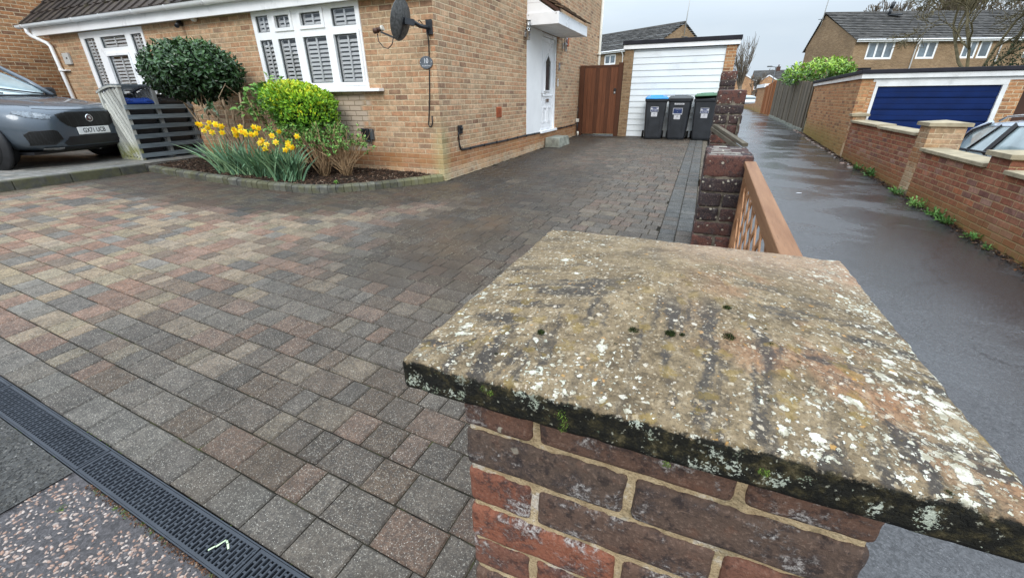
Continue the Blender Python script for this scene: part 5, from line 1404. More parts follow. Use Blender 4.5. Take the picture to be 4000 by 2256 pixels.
# blue doored garage
bg = thing('garage', 'flat roofed garage with a dark blue door and white frame right of the footpath', 'garage', (4.6, 15.3, -1.97))
BY = 12.9
mb = MB(); mb.box(3.202, 3.40, BY, 17.8, -2.1, .308); mb.build('side_wall', M_GARWALL, bg)
mb = MB(); mb.box(3.4005, 3.475, BY+.002, BY+.3, -2.1, .308); mb.box(5.725, 6.0, BY, 17.8, -2.1, .308); mb.build('front_pier', M_BRICKG, bg)
mb = MB(); mb.box(3.475, 3.535, BY-.012, BY+.08, -2.05, .145); mb.box(5.64, 5.722, BY-.012, BY+.08, -2.05, .145); mb.box(3.475, 5.722, BY-.014, BY+.08, .1455, .240); mb.box(3.42, 5.95, BY-.004, BY+.07, .2405, .307); mb.build('door_frame', M_WHITED, bg, bevel=.004)
mb = MB()
for i in range(9):
    z1 = .143-.2395*i; z0 = z1-.2395
    mb.box(3.536, 5.639, BY+.03, BY+.06, z0+.010, z1-.006); mb.box(3.536, 5.639, BY+.026, BY+.0299, (z0+z1)/2-.006+.01, z1-.03); mb.box(3.536, 5.639, BY+.026, BY+.0299, z0+.03, (z0+z1)/2-.003)
mb.box(3.536, 5.639, BY+.055, BY+.07, -2.0, .143)
mb.build('door', M_NAVYDOOR, bg, bevel=.004)
mb = MB(); mb.hexa([(3.165, BY-.06, .31), (6.05, BY-.06, .31), (6.05, BY-.035, .31), (3.165, BY-.035, .31), (3.165, BY-.06, .405), (6.05, BY-.06, .405), (6.05, BY-.035, .405), (3.165, BY-.035, .405)])
mb.hexa([(3.165, BY-.0345, .31), (3.19, BY-.0345, .31), (3.19, 17.9, .238), (3.165, 17.9, .238), (3.165, BY-.0345, .405), (3.19, BY-.0345, .405), (3.19, 17.9, .315), (3.165, 17.9, .315)])
mb.build('fascia', M_WHITED, bg)
mb = MB(); mb.hexa([(3.135, BY-.09, .405), (9.5, BY-.09, .42), (9.5, 17.95, .34), (3.135, 17.95, .316), (3.135, BY-.09, .488), (9.5, BY-.09, .505), (9.5, 17.95, .42), (3.135, 17.95, .395)]); mb.build('roof', M_FELT, bg, bevel=.012)
mb = MB(); mb.box(6.001, 9.4, BY+.4, 17.8, -2.1, .30); mb.build('side_door', M_DKBROWN, bg)
# fences beyond the garage
gf = thing('board_fence', 'weathered grey close boarded fence beyond the blue garage', 'fence', (3.2, 22, -1.1))
def fence(t, ya, yb, za, zb, zba, zbb, mat, seed):
    random.seed(seed); mb = MB(); y = ya
    while y < yb:
        f = (y-ya)/(yb-ya); w = rnd(.12, .16); y2 = min(y+w, yb); mb.cur = rnd(0, 1); off = rnd(0, .012); dz_ = rnd(-.03, .02)
        z1 = za+(zb-za)*f+dz_; z0 = zba+(zbb-zba)*f
        mb.box(3.195-off, 3.218, y, y2-.004, z0, z1); y = y2
    mb.build('boards', mat, t, attr='rnd')
    y = ya+.3; i = 0
    while y < yb:
        f = (y-ya)/(yb-ya); mb = MB(); mb.cur = .8; mb.box(3.165, 3.19, y-.035, y+.035, zba+(zbb-zba)*f, za+(zb-za)*f-.02); mb.build('post', mat, t, attr='rnd'); y += 1.55
fence(gf, 17.98, 27.3, .36, .72, -1.14, -.95, M_GREYWOOD, 3)
mb = MB(); y = 18.0
while y < 27.2: mb.box(3.16, 3.225, y, min(y+1.8, 27.25)-.02, gp(3.2, y)-.2, gp(3.2, y+1)+.10); y += 1.8
mb.build('gravel_board', M_STEPC, gf, bevel=.01)
of = thing('board_fence', 'orange stained board fence past the grey fence', 'fence', (3.2, 29.5, -1.05))
fence(of, 27.4, 31.8, .68, .45, -1.0, -1.02, M_ORWOOD, 5)
random.seed(21)
fg = thing('garage', 'distant flat roofed brick garage with a white fascia past the orange fence', 'garage', (4.5, 34, -1))
mb = MB(); mb.box(3.2, 3.7, 31.9, 36.5, -1.2, .40); mb.box(3.7, 7, 35.5, 36.5, -1.2, .4); mb.build('wall', M_GARWALL, fg)
mb = MB(); mb.box(3.12, 3.72, 31.82, 36.6, .401, .60); mb.build('fascia', M_WHITE, fg)
mb = MB(); mb.box(3.75, 7, 32.4, 36.6, .50, .63); mb.build('roof', M_FELT, fg)
bw2 = thing('boundary_wall', 'low mossy brick wall at the far end of the footpath', 'wall', (3.3, 42, -1.1))
mb = MB(); mb.hexa([(3.2, 36.6, -1.3), (3.45, 36.6, -1.3), (3.0, 52, -1.5), (2.75, 52, -1.5), (3.2, 36.6, -.55), (3.45, 36.6, -.55), (3.0, 52, -1.0), (2.75, 52, -1.0)]); mb.build('brickwork', M_GARWALL, bw2)

# ---- leaves, stems and trees
def leaf(mb, p, d, n, L, W, fold=.25, droop=.15):
    # d direction of the midrib, n face normal
    d = d.normalized(); s = d.cross(n)
    if s.length < 1e-3: s = d.cross(Vector((.3, .5, .8)))
    s.normalize(); n = s.cross(d).normalized()
    m = p+d*L*.5; t = p+d*L-n*L*droop
    b = len(mb.v)
    mb.v += [tuple(p), tuple(m+s*W/2+n*W*fold), tuple(t), tuple(m-s*W/2+n*W*fold), tuple(m)]
    mb.face((b, b+1, b+2, b+4)); mb.face((b, b+4, b+2, b+3))
def rvec():
    while True:
        v = Vector((rnd(-1, 1), rnd(-1, 1), rnd(-1, 1)))
        if .05 < v.length < 1: return v.normalized()
def crown(mb, c, r, n, L, W, lumps=.12, shade=True, inner=.25, flat_bottom=None, seed=0, topbias=0.0):
    c = Vector(c)
    for i in range(n):
        v = rvec(); 
        if random.random() < topbias and v.z < 0: v.z = -v.z
        k = 1-inner*random.random()**2.0
        k *= 1+lumps*mnoise.noise(v*3.1+Vector((seed, 0, 0)))+lumps*.6*mnoise.noise(v*7.3+Vector((0, seed, 0)))
        p = c+Vector((v.x*r[0]*k, v.y*r[1]*k, v.z*r[2]*k))
        if flat_bottom is not None and p.z < flat_bottom: p.z = flat_bottom+rnd(-.04, .05)
        up = Vector((v.x/r[0], v.y/r[1], v.z/r[2])).normalized()
        d = (up*.30+rvec()*.9+Vector((0, 0, .1))).normalized()
        nn = (up+rvec()*.45).normalized()
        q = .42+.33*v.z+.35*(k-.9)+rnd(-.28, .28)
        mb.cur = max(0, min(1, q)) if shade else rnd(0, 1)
        s_ = rnd(.7, 1.2); leaf(mb, p, d, nn, L*s_, W*s_)
def grow(mb, p, d, L, r, depth, spread=.5, up=.15, n=(2, 3), seg=3, k=.72, sides=5, gn=.12, rmin=.0):
    pts = [p]; q = p.copy(); dd = d.copy()
    for i in range(seg):
        dd = (dd+rvec()*gn+Vector((0, 0, up*.3))).normalized(); q = q+dd*L/seg; pts.append(q.copy())
    mb.cur = rnd(0, 1)
    mb.tube(pts, [max(rmin, r*(1-.45*i/seg)) for i in range(seg+1)], max(3, sides), cap=False)
    if depth <= 0:
        return
    for i in range(random.randint(*n)):
        nd = (dd+rvec()*spread+Vector((0, 0, up))).normalized()
        j = random.choice(range(max(1, seg-1), seg+1))
        grow(mb, pts[j], nd, L*k*rnd(.75, 1.15), r*.62, depth-1, spread, up, n, max(2, seg-1) if depth < 3 else seg, k, sides-1, gn, rmin)

# laurel hedge above the grey fence
random.seed(31)
hd = thing('laurel_hedge', 'bright green clipped laurel hedge standing above the grey fence', 'hedge', (3.9, 21.5, -1.1))
mb = MB()
for (cx, cy, cz, rx, ry, rz_, n) in ((3.35, 21.3, .72, .62, 1.2, .36, 420), (4.0, 21.3, .82, .72, 1.2, .42, 560), (4.35, 20.9, .82, .50, 1.0, .34, 360), (3.0, 21.6, .62, .35, .9, .25, 180)):
    crown(mb, (cx, cy, cz), (rx, ry, rz_), n, .17, .075, .16, True, .3, None, cx)
mb.build('foliage', M_LFLAUREL, hd, attr='rnd')
mb = MB()
for i in range(5): mb.tube([(3.3+.3*i, 21.5, -1.2), (3.3+.3*i+rnd(-.1, .1), 21.5, .7)], .03, 5)
mb.build('stem', M_BARK, hd)

# ---- generic gabled house, local x along the front, y to the back
def gable_house(label, ox, oy, ang, Ln, D, z0, ze, zr, wins=(), gwins=(), wall=None, roofm=None, fasc=.16, ry=None, pipes=(), white_gable=False, nu=24, nv=14, loc_name='terraced_house', cat='house', group=None):
    T = Matrix.Translation((ox, oy, 0)) @ Matrix.Rotation(ang, 4, 'Z'); wall = wall or M_BRICKFAR; roofm = roofm or M_SLATE; ry = ry or D/2; rr_ = D-ry
    t = thing(loc_name, label, cat, tuple(T @ Vector((Ln/2, D/2, z0))), group)
    tx = (T.to_3x3() @ Vector((1, 0, 0))); ty = (T.to_3x3() @ Vector((0, 1, 0)))
    uvM = lambda n: tx if abs(n.dot(ty)) > abs(n.dot(tx)) else ty
    mb = MB(); fm = T @ frame_M((0, 0, 0), (1, 0, 0))
    holed(mb, fm, 0, Ln, z0, ze, [w[:4] for w in wins], .12)
    for x in (0, Ln):
        mb.quad(*[T @ Vector(p) for p in ((x, 0, z0), (x, D, z0), (x, D, ze), (x, ry, zr-.12), (x, 0, ze))])
    mb.quad(*[T @ Vector(p) for p in ((0, D, z0), (Ln, D, z0), (Ln, D, ze), (0, D, ze))])
    mb.build('wall', wall, t, uvM=uvM)
    ov = .28; e = .12
    rb = MB()
    sl = Vector((0, ry+ov, zr-(ze-ov*(zr-ze)/ry))); 
    dv = (T.to_3x3() @ sl.normalized()); tiled_roof(rb, T @ Vector((-e, -ov, ze-ov*(zr-ze)/ry+.03)), tx, dv, nu, nv, Ln+2*e, sl.length, .05)
    sl2 = Vector((0, -(rr_+ov), zr-(ze-ov*(zr-ze)/rr_))); dv2 = (T.to_3x3() @ sl2.normalized()); tiled_roof(rb, T @ Vector((-e, D+ov, ze-ov*(zr-ze)/rr_+.03)), tx, dv2, 6, nv, Ln+2*e, sl2.length, .05)
    rb.cur = .5; rb.tube([T @ Vector((-e, ry, zr+.02)), T @ Vector((Ln+e, ry, zr+.02))], .11, 8)
    rf = rb.build('roof', roofm, t, attr='rnd')
    fb = MB(); fb.hexa([(-e, -ov-.02, ze-.02-fasc), (Ln+e, -ov-.02, ze-.02-fasc), (Ln+e, -ov+.02, ze-.02-fasc), (-e, -ov+.02, ze-.02-fasc), (-e, -ov-.02, ze-.02), (Ln+e, -ov-.02, ze-.02), (Ln+e, -ov+.02, ze-.02), (-e, -ov+.02, ze-.02)], T)
    fb.build('fascia', M_WHITE, t)
    fb = MB(); fb.tube([T @ Vector((-e, -ov-.08, ze-.03)), T @ Vector((Ln+e, -ov-.08, ze-.03))], .055, 7); fb.build('gutter', M_WHITE if not white_gable else M_GREYLID, t)
    if white_gable:
        bb = MB()
        for x in (-e-.02, ):
            for s_ in (0, 1):
                a = T @ Vector((x, D*s_+(ov if s_ else -ov), ze-ov*(zr-ze)/(D/2)-.02)); b = T @ Vector((x, D/2, zr-.02)); bb.obox(a, b, .05, .20)
        bb.build('bargeboard', M_WHITE, t)
    for w in list(wins): 
        a, b, c, d, nl = w; fw = .15; wd = (b-a-fw*(nl+1))/nl
        window(t, fm, a, b, c, d, [(a+fw+i*(wd+fw), a+fw+i*(wd+fw)+wd, c+fw, d-fw, False) for i in range(nl)], shutters=False, rec=-.05, glass=M_FARGLASS)
    gm = T @ frame_M((-.03, 0, 0), (0, -1, 0))
    for w in gwins:
        a, b, c, d, nl = w; a, b = -b, -a; fw = .08; wd = (b-a-fw*(nl+1))/nl
        window(t, gm, a, b, c, d, [(a+fw+i*(wd+fw), a+fw+i*(wd+fw)+wd, c+fw, d-fw, False) for i in range(nl)], shutters=False, rec=.04, back=.02, glass=M_FARGLASS)
    for px in pipes:
        pb = MB(); pb.tube([T @ Vector((px, -ov-.05, ze-.1)), T @ Vector((px, -.08, ze-.4)), T @ Vector((px, -.08, z0))], .05, 7); pb.build('downpipe', M_WHITE, t)
    return t, T
th, TH = gable_house('long buff brick terrace with a grey tiled roof and white windows behind the blue garage', 10.7, 48, R(22), 19, 6.7, -1.3, 4.05, 6.62, ry=4.9,
    wins=[(1.08, 3.3, 2.62, 3.96, 3), (5.25, 6.8, 2.62, 3.94, 2), (8.9, 10.1, 2.62, 3.94, 2), (10.25, 11.2, 2.62, 3.94, 1), (14, 16, 2.62, 3.94, 3)], pipes=(5.0, 11.9), nu=40, nv=17)
mb = MB(); vp = TH @ Vector((5.2, 4.3, 6.4)); mb.tube([vp, vp+Vector((0, 0, .5))], .11, 8); mb.tube([vp+Vector((0, 0, .5)), vp+Vector((.10, 0, .95))], .16, 6); mb.hexa([tuple(vp+Vector(q)) for q in ((-.1, -.5, -.1), (.9, -.3, -.1), (.9, .1, -.05), (-.1, .0, -.05), (-.1, -.5, -.02), (.9, -.3, -.02), (.9, .1, .05), (-.1, .0, .05))]); mb.build('flue', M_DARKMETAL, th)
ap = TH @ Vector((-.2, 5.0, 6.1)); t = thing('aerial_pole', 'thin pole rising from the left gable of the long terrace', 'aerial', tuple(ap))
mb = MB(); mb.tube([ap-Vector((0, 0, .5)), ap+Vector((.25, 0, 4.2))], .035, 5); mb.build('pole', M_POSTW, t)
mb = MB(); mb.tube([ap+Vector((-.3, 0, .1)), ap+Vector((.35, 0, .15))], .03, 5); mb.build('bracket', M_GREYLID, t)
bhX, bhY = -5.15-.834*15, 44.7+.552*15
bh, TB = gable_house('buff brick house with a mossy tiled roof seen over the white garage', bhX, bhY, R(-33.5), 15, 8.0, -1.3, 4.0, 6.1,
    wins=[(15-5.95, 15-4.4, 2.84, 3.74, 2), (15-3.0, 15-1.6, 2.84, 3.74, 2), (15-11, 15-9.4, 2.84, 3.74, 2)], pipes=(15-3.4,), nu=40, nv=15)
ap = TB @ Vector((15.15, 4.0, 6.0)); t = thing('aerial_pole', 'tall thin pole on the gable of the house behind the white garage', 'aerial', tuple(ap))
mb = MB(); mb.tube([ap-Vector((0, 0, .9)), ap+Vector((.1, 0, 2.9))], .04, 5); mb.build('pole', M_POSTW, t)
mb = MB(); mb.tube([ap+Vector((-.45, 0, -1.0)), ap+Vector((.35, 0, -1.1))], .04, 5); mb.build('antenna', M_GREYLID, t)
# far houses at the end of the path
gable_house('distant orange brick gable with white bargeboards left of the path end', 8.75, 112, R(90), 7, 3.6, -1.6, 2.9, 3.9, gwins=(), wall=M_BRICKG, white_gable=True, nu=10, nv=8, loc_name='distant_house')
h2, T2 = gable_house('distant orange brick house with a grey roof and a white framed front gable', 9.2, 118, 0, 13, 7, -1.6, 2.9, 4.9, wins=[(.25, .95, 1.0, 2.5, 1)], wall=M_BRICKG, white_gable=False, nu=20, nv=10, loc_name='distant_house')
mb = MB(); holed(mb, frame_M((0, 117.2, 0), (1, 0, 0)), 10.4, 13.6, -1.6, 2.9, [], .1); mb.quad((10.4, 117.2, 2.9), (13.6, 117.2, 2.9), (12.0, 117.2, 3.7)); mb.quad((10.4, 117.2, -1.6), (10.4, 118, -1.6), (10.4, 118, 2.9), (10.4, 117.2, 2.9)); mb.build('front_gable', M_BRICKG, h2)
mb = MB()
for a, b in (((10.1, 117.1, 2.75), (12.0, 117.1, 3.85)), ((13.9, 117.1, 2.75), (12.0, 117.1, 3.85))): mb.obox(a, b, .1, .22)
mb.build('gable_bargeboard', M_WHITE, h2)
for s_ in (0, 1):
    mb = MB(); x = 10.1 if s_ == 0 else 13.9; mb.quad((x, 117.1, 2.88), (x, 121, 2.88), (12, 121, 3.98), (12, 117.1, 3.98)); mb.build('gable_roof', M_SLATE, h2, attr='rnd')
window(h2, frame_M((0, 117.18, 0), (1, 0, 0)), 11.0, 13.0, 1.05, 2.15, [(11.1, 11.62, 1.13, 2.07, False), (11.72, 12.28, 1.13, 2.07, False), (12.38, 12.9, 1.13, 2.07, False)], shutters=False, glass=M_FARGLASS)
mb = MB(); mb.hexa([(9.3, 116.3, .35), (14, 116.3, .35), (14, 117.19, .7), (9.3, 117.19, .7), (9.3, 116.3, .5), (14, 116.3, .5), (14, 117.19, .9), (9.3, 117.19, .9)]); mb.build('porch_roof', M_TILE, h2)
mb = MB(); mb.box(9.4, 10.0, 117.1, 117.19, -1.5, .3); mb.build('front_door', M_WHITE, h2)
mb = MB(); mb.box(10.45, 12.6, 117.15, 117.19, -1.5, .3); mb.build('garage_recess', M_DKBROWN, h2)
mb = MB()
for cx, zt in ((13.5, 5.7), (17.6, 5.6)): mb.box(cx, cx+.8, 121.2, 121.9, 4.3, zt); mb.tube([(cx+.4, 121.5, zt), (cx+.4, 121.5, zt+.4)], .14, 6)
mb.build('chimney', M_DKBROWN, h2)

# ---- trees
random.seed(44)
def tree(label, base, L, r, depth, spread, up, n, mat, k=.74, name='bare_tree', cat='tree', trunk=True, group=None, seg=3, first=None, gn=.14, rmin=.03):
    t = thing(name, label, cat, base, group); mb = MB(); p = Vector(base)
    d0 = (first or Vector((0, 0, 1))).normalized()
    tk = MB(); top = p+d0*L*.8; tk.tube([p, p+d0*L*.4+rvec()*.02*L, top], [r*1.25, r, r*.85], 8); tk.build('trunk', mat, t)
    for i in range(random.randint(n[0]+1, n[1]+1)):
        nd = (d0+rvec()*spread*1.1+Vector((0, 0, up))).normalized(); grow(mb, top-d0*rnd(0, L*.25), nd, L*k*rnd(.8, 1.2), r*.6, depth, spread, up, n, seg, k, 5, gn, rmin)
    mb.build('branches', mat, t); return t
tt = thing('bare_tree', 'tall bare fan shaped tree right of the white garage, beyond the end of the path', 'tree', (5.55, 96, -1.5)); mb = MB(); tk = MB()
p0 = Vector((5.55, 96, -1.5)); tk.tube([p0, p0+Vector((-.05, 0, 1.6)), p0+Vector((-.12, 0, 3.2))], [.42, .34, .28], 8); tk.build('trunk', M_BRANCH, tt)
for i in range(30):
    a = rnd(-.62, .52)-.10; b_ = rnd(-.5, .5); q = p0+Vector((-.1, 0, rnd(2.0, 3.4))); d = Vector((math.sin(a), math.sin(b_), 1.25)).normalized(); Lb = rnd(5.0, 8.3)*(1-.30*abs(a+.1)); pt = [q]; dd = d.copy()
    for k in range(5): dd = (dd+rvec()*.09+Vector((0, 0, .10))).normalized(); pt.append(pt[-1]+dd*Lb/5)
    mb.tube(pt, [.11, .085, .065, .05, .038, .025], 4, cap=False)
    for k in range(9):
        j_ = random.randint(1, 4); st = pt[j_].lerp(pt[j_+1], rnd(0, 1)); d2 = (dd+rvec()*.62).normalized(); m2 = st+d2*rnd(.5, 1.0); e2 = m2+(d2+Vector((0, 0, .6))).normalized()*rnd(.4, 1.0); mb.tube([st, m2, e2], [.034, .028, .02], 3, cap=False)
mb.build('branches', M_BRANCH, tt)
tree('small pale bare tree between the tall bare tree and the laurel hedge', (8.2, 102, -1.5), 2.0, .14, 4, .6, .3, (3, 3), M_BRANCH, .70)
tree('faint bare tree behind the chimneys of the distant house', (14.6, 132, -1.5), 2.6, .16, 4, .6, .3, (3, 3), M_BRANCH, .70)
random.seed(91)
tree('brown bare spreading tree in front of the terrace windows', (8.62, 21.8, -1.8), 2.9, .10, 6, .85, .08, (3, 4), M_BRANCHG, .70, gn=.22, first=Vector((-.05, 0, 1)), rmin=.008)
random.seed(92)
tree('bare twisting tree leaning in at the right edge before the terrace', (9.35, 19.5, -1.8), 3.0, .09, 6, .62, .16, (3, 3), M_BRANCHG, .70, gn=.2, first=Vector((.0, 0, 1)), rmin=.008)
random.seed(77)
tree('big bare tree rising behind the terrace roof, left one', (27, 74, -1.5), 5.2, .34, 6, .6, .22, (3, 3), M_BRANCH, .72)
random.seed(78)
tree('big bare tree rising behind the terrace roof at the right edge', (35, 76, -1.5), 5.6, .36, 6, .6, .22, (3, 3), M_BRANCH, .72)
random.seed(79)
tree('lower bare tree just right of the terrace roof flue', (22.5, 72, -1.5), 4.3, .28, 6, .62, .2, (3, 3), M_BRANCH, .72)
random.seed(50)
cf = thing('conifer', 'dark evergreen bush at the right edge behind the blue garage', 'evergreen', (9.6, 20.6, -1.8))
mb = MB(); crown(mb, (9.5, 20.8, .5), (1.15, .8, 1.15), 2600, .12, .03, .3, False, .5, None, 3); mb.build('foliage', M_CONIFER, cf, attr='rnd')
mb = MB(); mb.tube([(9.5, 20.8, -1.9), (9.5, 20.8, .8)], .07, 6); mb.build('trunk', M_BARK, cf)
sb = thing('chimney_stub', 'short dark brick stack between the laurel hedge and the terrace', 'brick stack', (6.9, 28, -1))
mb = MB(); mb.box(6.35, 6.95, 27.5, 28.1, -1.3, 1.05); mb.build('stack', M_REDWALL, sb)
mb = MB(); mb.box(6.28, 7.02, 27.43, 28.17, 1.05, 1.13); mb.build('cap', M_FELT, sb)
lp = thing('street_lamp', 'slim grey street lamp above the distant roofs', 'street lamp', (7.3, 66, -1.5))
mb = MB(); mb.tube([(7.25, 66, -1.5), (7.25, 66, 3.05)], [.07, .045], 7); mb.build('column', M_GREYLID, lp)
mb = MB(); mb.tube([(7.25, 66, 3.05), (6.7, 66, 3.12)], .04, 6); mb.box(6.3, 6.85, 65.9, 66.1, 3.07, 3.2); mb.build('lantern', M_GREYLID, lp)
fbush = thing('flowering_bush', 'pale flowering bush in front of the distant house', 'bush', (8.6, 88, -1.5))
random.seed(9); mb = MB(); crown(mb, (8.75, 88, -.45), (.75, .7, .95), 500, .22, .14, .2); mb.build('foliage', mat_leaf('pale_blossom', [(0, (.20, .20, .07)), (1, (.62, .58, .30))]), fbush, attr='rnd')
# ---- weeds and litter along the wall foot
random.seed(61)
WEED = [(3.09, 11.08, .85, 'bright', 'bushy weed'), (3.14, 10.35, 1.25, 'dark', 'tall weed'), (3.08, 8.75, 1.0, 'grey', 'greyish leafy weed'), (3.07, 7.99, 1.05, 'lime', 'yellow green weed'), (3.10, 7.45, .95, 'green', 'weed'), (3.10, 7.12, 1.0, 'bright', 'ferny weed'), (3.10, 6.48, .75, 'pale', 'sparse weed'), (3.06, 6.10, .55, 'tiny', 'tiny weed')]
WL = ['bright green weed at the wall foot, the farthest along the path', 'tallest dark green weed against the red wall', 'greyish leafy weed at the red wall foot, third from the far end', 'yellow green weed at the red wall foot below the first tall pier', 'upright green weed at the wall foot just behind the ferny one', 'bright ferny weed near the brown litter at the wall foot', 'small sparse weed at the wall foot, beside brown fallen leaves', 'tiny seedling at the wall foot, nearest the viewer']
for (x, y, sc, kind, _), lb in zip(WEED, WL):
    t = thing('weed', lb, 'weed', (x, y, gp(x, y)), 'weeds along the foot of the red wall'); mb = MB()
    z0 = gp(x, y)
    for i in range(int(30*sc)):
        a = rnd(0, 6.28); el = rnd(.15, 1.2); d = Vector((math.cos(a)*math.cos(el)*1.0-.15, math.sin(a)*math.cos(el)*1.2, math.sin(el))); sc_ = 1; st = Vector((x+.05, y, z0+.005))+Vector((rnd(-.05, .03), rnd(-.1, .1), 0))*sc
        mb.cur = min(1, max(0, {'dark': .25, 'grey': .45, 'lime': .95}.get(kind, .5)-.15+rnd(-.25, .25))); L_ = rnd(.06, .13)*sc
        for q in range(4): leaf(mb, st+d*L_*q/4, (d+rvec()*.6).normalized(), (Vector((0, 0, 1))+rvec()*.5).normalized(), L_*.55, L_*.22)
    mb.build('leaves', M_LFMID, t, attr='rnd')
mb = MB()
for i in range(2600):
    y = 2.5+16*random.random()**1.3; x = 3.19-abs(random.gauss(0, .055)); z = gp(x, y)+.004
    if y > 11.5: x -= .02
    mb.cur = rnd(0, 1); d = Vector((rnd(-1, 1), rnd(-1, 1), rnd(-.15, .35))); leaf(mb, Vector((x, y, z+rnd(0, .02))), d, Vector((0, 0, 1)), rnd(.02, .06), rnd(.012, .03))
o = mb.build('leaf_litter', M_LITTER, attr='rnd'); tag(o, 'dark leaf litter and soil along the foot of the red wall', 'leaf litter', kind='stuff')
mb = MB()
for i in range(60):
    y = rnd(11, 19); x = 3.15-rnd(0, .12); mb.cur = rnd(0, 1); stone(mb, (x, y, gp(x, y)), rnd(.02, .07), .5)
o = mb.build('broken_mortar', M_STONE, attr='rnd'); tag(o, 'pale broken mortar lumps along the foot of the garage wall', 'rubble', kind='stuff')
for i, (x, y, w, lb) in enumerate([(1.62, 8.1, .05, 'white scrap lying on the wet path, the farther one'), (2.95, 4.55, .035, 'small white scrap on the path near the viewer')]):
    mb = MB(); M_ = Matrix.Translation((x, y, gp(x, y)+.004)) @ Matrix.Rotation(rnd(0, 3), 4, 'Z'); mb.prism([(w*math.cos(a)*rnd(.7, 1), w*.5*math.sin(a)) for a in [j*.7 for j in range(9)]], 0, .003, M_); o = mb.build('litter_scrap', M_STICK); tag(o, lb, 'litter')
# ================================================================== CARS
def loft(stations, name, mat, parent, T, sub=2, cap=True):
    # stations: (x, [(y,z) ...]) half sections from the keel to the centre line on top
    mb = MB(); mb.smooth = True; n = None; rings = []
    for x, pr in stations:
        full = [(x, -y, z) for y, z in pr]+[(x, y, z) for y, z in pr[::-1] if y > 1e-6]
        if pr[0][0] < 1e-6: full = full[:-1] if False else full
        rings.append(full)
    n = len(rings[0]); b = 0
    for rg in rings: mb.v += [tuple(T @ Vector(p)) for p in rg]
    for i in range(len(rings)-1):
        for k in range(n):
            k2 = (k+1) % n; mb.face((i*n+k, i*n+k2, (i+1)*n+k2, (i+1)*n+k))
    if cap:
        mb.face([k for k in range(n)][::-1]); mb.face([(len(rings)-1)*n+k for k in range(n)])
    o = mb.build(name, mat, parent)
    bm = bmesh.new(); bm.from_mesh(o.data); bmesh.ops.recalc_face_normals(bm, faces=bm.faces); bm.to_mesh(o.data); bm.free()
    if sub: m = o.modifiers.new('sub', 'SUBSURF'); m.levels = sub; m.render_levels = sub
    return o
def wheel(parent, T, x, y, z, r, w, alloy):
    m = T @ Matrix.Translation((x, y, z)) @ Matrix.Rotation(R(-90 if y < 0 else 90), 4, 'X') @ Matrix.Rotation(0, 4, 'Z')
    # local z points outward (away from the car)
    s_ = 1
    mb = MB(); mb.lathe([(r*.66, w/2-.02), (r*.70, w/2), (r*.93, w/2), (r*.985, w/2-.03), (r, 0), (r*.985, -w/2+.03), (r*.93, -w/2), (r*.5, -w/2)], m, 36); mb.smooth = False
    wh = mb.build('wheel', M_RUBBER, parent)
    mb = MB(); mb.lathe([(r*.655, w/2-.012), (r*.60, w/2-.03), (.001, w/2-.05)], m, 30); mb.build('rim_well', M_BLACKP, wh)
    mb = MB()
    for k in range(5):
        a = 2*math.pi*k/5
        for da in (-.13, .13): mb.obox(m @ Vector((.03*math.cos(a), .03*math.sin(a), w/2-.025)), m @ Vector((r*.64*math.cos(a+da), r*.64*math.sin(a+da), w/2-.02)), .035, .03, m.to_3x3() @ Vector((0, 0, 1)))
    mb.build('rim', alloy, wh); return wh
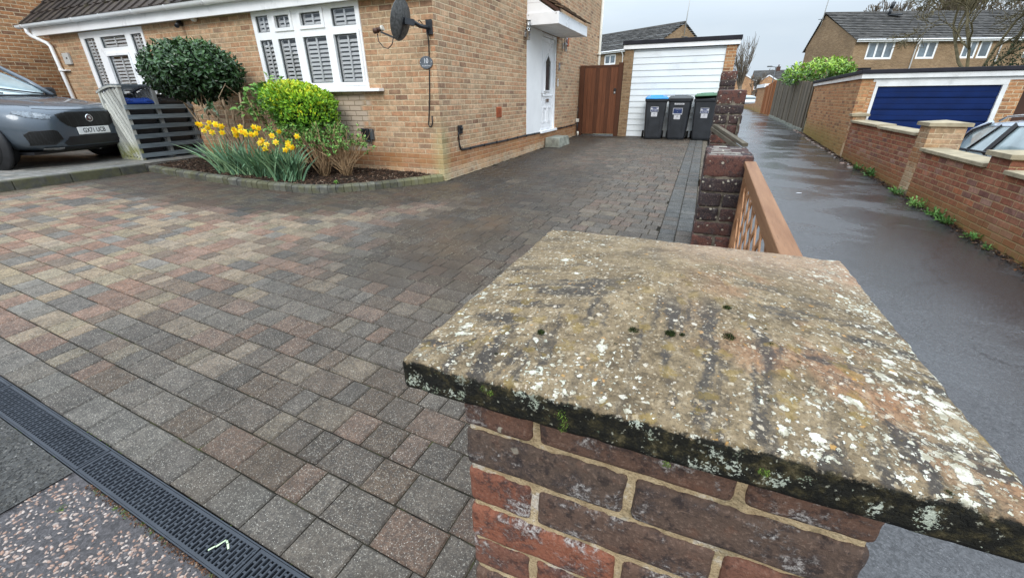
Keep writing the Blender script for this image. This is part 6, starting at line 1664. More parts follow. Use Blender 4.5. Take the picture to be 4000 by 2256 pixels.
class Proj:
    def __init__(s, o, T, extra=()):
        bpy.context.view_layer.update(); s.dep = bpy.context.evaluated_depsgraph_get(); s.b = BVHTree.FromObject(o, s.dep); s.T = T; s.o = o
        s.M = o.matrix_world.copy(); s.Mi = s.M.inverted()
    def ray(s, p, d):
        P = s.Mi @ (s.T @ Vector(p)); D = (s.Mi.to_3x3() @ (s.T.to_3x3() @ Vector(d))).normalized(); h = s.b.ray_cast(P, D)
        if h[0] is None: return None
        n = (s.M.to_3x3() @ h[1]); Dw = (s.T.to_3x3() @ Vector(d))
        if n.dot(Dw) > 0: n = -n
        return s.M @ h[0], n
    def decal(s, poly, axis, name, mat, parent, off=.004, cell=.012, attr=None):
        # axis 'x': poly in (y,z), projected from the front; 'y-': poly in (x,z) from the right side
        us = [p[0] for p in poly]; vs = [p[1] for p in poly]; nu = max(2, int((max(us)-min(us))/cell)); nv = max(2, int((max(vs)-min(vs))/cell))
        def inside(u, v):
            c = False; j = len(poly)-1
            for i in range(len(poly)):
                (a, b), (c1, d) = poly[i], poly[j]
                if (b > v) != (d > v) and u < (c1-a)*(v-b)/(d-b)+a: c = not c
                j = i
            return c
        idx = {}; mb = MB(); mb.smooth = True
        def vert(i, j):
            if (i, j) in idx: return idx[(i, j)]
            u = min(us)+(max(us)-min(us))*i/nu; v = min(vs)+(max(vs)-min(vs))*j/nv
            r = s.ray((3, u, v), (-1, 0, 0)) if axis == 'x' else s.ray((u, -3, v), (0, 1, 0))
            if r is None: idx[(i, j)] = None; return None
            idx[(i, j)] = len(mb.v); mb.v.append(tuple(r[0]+r[1].normalized()*off)); return idx[(i, j)]
        for i in range(nu):
            for j in range(nv):
                u = min(us)+(max(us)-min(us))*(i+.5)/nu; v = min(vs)+(max(vs)-min(vs))*(j+.5)/nv
                if not inside(u, v): continue
                q = [vert(i, j), vert(i+1, j), vert(i+1, j+1), vert(i, j+1)]
                if None in q: continue
                mb.face(q)
        return mb.build(name, mat, parent)
    def line(s, pts, axis, name, mat, parent, r=.004):
        out = []
        for a, b in zip(pts, pts[1:]):
            for i in range(6):
                u = a[0]+(b[0]-a[0])*i/6; v = a[1]+(b[1]-a[1])*i/6
                h = s.ray((3, u, v), (-1, 0, 0)) if axis == 'x' else (s.ray((u, v, 3), (0, 0, -1)) if axis == 'z' else s.ray((u, -3, v), (0, 1, 0)))
                if h: out.append(h[0])
        mb = MB()
        if len(out) > 1: mb.tube(out, r, 5)
        return mb.build(name, mat, parent)
def mir(poly): return [(-a, b) for a, b in poly]
# ---- grey SUV on the raised platform
suv = thing('parked_suv', 'grey blue SUV parked nose out on the raised paving at the left edge', 'car', (-10.29, 3.935, -.966))
TS = Matrix.Translation((-10.29, 3.935, -.966)) @ Matrix.Rotation(R(16.75), 4, 'Z')
St = [(.905, [(0, .33), (.36, .33), (.47, .42), (.48, .58), (.40, .74), (.26, .80), (0, .815)]),
      (.86, [(0, .26), (.55, .26), (.66, .40), (.67, .60), (.58, .78), (.36, .855), (0, .87)]),
      (.72, [(0, .23), (.74, .23), (.83, .42), (.84, .66), (.76, .83), (.52, .91), (0, .925)]),
      (.48, [(0, .22), (.85, .22), (.925, .45), (.935, .72), (.865, .885), (.64, .96), (0, .975)]),
      (.10, [(0, .22), (.89, .22), (.955, .47), (.96, .78), (.90, .935), (.70, 1.005), (0, 1.025)]),
      (-.35, [(0, .22), (.90, .22), (.955, .48), (.955, .82), (.91, .975), (.74, 1.04), (0, 1.065)]),
      (-.80, [(0, .22), (.90, .22), (.95, .48), (.95, .85), (.915, 1.0), (.78, 1.06), (0, 1.08)]),
      (-2.2, [(0, .22), (.90, .22), (.95, .48), (.955, .88), (.92, 1.04), (.80, 1.09), (0, 1.09)]),
      (-3.2, [(0, .26), (.86, .26), (.93, .50), (.94, .90), (.88, 1.06), (.72, 1.10), (0, 1.10)]),
      (-3.5, [(0, .40), (.66, .40), (.78, .60), (.78, .90), (.72, 1.0), (.5, 1.04), (0, 1.05)])]
body = loft(St, 'body', M_SUV, suv, TS, 2)
Gh = [(-.42, [(0, 1.0), (.72, 1.0), (.70, 1.045), (.62, 1.055), (0, 1.06)]),
      (-.80, [(0, 1.0), (.80, 1.0), (.775, 1.20), (.66, 1.30), (0, 1.32)]),
      (-1.25, [(0, 1.0), (.83, 1.0), (.77, 1.36), (.62, 1.53), (0, 1.57)]),
      (-1.7, [(0, 1.0), (.84, 1.0), (.77, 1.40), (.60, 1.60), (0, 1.64)]),
      (-2.6, [(0, 1.0), (.84, 1.0), (.76, 1.40), (.58, 1.59), (0, 1.63)]),
      (-3.3, [(0, 1.0), (.78, 1.0), (.68, 1.25), (.52, 1.42), (0, 1.46)])]
M_SUVGLASS = plain('sky_tinted_reflective_glass', (.36, .45, .47), .04, .9, .25, 1.5, coat=1.0)  # bright sky reflection is painted into the pale cyan base colour
glass = loft(Gh, 'window_glass', M_SUVGLASS, suv, TS, 2)
P = Proj(body, TS)
gr_poly = [(-.47, .775), (-.30, .805), (.30, .805), (.47, .775), (.45, .69), (.37, .61), (.28, .572), (-.28, .572), (-.37, .61), (-.45, .69)]
def mat_grille():
    s = NT('honeycomb_grille', .45, .5); v = s.vor(34, s.vmath('MULTIPLY', s.obj(), (1, 1, 1.9)), feature='DISTANCE_TO_EDGE', rand=.15)
    e = s.step(v, .02, .10); c = s.mix(e, (.016, .017, .018), (.003, .003, .003)); return s.done(c)
M_GRILLE = mat_grille(); M_LAMPIN = plain('lamp_inner', (.30, .33, .36), .25, .5, .2, 40)
gl_ = P.decal(gr_poly, 'x', 'grille', M_GRILLE, suv, .004, .010)
h = P.ray((3, .0, .705), (-1, 0, 0)); bmM = frame_M(h[0]+Vector(h[1])*.008, TS.to_3x3() @ Vector((0, 1, 0)))
mb = MB(); mb.lathe([(.001, -.006), (.058, -.006), (.060, .004), (.050, .008), (.001, .008)], bmM, 24); bd = mb.build('badge', M_CHROME, gl_)
mb = MB(); mb.lathe([(.001, .0085), (.043, .0088), (.044, .0080)], bmM, 20); mb.build('badge_centre', plain('badge_red', (.075, .03, .035), .4, .5, .2, 60), bd)
mb = MB(); mb.prism([(-.020, .018), (-.006, .024), (.012, .021), (.022, .008), (.014, .002), (.020, -.010), (.006, -.024), (-.008, -.018), (-.004, -.006), (-.020, -.002)], .0089, .0115, bmM); mb.build('badge_emblem', M_CHROME, bd)
mb = MB(); mb.box(-.03, .03, -.012, .012, .002, .008, frame_M((P.ray((3, -.02, .785), (-1, 0, 0)) or h)[0], TS.to_3x3() @ Vector((0, 1, 0)))); mb.build('camera_lens', M_BLACKP, gl_)
# number plate
h = P.ray((3, 0, .52), (-1, 0, 0)); pM = frame_M(h[0]+(TS.to_3x3() @ Vector((.022, 0, 0))), TS.to_3x3() @ Vector((0, 1, 0)))
mb = MB(); mb.box(-.26, .26, -.056, .056, -.012, 0, pM); npl = mb.build('number_plate', M_PLATE, suv, bevel=.004)
text_mesh('registration', 'GX71 UCB', .098, pM @ Matrix.Translation((-.0, .0, .001)), M_INK, npl, sx=.80, off=.0012)
# lamps, intakes, trims
hl = [(-.52, .760), (-.62, .80), (-.72, .825), (-.80, .83), (-.83, .80), (-.76, .745), (-.64, .715), (-.55, .715)]
for pl in (hl, mir(hl)):
    o = P.decal(pl, 'x', 'headlight', M_LENS, suv, .006, .011)
    rim = [(a, b) for a, b in pl]; P.line(rim+rim[:1], 'x', 'headlight_rim', M_BLACKP, o, .006)
    q_ = -1 if pl[0][0] < 0 else 1; P.decal([(q_*.61, .782), (q_*.68, .795), (q_*.68, .755), (q_*.61, .748)], 'x', 'headlight_projector', M_LAMPIN, o, .009, .012)
si = [(-.53, .53), (-.58, .555), (-.80, .545), (-.84, .50), (-.80, .345), (-.60, .345), (-.50, .42)]
for pl in (si, mir(si)):
    o = P.decal(pl, 'x', 'side_intake', M_GRILLE, suv, .004, .011); P.line(pl+pl[:1], 'x', 'intake_trim', M_BLACKP, o, .007)
lo = [(-.40, .445), (.40, .445), (.50, .36), (.46, .315), (-.46, .315), (-.50, .36)]
P.decal(lo, 'x', 'lower_intake', M_BLACKP, suv, .004, .011)
sk = [(-.62, .30), (.62, .30), (.60, .262), (-.60, .262)]
P.decal(sk, 'x', 'bumper_lip', M_BLACKP, suv, .010, .012)
for s_ in (1, -1):
    P.decal([(s_*.50, .305), (s_*.70, .305), (s_*.68, .275), (s_*.50, .272)], 'x', 'fog_lamp', M_CHROME, suv, .014, .010)
P.line([(-.62, .865), (-.45, .842), (0, .838), (.45, .842), (.62, .865)], 'x', 'bonnet_seam', M_BLACKP, suv, .0045)
for s_ in (1, -1): P.line([(.66, s_*.60), (.45, s_*.72), (.1, s_*.80), (-.4, s_*.84)], 'z', 'bonnet_edge', M_BLACKP, suv, .004); P.line([(.60, s_*.34), (.2, s_*.46), (-.3, s_*.52)], 'z', 'bonnet_crease', M_SUV, suv, .010)
# cowl, pillars, wiper, roof, mirrors
mb = MB(); mb.obox(TS @ Vector((-.40, -.66, 1.055)), TS @ Vector((-.40, .66, 1.055)), .16, .03); mb.build('cowl', M_BLACKP, suv)
for s_ in (-1, 1):
    mb = MB(); mb.tube([TS @ Vector(p) for p in ((-.44, s_*.70, 1.055), (-.82, s_*.675, 1.30), (-1.25, s_*.635, 1.54), (-1.6, s_*.60, 1.61))], .035, 8); mb.build('windscreen_pillar', M_SUV, suv)
    mb = MB(); mb.rbox((0, 0, 0), (.12, .22, .15), .05, 5, M=TS @ Matrix.Translation((-.92, s_*1.02, 1.13))); mm = mb.build('door_mirror', M_BLACKP, suv)
    mb = MB(); mb.obox(TS @ Vector((-.90, s_*.84, 1.07)), TS @ Vector((-.92, s_*.95, 1.10)), .05, .04); mb.build('mirror_arm', M_BLACKP, mm)
mb = MB(); mb.tube([TS @ Vector(p) for p in ((-.44, .55, 1.085), (-.52, .15, 1.14), (-.58, -.2, 1.19))], .012, 6); mb.tube([TS @ Vector(p) for p in ((-.44, -.05, 1.09), (-.50, -.35, 1.12), (-.54, -.60, 1.14))], .012, 6); mb.build('wiper', M_BLACKP, suv)
mb = MB(); mb.smooth = True
for i, (x, w, z) in enumerate(((-1.32, .60, 1.60), (-1.8, .585, 1.655), (-2.6, .57, 1.65), (-3.2, .5, 1.5))):
    mb.v += [tuple(TS @ Vector(p)) for p in ((x, -w, z-.04), (x, -w*.5, z), (x, 0, z+.008), (x, w*.5, z), (x, w, z-.04))]
for i in range(3):
    for k in range(4): mb.face((i*5+k, i*5+k+1, (i+1)*5+k+1, (i+1)*5+k))
mb.build('roof', M_SUV, suv)
for s_ in (-1, 1):
    for x in (0, -2.68):
        m = TS @ Matrix.Translation((x, s_*.935, .37)) @ Matrix.Rotation(R(90), 4, 'X'); mb = MB(); mb.lathe([(.001, -.035), (.45, -.035), (.46, -.01), (.46, .01), (.45, .035), (.001, .035)], m, 40); mb.build('wheel_arch', M_BLACKP, suv)  # arches are not cut; a black disc stands in for the shaded hollow
        wheel(suv, TS, x, s_*.855, .365, .365, .25, M_STEEL)
mb = MB(); mb.box(-3.2, .62, -.78, .78, .20, .24, TS); mb.build('underbody', M_BLACKP, suv)
# ---- silver estate car behind the red wall
est = thing('parked_estate_car', 'silver estate car with roof rails behind the red brick wall at the right edge', 'car', (5.1, 9.8, -1.97))
TE = Matrix.Translation((5.08, 11.05, -1.97)) @ Matrix.Rotation(R(90), 4, 'Z')
Se = [(.86, [(0, .30), (.45, .30), (.62, .45), (.62, .62), (.45, .74), (0, .76)]), (.6, [(0, .22), (.74, .22), (.83, .45), (.83, .72), (.66, .86), (0, .89)]), (.1, [(0, .2), (.82, .2), (.885, .48), (.885, .85), (.72, .97), (0, 1.0)]),
      (-.35, [(0, .2), (.84, .2), (.89, .5), (.89, .93), (.80, 1.06), (0, 1.08)]), (-1.6, [(0, .2), (.84, .2), (.89, .5), (.89, 1.0), (.83, 1.13), (0, 1.13)]), (-3.0, [(0, .2), (.84, .2), (.89, .5), (.89, 1.03), (.83, 1.15), (0, 1.15)]), (-3.55, [(0, .35), (.7, .35), (.80, .55), (.80, .95), (.72, 1.05), (0, 1.05)])]
loft(Se, 'body', M_SILVER, est, TE, 2)
Ge = [(-.15, [(0, 1.0), (.70, 1.0), (.68, 1.045), (0, 1.06)]), (-.75, [(0, 1.05), (.80, 1.05), (.70, 1.38), (0, 1.40)]), (-1.15, [(0, 1.05), (.825, 1.05), (.665, 1.52), (0, 1.545)]), (-2.0, [(0, 1.05), (.83, 1.05), (.65, 1.56), (0, 1.59)]), (-2.9, [(0, 1.05), (.82, 1.05), (.64, 1.53), (0, 1.55)]), (-3.45, [(0, 1.05), (.72, 1.05), (.60, 1.20), (0, 1.22)])]
def estate_glass():
    o = loft(Ge, 'window_glass', plain('sky_tinted_pale_glass', (.40, .50, .515), .05, .9, .3, 1.6, coat=1.0), est, TE, 0)  # pale blue green base colour carries painted sky reflection
    for p in o.data.polygons: p.use_smooth = False
    return o
estate_glass()
mb = MB(); mb.smooth = True; prof = [(-1.02, .655, 1.49), (-1.25, .665, 1.545), (-2.0, .655, 1.585), (-2.9, .645, 1.555), (-3.2, .62, 1.42)]
for x, w, z in prof: mb.v += [tuple(TE @ Vector(p)) for p in ((x, -w-.03, z-.07), (x, -w, z-.02), (x, -w*.6, z+.02), (x, 0, z+.03), (x, w*.6, z+.02), (x, w, z-.02), (x, w+.03, z-.07))]
for i in range(len(prof)-1):
    for k in range(6): mb.face((i*7+k, i*7+k+1, (i+1)*7+k+1, (i+1)*7+k))
mb.build('roof', M_SILVER, est)
for s_ in (-1, 1):
    mb = MB(); mb.tube([TE @ Vector(p) for p in ((-.18, s_*.70, 1.045), (-.76, s_*.715, 1.385), (-1.12, s_*.675, 1.525))], .034, 7); mb.build('windscreen_pillar', M_SILVER, est)
    mb = MB(); mb.tube([TE @ Vector(p) for p in ((-1.05, s_*.83, 1.075), (-1.45, s_*.69, 1.50))], .014, 6); mb.tube([TE @ Vector(p) for p in ((-.40, s_*.79, 1.06), (-.80, s_*.735, 1.385), (-1.15, s_*.69, 1.515))], .014, 6); mb.build('quarter_light_bar', M_BLACKP, est)
    for xa, xb in ((-1.62, -1.80), (-2.55, -2.60)):
        mb = MB(); mb.obox(TE @ Vector((xa, s_*.842, 1.08)), TE @ Vector((xb, s_*.675, 1.53)), .02, .12, (0, 1, 0)); mb.build('door_pillar', M_BLACKP, est)
    mb = MB(); mb.tube([TE @ Vector(p) for p in ((-.20, s_*.85, 1.065), (-1.6, s_*.865, 1.105), (-3.2, s_*.84, 1.13))], .018, 6); mb.build('window_trim', M_BLACKP, est)
    mb = MB(); mb.tube([TE @ Vector(p) for p in ((-1.15, s_*.60, 1.55), (-1.32, s_*.60, 1.62), (-1.7, s_*.60, 1.655), (-2.6, s_*.59, 1.65), (-2.95, s_*.58, 1.59))], .017, 7); mb.build('roof_rail', M_STEEL, est)
    for x in (0, -2.7): wheel(est, TE, x, s_*.80, .32, .32, .2, M_STEEL)
mb = MB(); mb.rbox((0, 0, 0), (.10, .20, .14), .045, 5, M=TE @ Matrix.Translation((-.72, .98, 1.10))); mb.build('door_mirror', M_SILVER, est)
mb = MB(); mb.rbox((0, 0, 0), (.04, .22, .08), .02, 4, M=TE @ Matrix.Translation((-.98, 0, 1.38))); mb.build('rear_view_mirror', M_BLACKP, est)
# ---- two distant cars
def far_car(x, y, rz, label, paint):
    t = thing('distant_car', label, 'car', (x, y, -1.5)); T = Matrix.Translation((x, y, -1.5)) @ Matrix.Rotation(rz, 4, 'Z')
    loft([(.8, [(0, .3), (.5, .3), (.7, .5), (.5, .75), (0, .78)]), (.3, [(0, .2), (.8, .2), (.88, .5), (.75, .9), (0, .95)]), (-1.5, [(0, .2), (.8, .2), (.88, .5), (.8, 1.0), (0, 1.02)]), (-3.4, [(0, .3), (.7, .3), (.8, .6), (.7, 1.0), (0, 1.02)])], 'body', paint, t, T, 1)
    loft([(-.3, [(0, .9), (.7, .9), (.6, .96), (0, .98)]), (-1.1, [(0, .9), (.75, .9), (.6, 1.45), (0, 1.5)]), (-2.6, [(0, .9), (.75, .9), (.6, 1.45), (0, 1.5)]), (-3.3, [(0, .9), (.65, .9), (.5, 1.05), (0, 1.06)])], 'window_glass', M_SUVGLASS, t, T, 1)
    for s_ in (-1, 1):
        for xx in (0, -2.6): wheel(t, T, xx, s_*.78, .32, .32, .2, M_STEEL)
far_car(7.0, 73, R(15), 'distant pale silver car at the end of the path', M_WHITECAR)
far_car(6.85, 66, R(100), 'distant dark car at the end of the path beside the mossy wall', M_BLACKP)
# ================================================================== BIN STORE
random.seed(5)
bs = thing('bin_store', 'weathered slatted wooden bin store with curved roof slats beside the ball shrub', 'bin store', (-9.2, 5.05, -.97))
BX0, BX1, BYF, BYB = -9.62, -9.0, 4.56, 5.60
def store_end(y, mat, name, lean=0.0):
    # diagonal boards between two posts, arched top
    def top(x): f = (x-BX0)/(BX1-BX0); return .135+.085*math.sin(min(1, f*1.05)*math.pi*.62)
    mb = MB(); z0 = -.93; sl = 1.95; c = -3.0
    while c < 2.0:
        # board along direction (1, -sl): from upper left to lower right, clipped to the panel
        pts = []
        for i in range(41):
            z = .24-(.24-z0)*i/40; x = BX0+.03+(c+(.24-z))/sl*1.0
            if BX0+.028 < x < BX1-.028 and z < top(x)-.02: pts.append((x, z))
        if len(pts) > 1:
            mb.cur = rnd(0, 1); a, b = pts[0], pts[-1]; o = rnd(-.003, .003)
            mb.obox((a[0], y+.012+o, a[1]), (b[0], y+.012+o, b[1]), .018, .066, (sl, 0, 1))
        c += .195
    mb.build(name, mat, bs, attr='rnd')
    for x in (BX0, BX1-.045):
        p = MB(); p.cur = rnd(.2, .8); p.box(x, x+.045, y-.022, y+.03, -.99, top(x+.02)); p.build('corner_post', mat, bs, attr='rnd')
    p = MB(); n = 14
    for i in range(n):
        xa = BX0-.03+(BX1-BX0+.05)*i/n; xb = BX0-.03+(BX1-BX0+.05)*(i+1)/n; p.cur = .3; p.obox((xa, y, top(xa)), (xb+.003, y, top(xb)), .06, .03)
    p.build('arched_rail', mat, bs, attr='rnd')
    p = MB(); p.cur = .5; p.box(BX0+.046, BX1-.046, y-.012, y+.02, -.975, -.932); p.build('bottom_rail', mat, bs, attr='rnd'); return top
M_STOREMID = mat_wood('grey_store_board', (.13, .14, .14), (.27, .28, .275), 'Z', .8)
top = store_end(BYF, M_STOREPALE, 'end_boards')
store_end(5.06, M_STOREMID, 'divider_boards'); store_end(BYB, M_STOREMID, 'rear_boards')
for i in range(6):
    z = -.105-.157*i
    mb = MB(); mb.cur = rnd(0, 1); mb.box(BX1+.003, BX1+.022, BYF-.02, BYB+.35, z-.036, z+.036); mb.build('side_slat', M_STOREDARK, bs, attr='rnd', bevel=0)
mb = MB(); mb.box(BX1-.02, BX1, BYF+.05, BYB+.3, -.99, -.955); mb.build('base_rail', M_STOREDARK, bs)
mb = MB()
for i in range(9):
    f = (i+.5)/9; x = BX0+(BX1-BX0)*f; mb.cur = rnd(0, .6); mb.obox((x, BYF-.02, top(x)+.022), (x, BYB+.02, top(x)+.022), .05, .016)
mb.build('roof_slat', M_STOREDARK, bs, attr='rnd')
mb = MB(); mb.box(BX0, BX0+.02, BYF+.03, BYB+.3, -.95, .10); mb.build('back_board', M_STOREMID, bs)
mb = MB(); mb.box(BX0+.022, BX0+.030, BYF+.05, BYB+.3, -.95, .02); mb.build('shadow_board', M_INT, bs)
def stored_bin(y, lid, label):
    t = thing('stored_wheelie_bin', label, 'wheelie bin', (-9.32, y, -.96)); x = -9.30
    mb = MB(); mb.hexa([(x-.19, y-.18, -.95), (x+.19, y-.18, -.95), (x+.19, y+.18, -.95), (x-.19, y+.18, -.95), (x-.25, y-.225, -.06), (x+.25, y-.225, -.06), (x+.25, y+.225, -.06), (x-.25, y+.225, -.06)]); mb.build('body', M_BINBODY, t, bevel=.03, segs=2)
    mb = MB(); mb.box(x-.265, x+.268, y-.235, y+.235, -.058, -.02); mb.hexa([(x-.26, y-.23, -.0195), (x+.26, y-.23, -.0195), (x+.26, y+.23, -.0195), (x-.26, y+.23, -.0195), (x-.22, y-.19, .035), (x+.20, y-.19, .035), (x+.20, y+.19, .035), (x-.22, y+.19, .035)])
    for q in (-.14, .14): mb.hexa([(x+.18, y+q-.04, .0), (x+.272, y+q-.04, -.02), (x+.272, y+q+.04, -.02), (x+.18, y+q+.04, .0), (x+.16, y+q-.04, .045), (x+.262, y+q-.04, .012), (x+.262, y+q+.04, .012), (x+.16, y+q+.04, .045)])
    mb.build('lid', lid, t, bevel=.008)
stored_bin(4.815, M_NAVYLID, 'bin with a deep blue lid inside the wooden bin store')
stored_bin(5.34, M_BLACKP, 'black bin inside the wooden bin store behind the divider')
mb = MB(); mb.box(-9.10, -9.02, 5.70, 6.2, -.97, .08); 

# ================================================================== FLOWER BED
random.seed(17)
ed = thing('flower_bed_edging', 'curved edging of mossy grey blocks around the flower bed', 'edging', (-5.7, 4.2, -1.15))
pts = [Vector((*p, 0)) for p in [(-8.44, 4.285), (-7.85, 4.245), (-7.13, 4.187), (-6.4, 4.15), (-5.715, 4.131), (-5.2, 4.155), (-4.746, 4.221), (-4.45, 4.40), (-4.215, 4.622), (-4.0, 4.88), (-3.818, 5.15), (-3.65, 5.40), (-3.515, 5.60)]]
def cat(p0, p1, p2, p3, t): return .5*((2*p1)+(-p0+p2)*t+(2*p0-5*p1+4*p2-p3)*t*t+(-p0+3*p1-3*p2+p3)*t**3)
curve = []
for i in range(len(pts)-1):
    a, b, c, d = pts[max(0, i-1)], pts[i], pts[i+1], pts[min(len(pts)-1, i+2)]
    for k in range(20): curve.append(cat(a, b, c, d, k/20))
curve.append(pts[-1])
cum = [0]
for a, b in zip(curve, curve[1:]): cum.append(cum[-1]+(b-a).length)
def at(s):
    for i in range(len(cum)-1):
        if s <= cum[i+1]: return curve[i].lerp(curve[i+1], (s-cum[i])/max(1e-6, cum[i+1]-cum[i]))
    return curve[-1]
mb = MB(); s_ = 0
while s_ < cum[-1]-.03:
    w = .203 if at(s_).x < -6.6 else .105
    e = min(s_+w-.006, cum[-1]); a, b = at(s_), at(e); d = (b-a).normalized(); nrm = Vector((-d.y, d.x, 0)); mb.cur = rnd(0, 1)
    zb = min(g(a.x, a.y), g(b.x, b.y))-.05; h = .098+rnd(-.004, .004); zt = g((a.x+b.x)/2, (a.y+b.y)/2)+h
    fr = rnd(-.004, .004); a = a+nrm*fr; b = b+nrm*fr; th_ = .105; ch = .026
    A, B, C, D = a, b, b+nrm*th_, a+nrm*th_
    mb.hexa([(*A.xy, zb), (*B.xy, zb), (*C.xy, zb), (*D.xy, zb), (*A.xy, zt-ch), (*B.xy, zt-ch), (*C.xy, zt-ch), (*D.xy, zt-ch)])
    A2, B2 = a+nrm*ch, b+nrm*ch
    mb.hexa([(*A.xy, zt-ch+.0001), (*B.xy, zt-ch+.0001), (*C.xy, zt-ch+.0001), (*D.xy, zt-ch+.0001), (*A2.xy, zt), (*B2.xy, zt), (*C.xy, zt), (*D.xy, zt)])
    s_ += w
mb.build('blocks', M_EDGE, ed, attr='rnd')
def bedz(x, y): return g(x, y)+.062+.03*min(1, max(0, (y-bed_y(x)-.1)/.6))+.012*mnoise.noise(Vector((x*3, y*3, 0)))
mb = MB(); mb.smooth = True; xs = rng(-9.0, -3.53, .1); ny = 14
for x in xs:
    y0 = bed_y(x)+.085
    for j in range(ny+1):
        y = min(y0+(5.66-y0)*j/ny, 5.66); mb.v.append((x, y, bedz(x, y)))
for i in range(len(xs)-1):
    for j in range(ny): k = i*(ny+1)+j; mb.face((k, k+ny+1, k+ny+2, k+1))
o = mb.build('flower_bed_soil', M_SOILD); o['kind'] = 'structure'
mb = MB()
for i in range(7000):
    x = rnd(-8.9, -3.6); y0 = bed_y(x)+.11
    if y0 > 5.6: continue
    y = y0+(5.62-y0)*random.random()**1.25; z = bedz(x, y); mb.cur = rnd(0, 1)
    L_ = rnd(.018, .055); w = rnd(.006, .016); a = rnd(0, 6.28); d = Vector((math.cos(a), math.sin(a), rnd(-.35, .35))); c = Vector((x, y, z+rnd(.002, .018)))
    mb.obox(c-d*L_/2, c+d*L_/2, w, rnd(.002, .005), (rnd(-.4, .4), rnd(-.4, .4), 1))
o = mb.build('bark_mulch', M_BARKCHIP, attr='rnd'); tag(o, 'dark chipped bark mulch covering the flower bed', 'bark mulch', kind='stuff')

# ball shrub on stems
random.seed(23)
bl = thing('ball_shrub', 'dark glossy clipped ball shrub on bare stems in front of the house wall', 'shrub', (-7.1, 4.95, -1.0))
mb = MB(); c = (-7.64, 4.95, .41)
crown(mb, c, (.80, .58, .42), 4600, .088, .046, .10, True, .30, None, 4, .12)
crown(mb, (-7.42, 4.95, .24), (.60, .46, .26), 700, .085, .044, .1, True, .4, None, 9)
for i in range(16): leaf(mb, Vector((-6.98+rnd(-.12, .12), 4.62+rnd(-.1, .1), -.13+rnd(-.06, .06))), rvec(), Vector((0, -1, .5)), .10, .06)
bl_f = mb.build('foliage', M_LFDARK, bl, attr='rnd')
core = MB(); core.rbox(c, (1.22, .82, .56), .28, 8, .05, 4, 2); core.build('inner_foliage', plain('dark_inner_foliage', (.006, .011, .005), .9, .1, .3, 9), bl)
mb = MB()
for (bx, by, tx, ty, tz) in ((-7.12, 4.93, -7.95, 4.85, .02), (-7.10, 4.98, -7.62, 5.0, .12), (-7.05, 4.95, -7.30, 4.8, .06), (-7.02, 5.0, -7.15, 5.1, .02), (-6.98, 4.96, -6.95, 4.85, .0), (-6.95, 5.0, -6.80, 5.05, .1), (-7.08, 4.90, -7.45, 4.78, .10)):
    p0 = Vector((bx, by, -1.02)); p3 = Vector((tx, ty, tz)); p1 = p0+Vector((rnd(-.05, .05)-.06, rnd(-.03, .03), .33)); p2 = p0.lerp(p3, .62)+Vector((rnd(-.06, .06), rnd(-.05, .05), -.02))
    q = [p0, p0.lerp(p1, .5)+rvec()*.012, p1, p1.lerp(p2, .5)+rvec()*.02, p2, p3]; mb.tube(q, [.032, .028, .025, .021, .018, .012], 7)
    for _ in range(2): a = p2.lerp(p3, rnd(0, .8)); mb.tube([a, a+rvec()*.12+Vector((0, 0, .14)), a+rvec()*.16+Vector((0, 0, .28))], [.010, .008, .005], 5)
mb.build('stems', M_STEM, bl)
# golden euonymus
random.seed(29)
eu = thing('golden_shrub', 'bright yellow green rounded shrub below the wide window', 'shrub', (-5.6, 5.2, -1.03))
mb = MB()
def lime(c, r, n, seed):
    cv = Vector(c)
    for i in range(n):
        v = rvec()
        if v.z < -.2 and random.random() < .5: v.z = -v.z
        k = (1-.30*random.random()**2)*(1+.13*mnoise.noise(v*3+Vector((seed, 0, 0)))+.07*mnoise.noise(v*8+Vector((0, seed, 0)))); p = cv+Vector((v.x*r[0]*k, v.y*r[1]*k, v.z*r[2]*k))
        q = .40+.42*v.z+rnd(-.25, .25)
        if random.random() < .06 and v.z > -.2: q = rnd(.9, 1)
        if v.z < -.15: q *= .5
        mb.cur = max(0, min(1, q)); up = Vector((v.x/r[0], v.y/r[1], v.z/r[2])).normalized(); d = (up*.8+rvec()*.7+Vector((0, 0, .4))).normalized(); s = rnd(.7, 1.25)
        leaf(mb, p, d, (up+rvec()*.6).normalized(), .060*s, .028*s, .3)
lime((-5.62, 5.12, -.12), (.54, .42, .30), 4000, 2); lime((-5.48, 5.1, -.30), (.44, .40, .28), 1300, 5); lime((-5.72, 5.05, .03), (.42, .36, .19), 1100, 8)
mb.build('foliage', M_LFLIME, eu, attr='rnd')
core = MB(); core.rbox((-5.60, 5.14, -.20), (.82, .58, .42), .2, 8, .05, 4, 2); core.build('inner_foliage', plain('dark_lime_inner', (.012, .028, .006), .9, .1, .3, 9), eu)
mb = MB()
for i in range(9): x = -5.6+rnd(-.35, .45); mb.tube([(x*.4-5.55*.6, 5.15, -1.02), (x, 5.12+rnd(-.1, .1), -.6), (x+rnd(-.1, .1), 5.12, -.25)], [.016, .012, .008], 5)
mb.build('stems', M_BARK, eu)
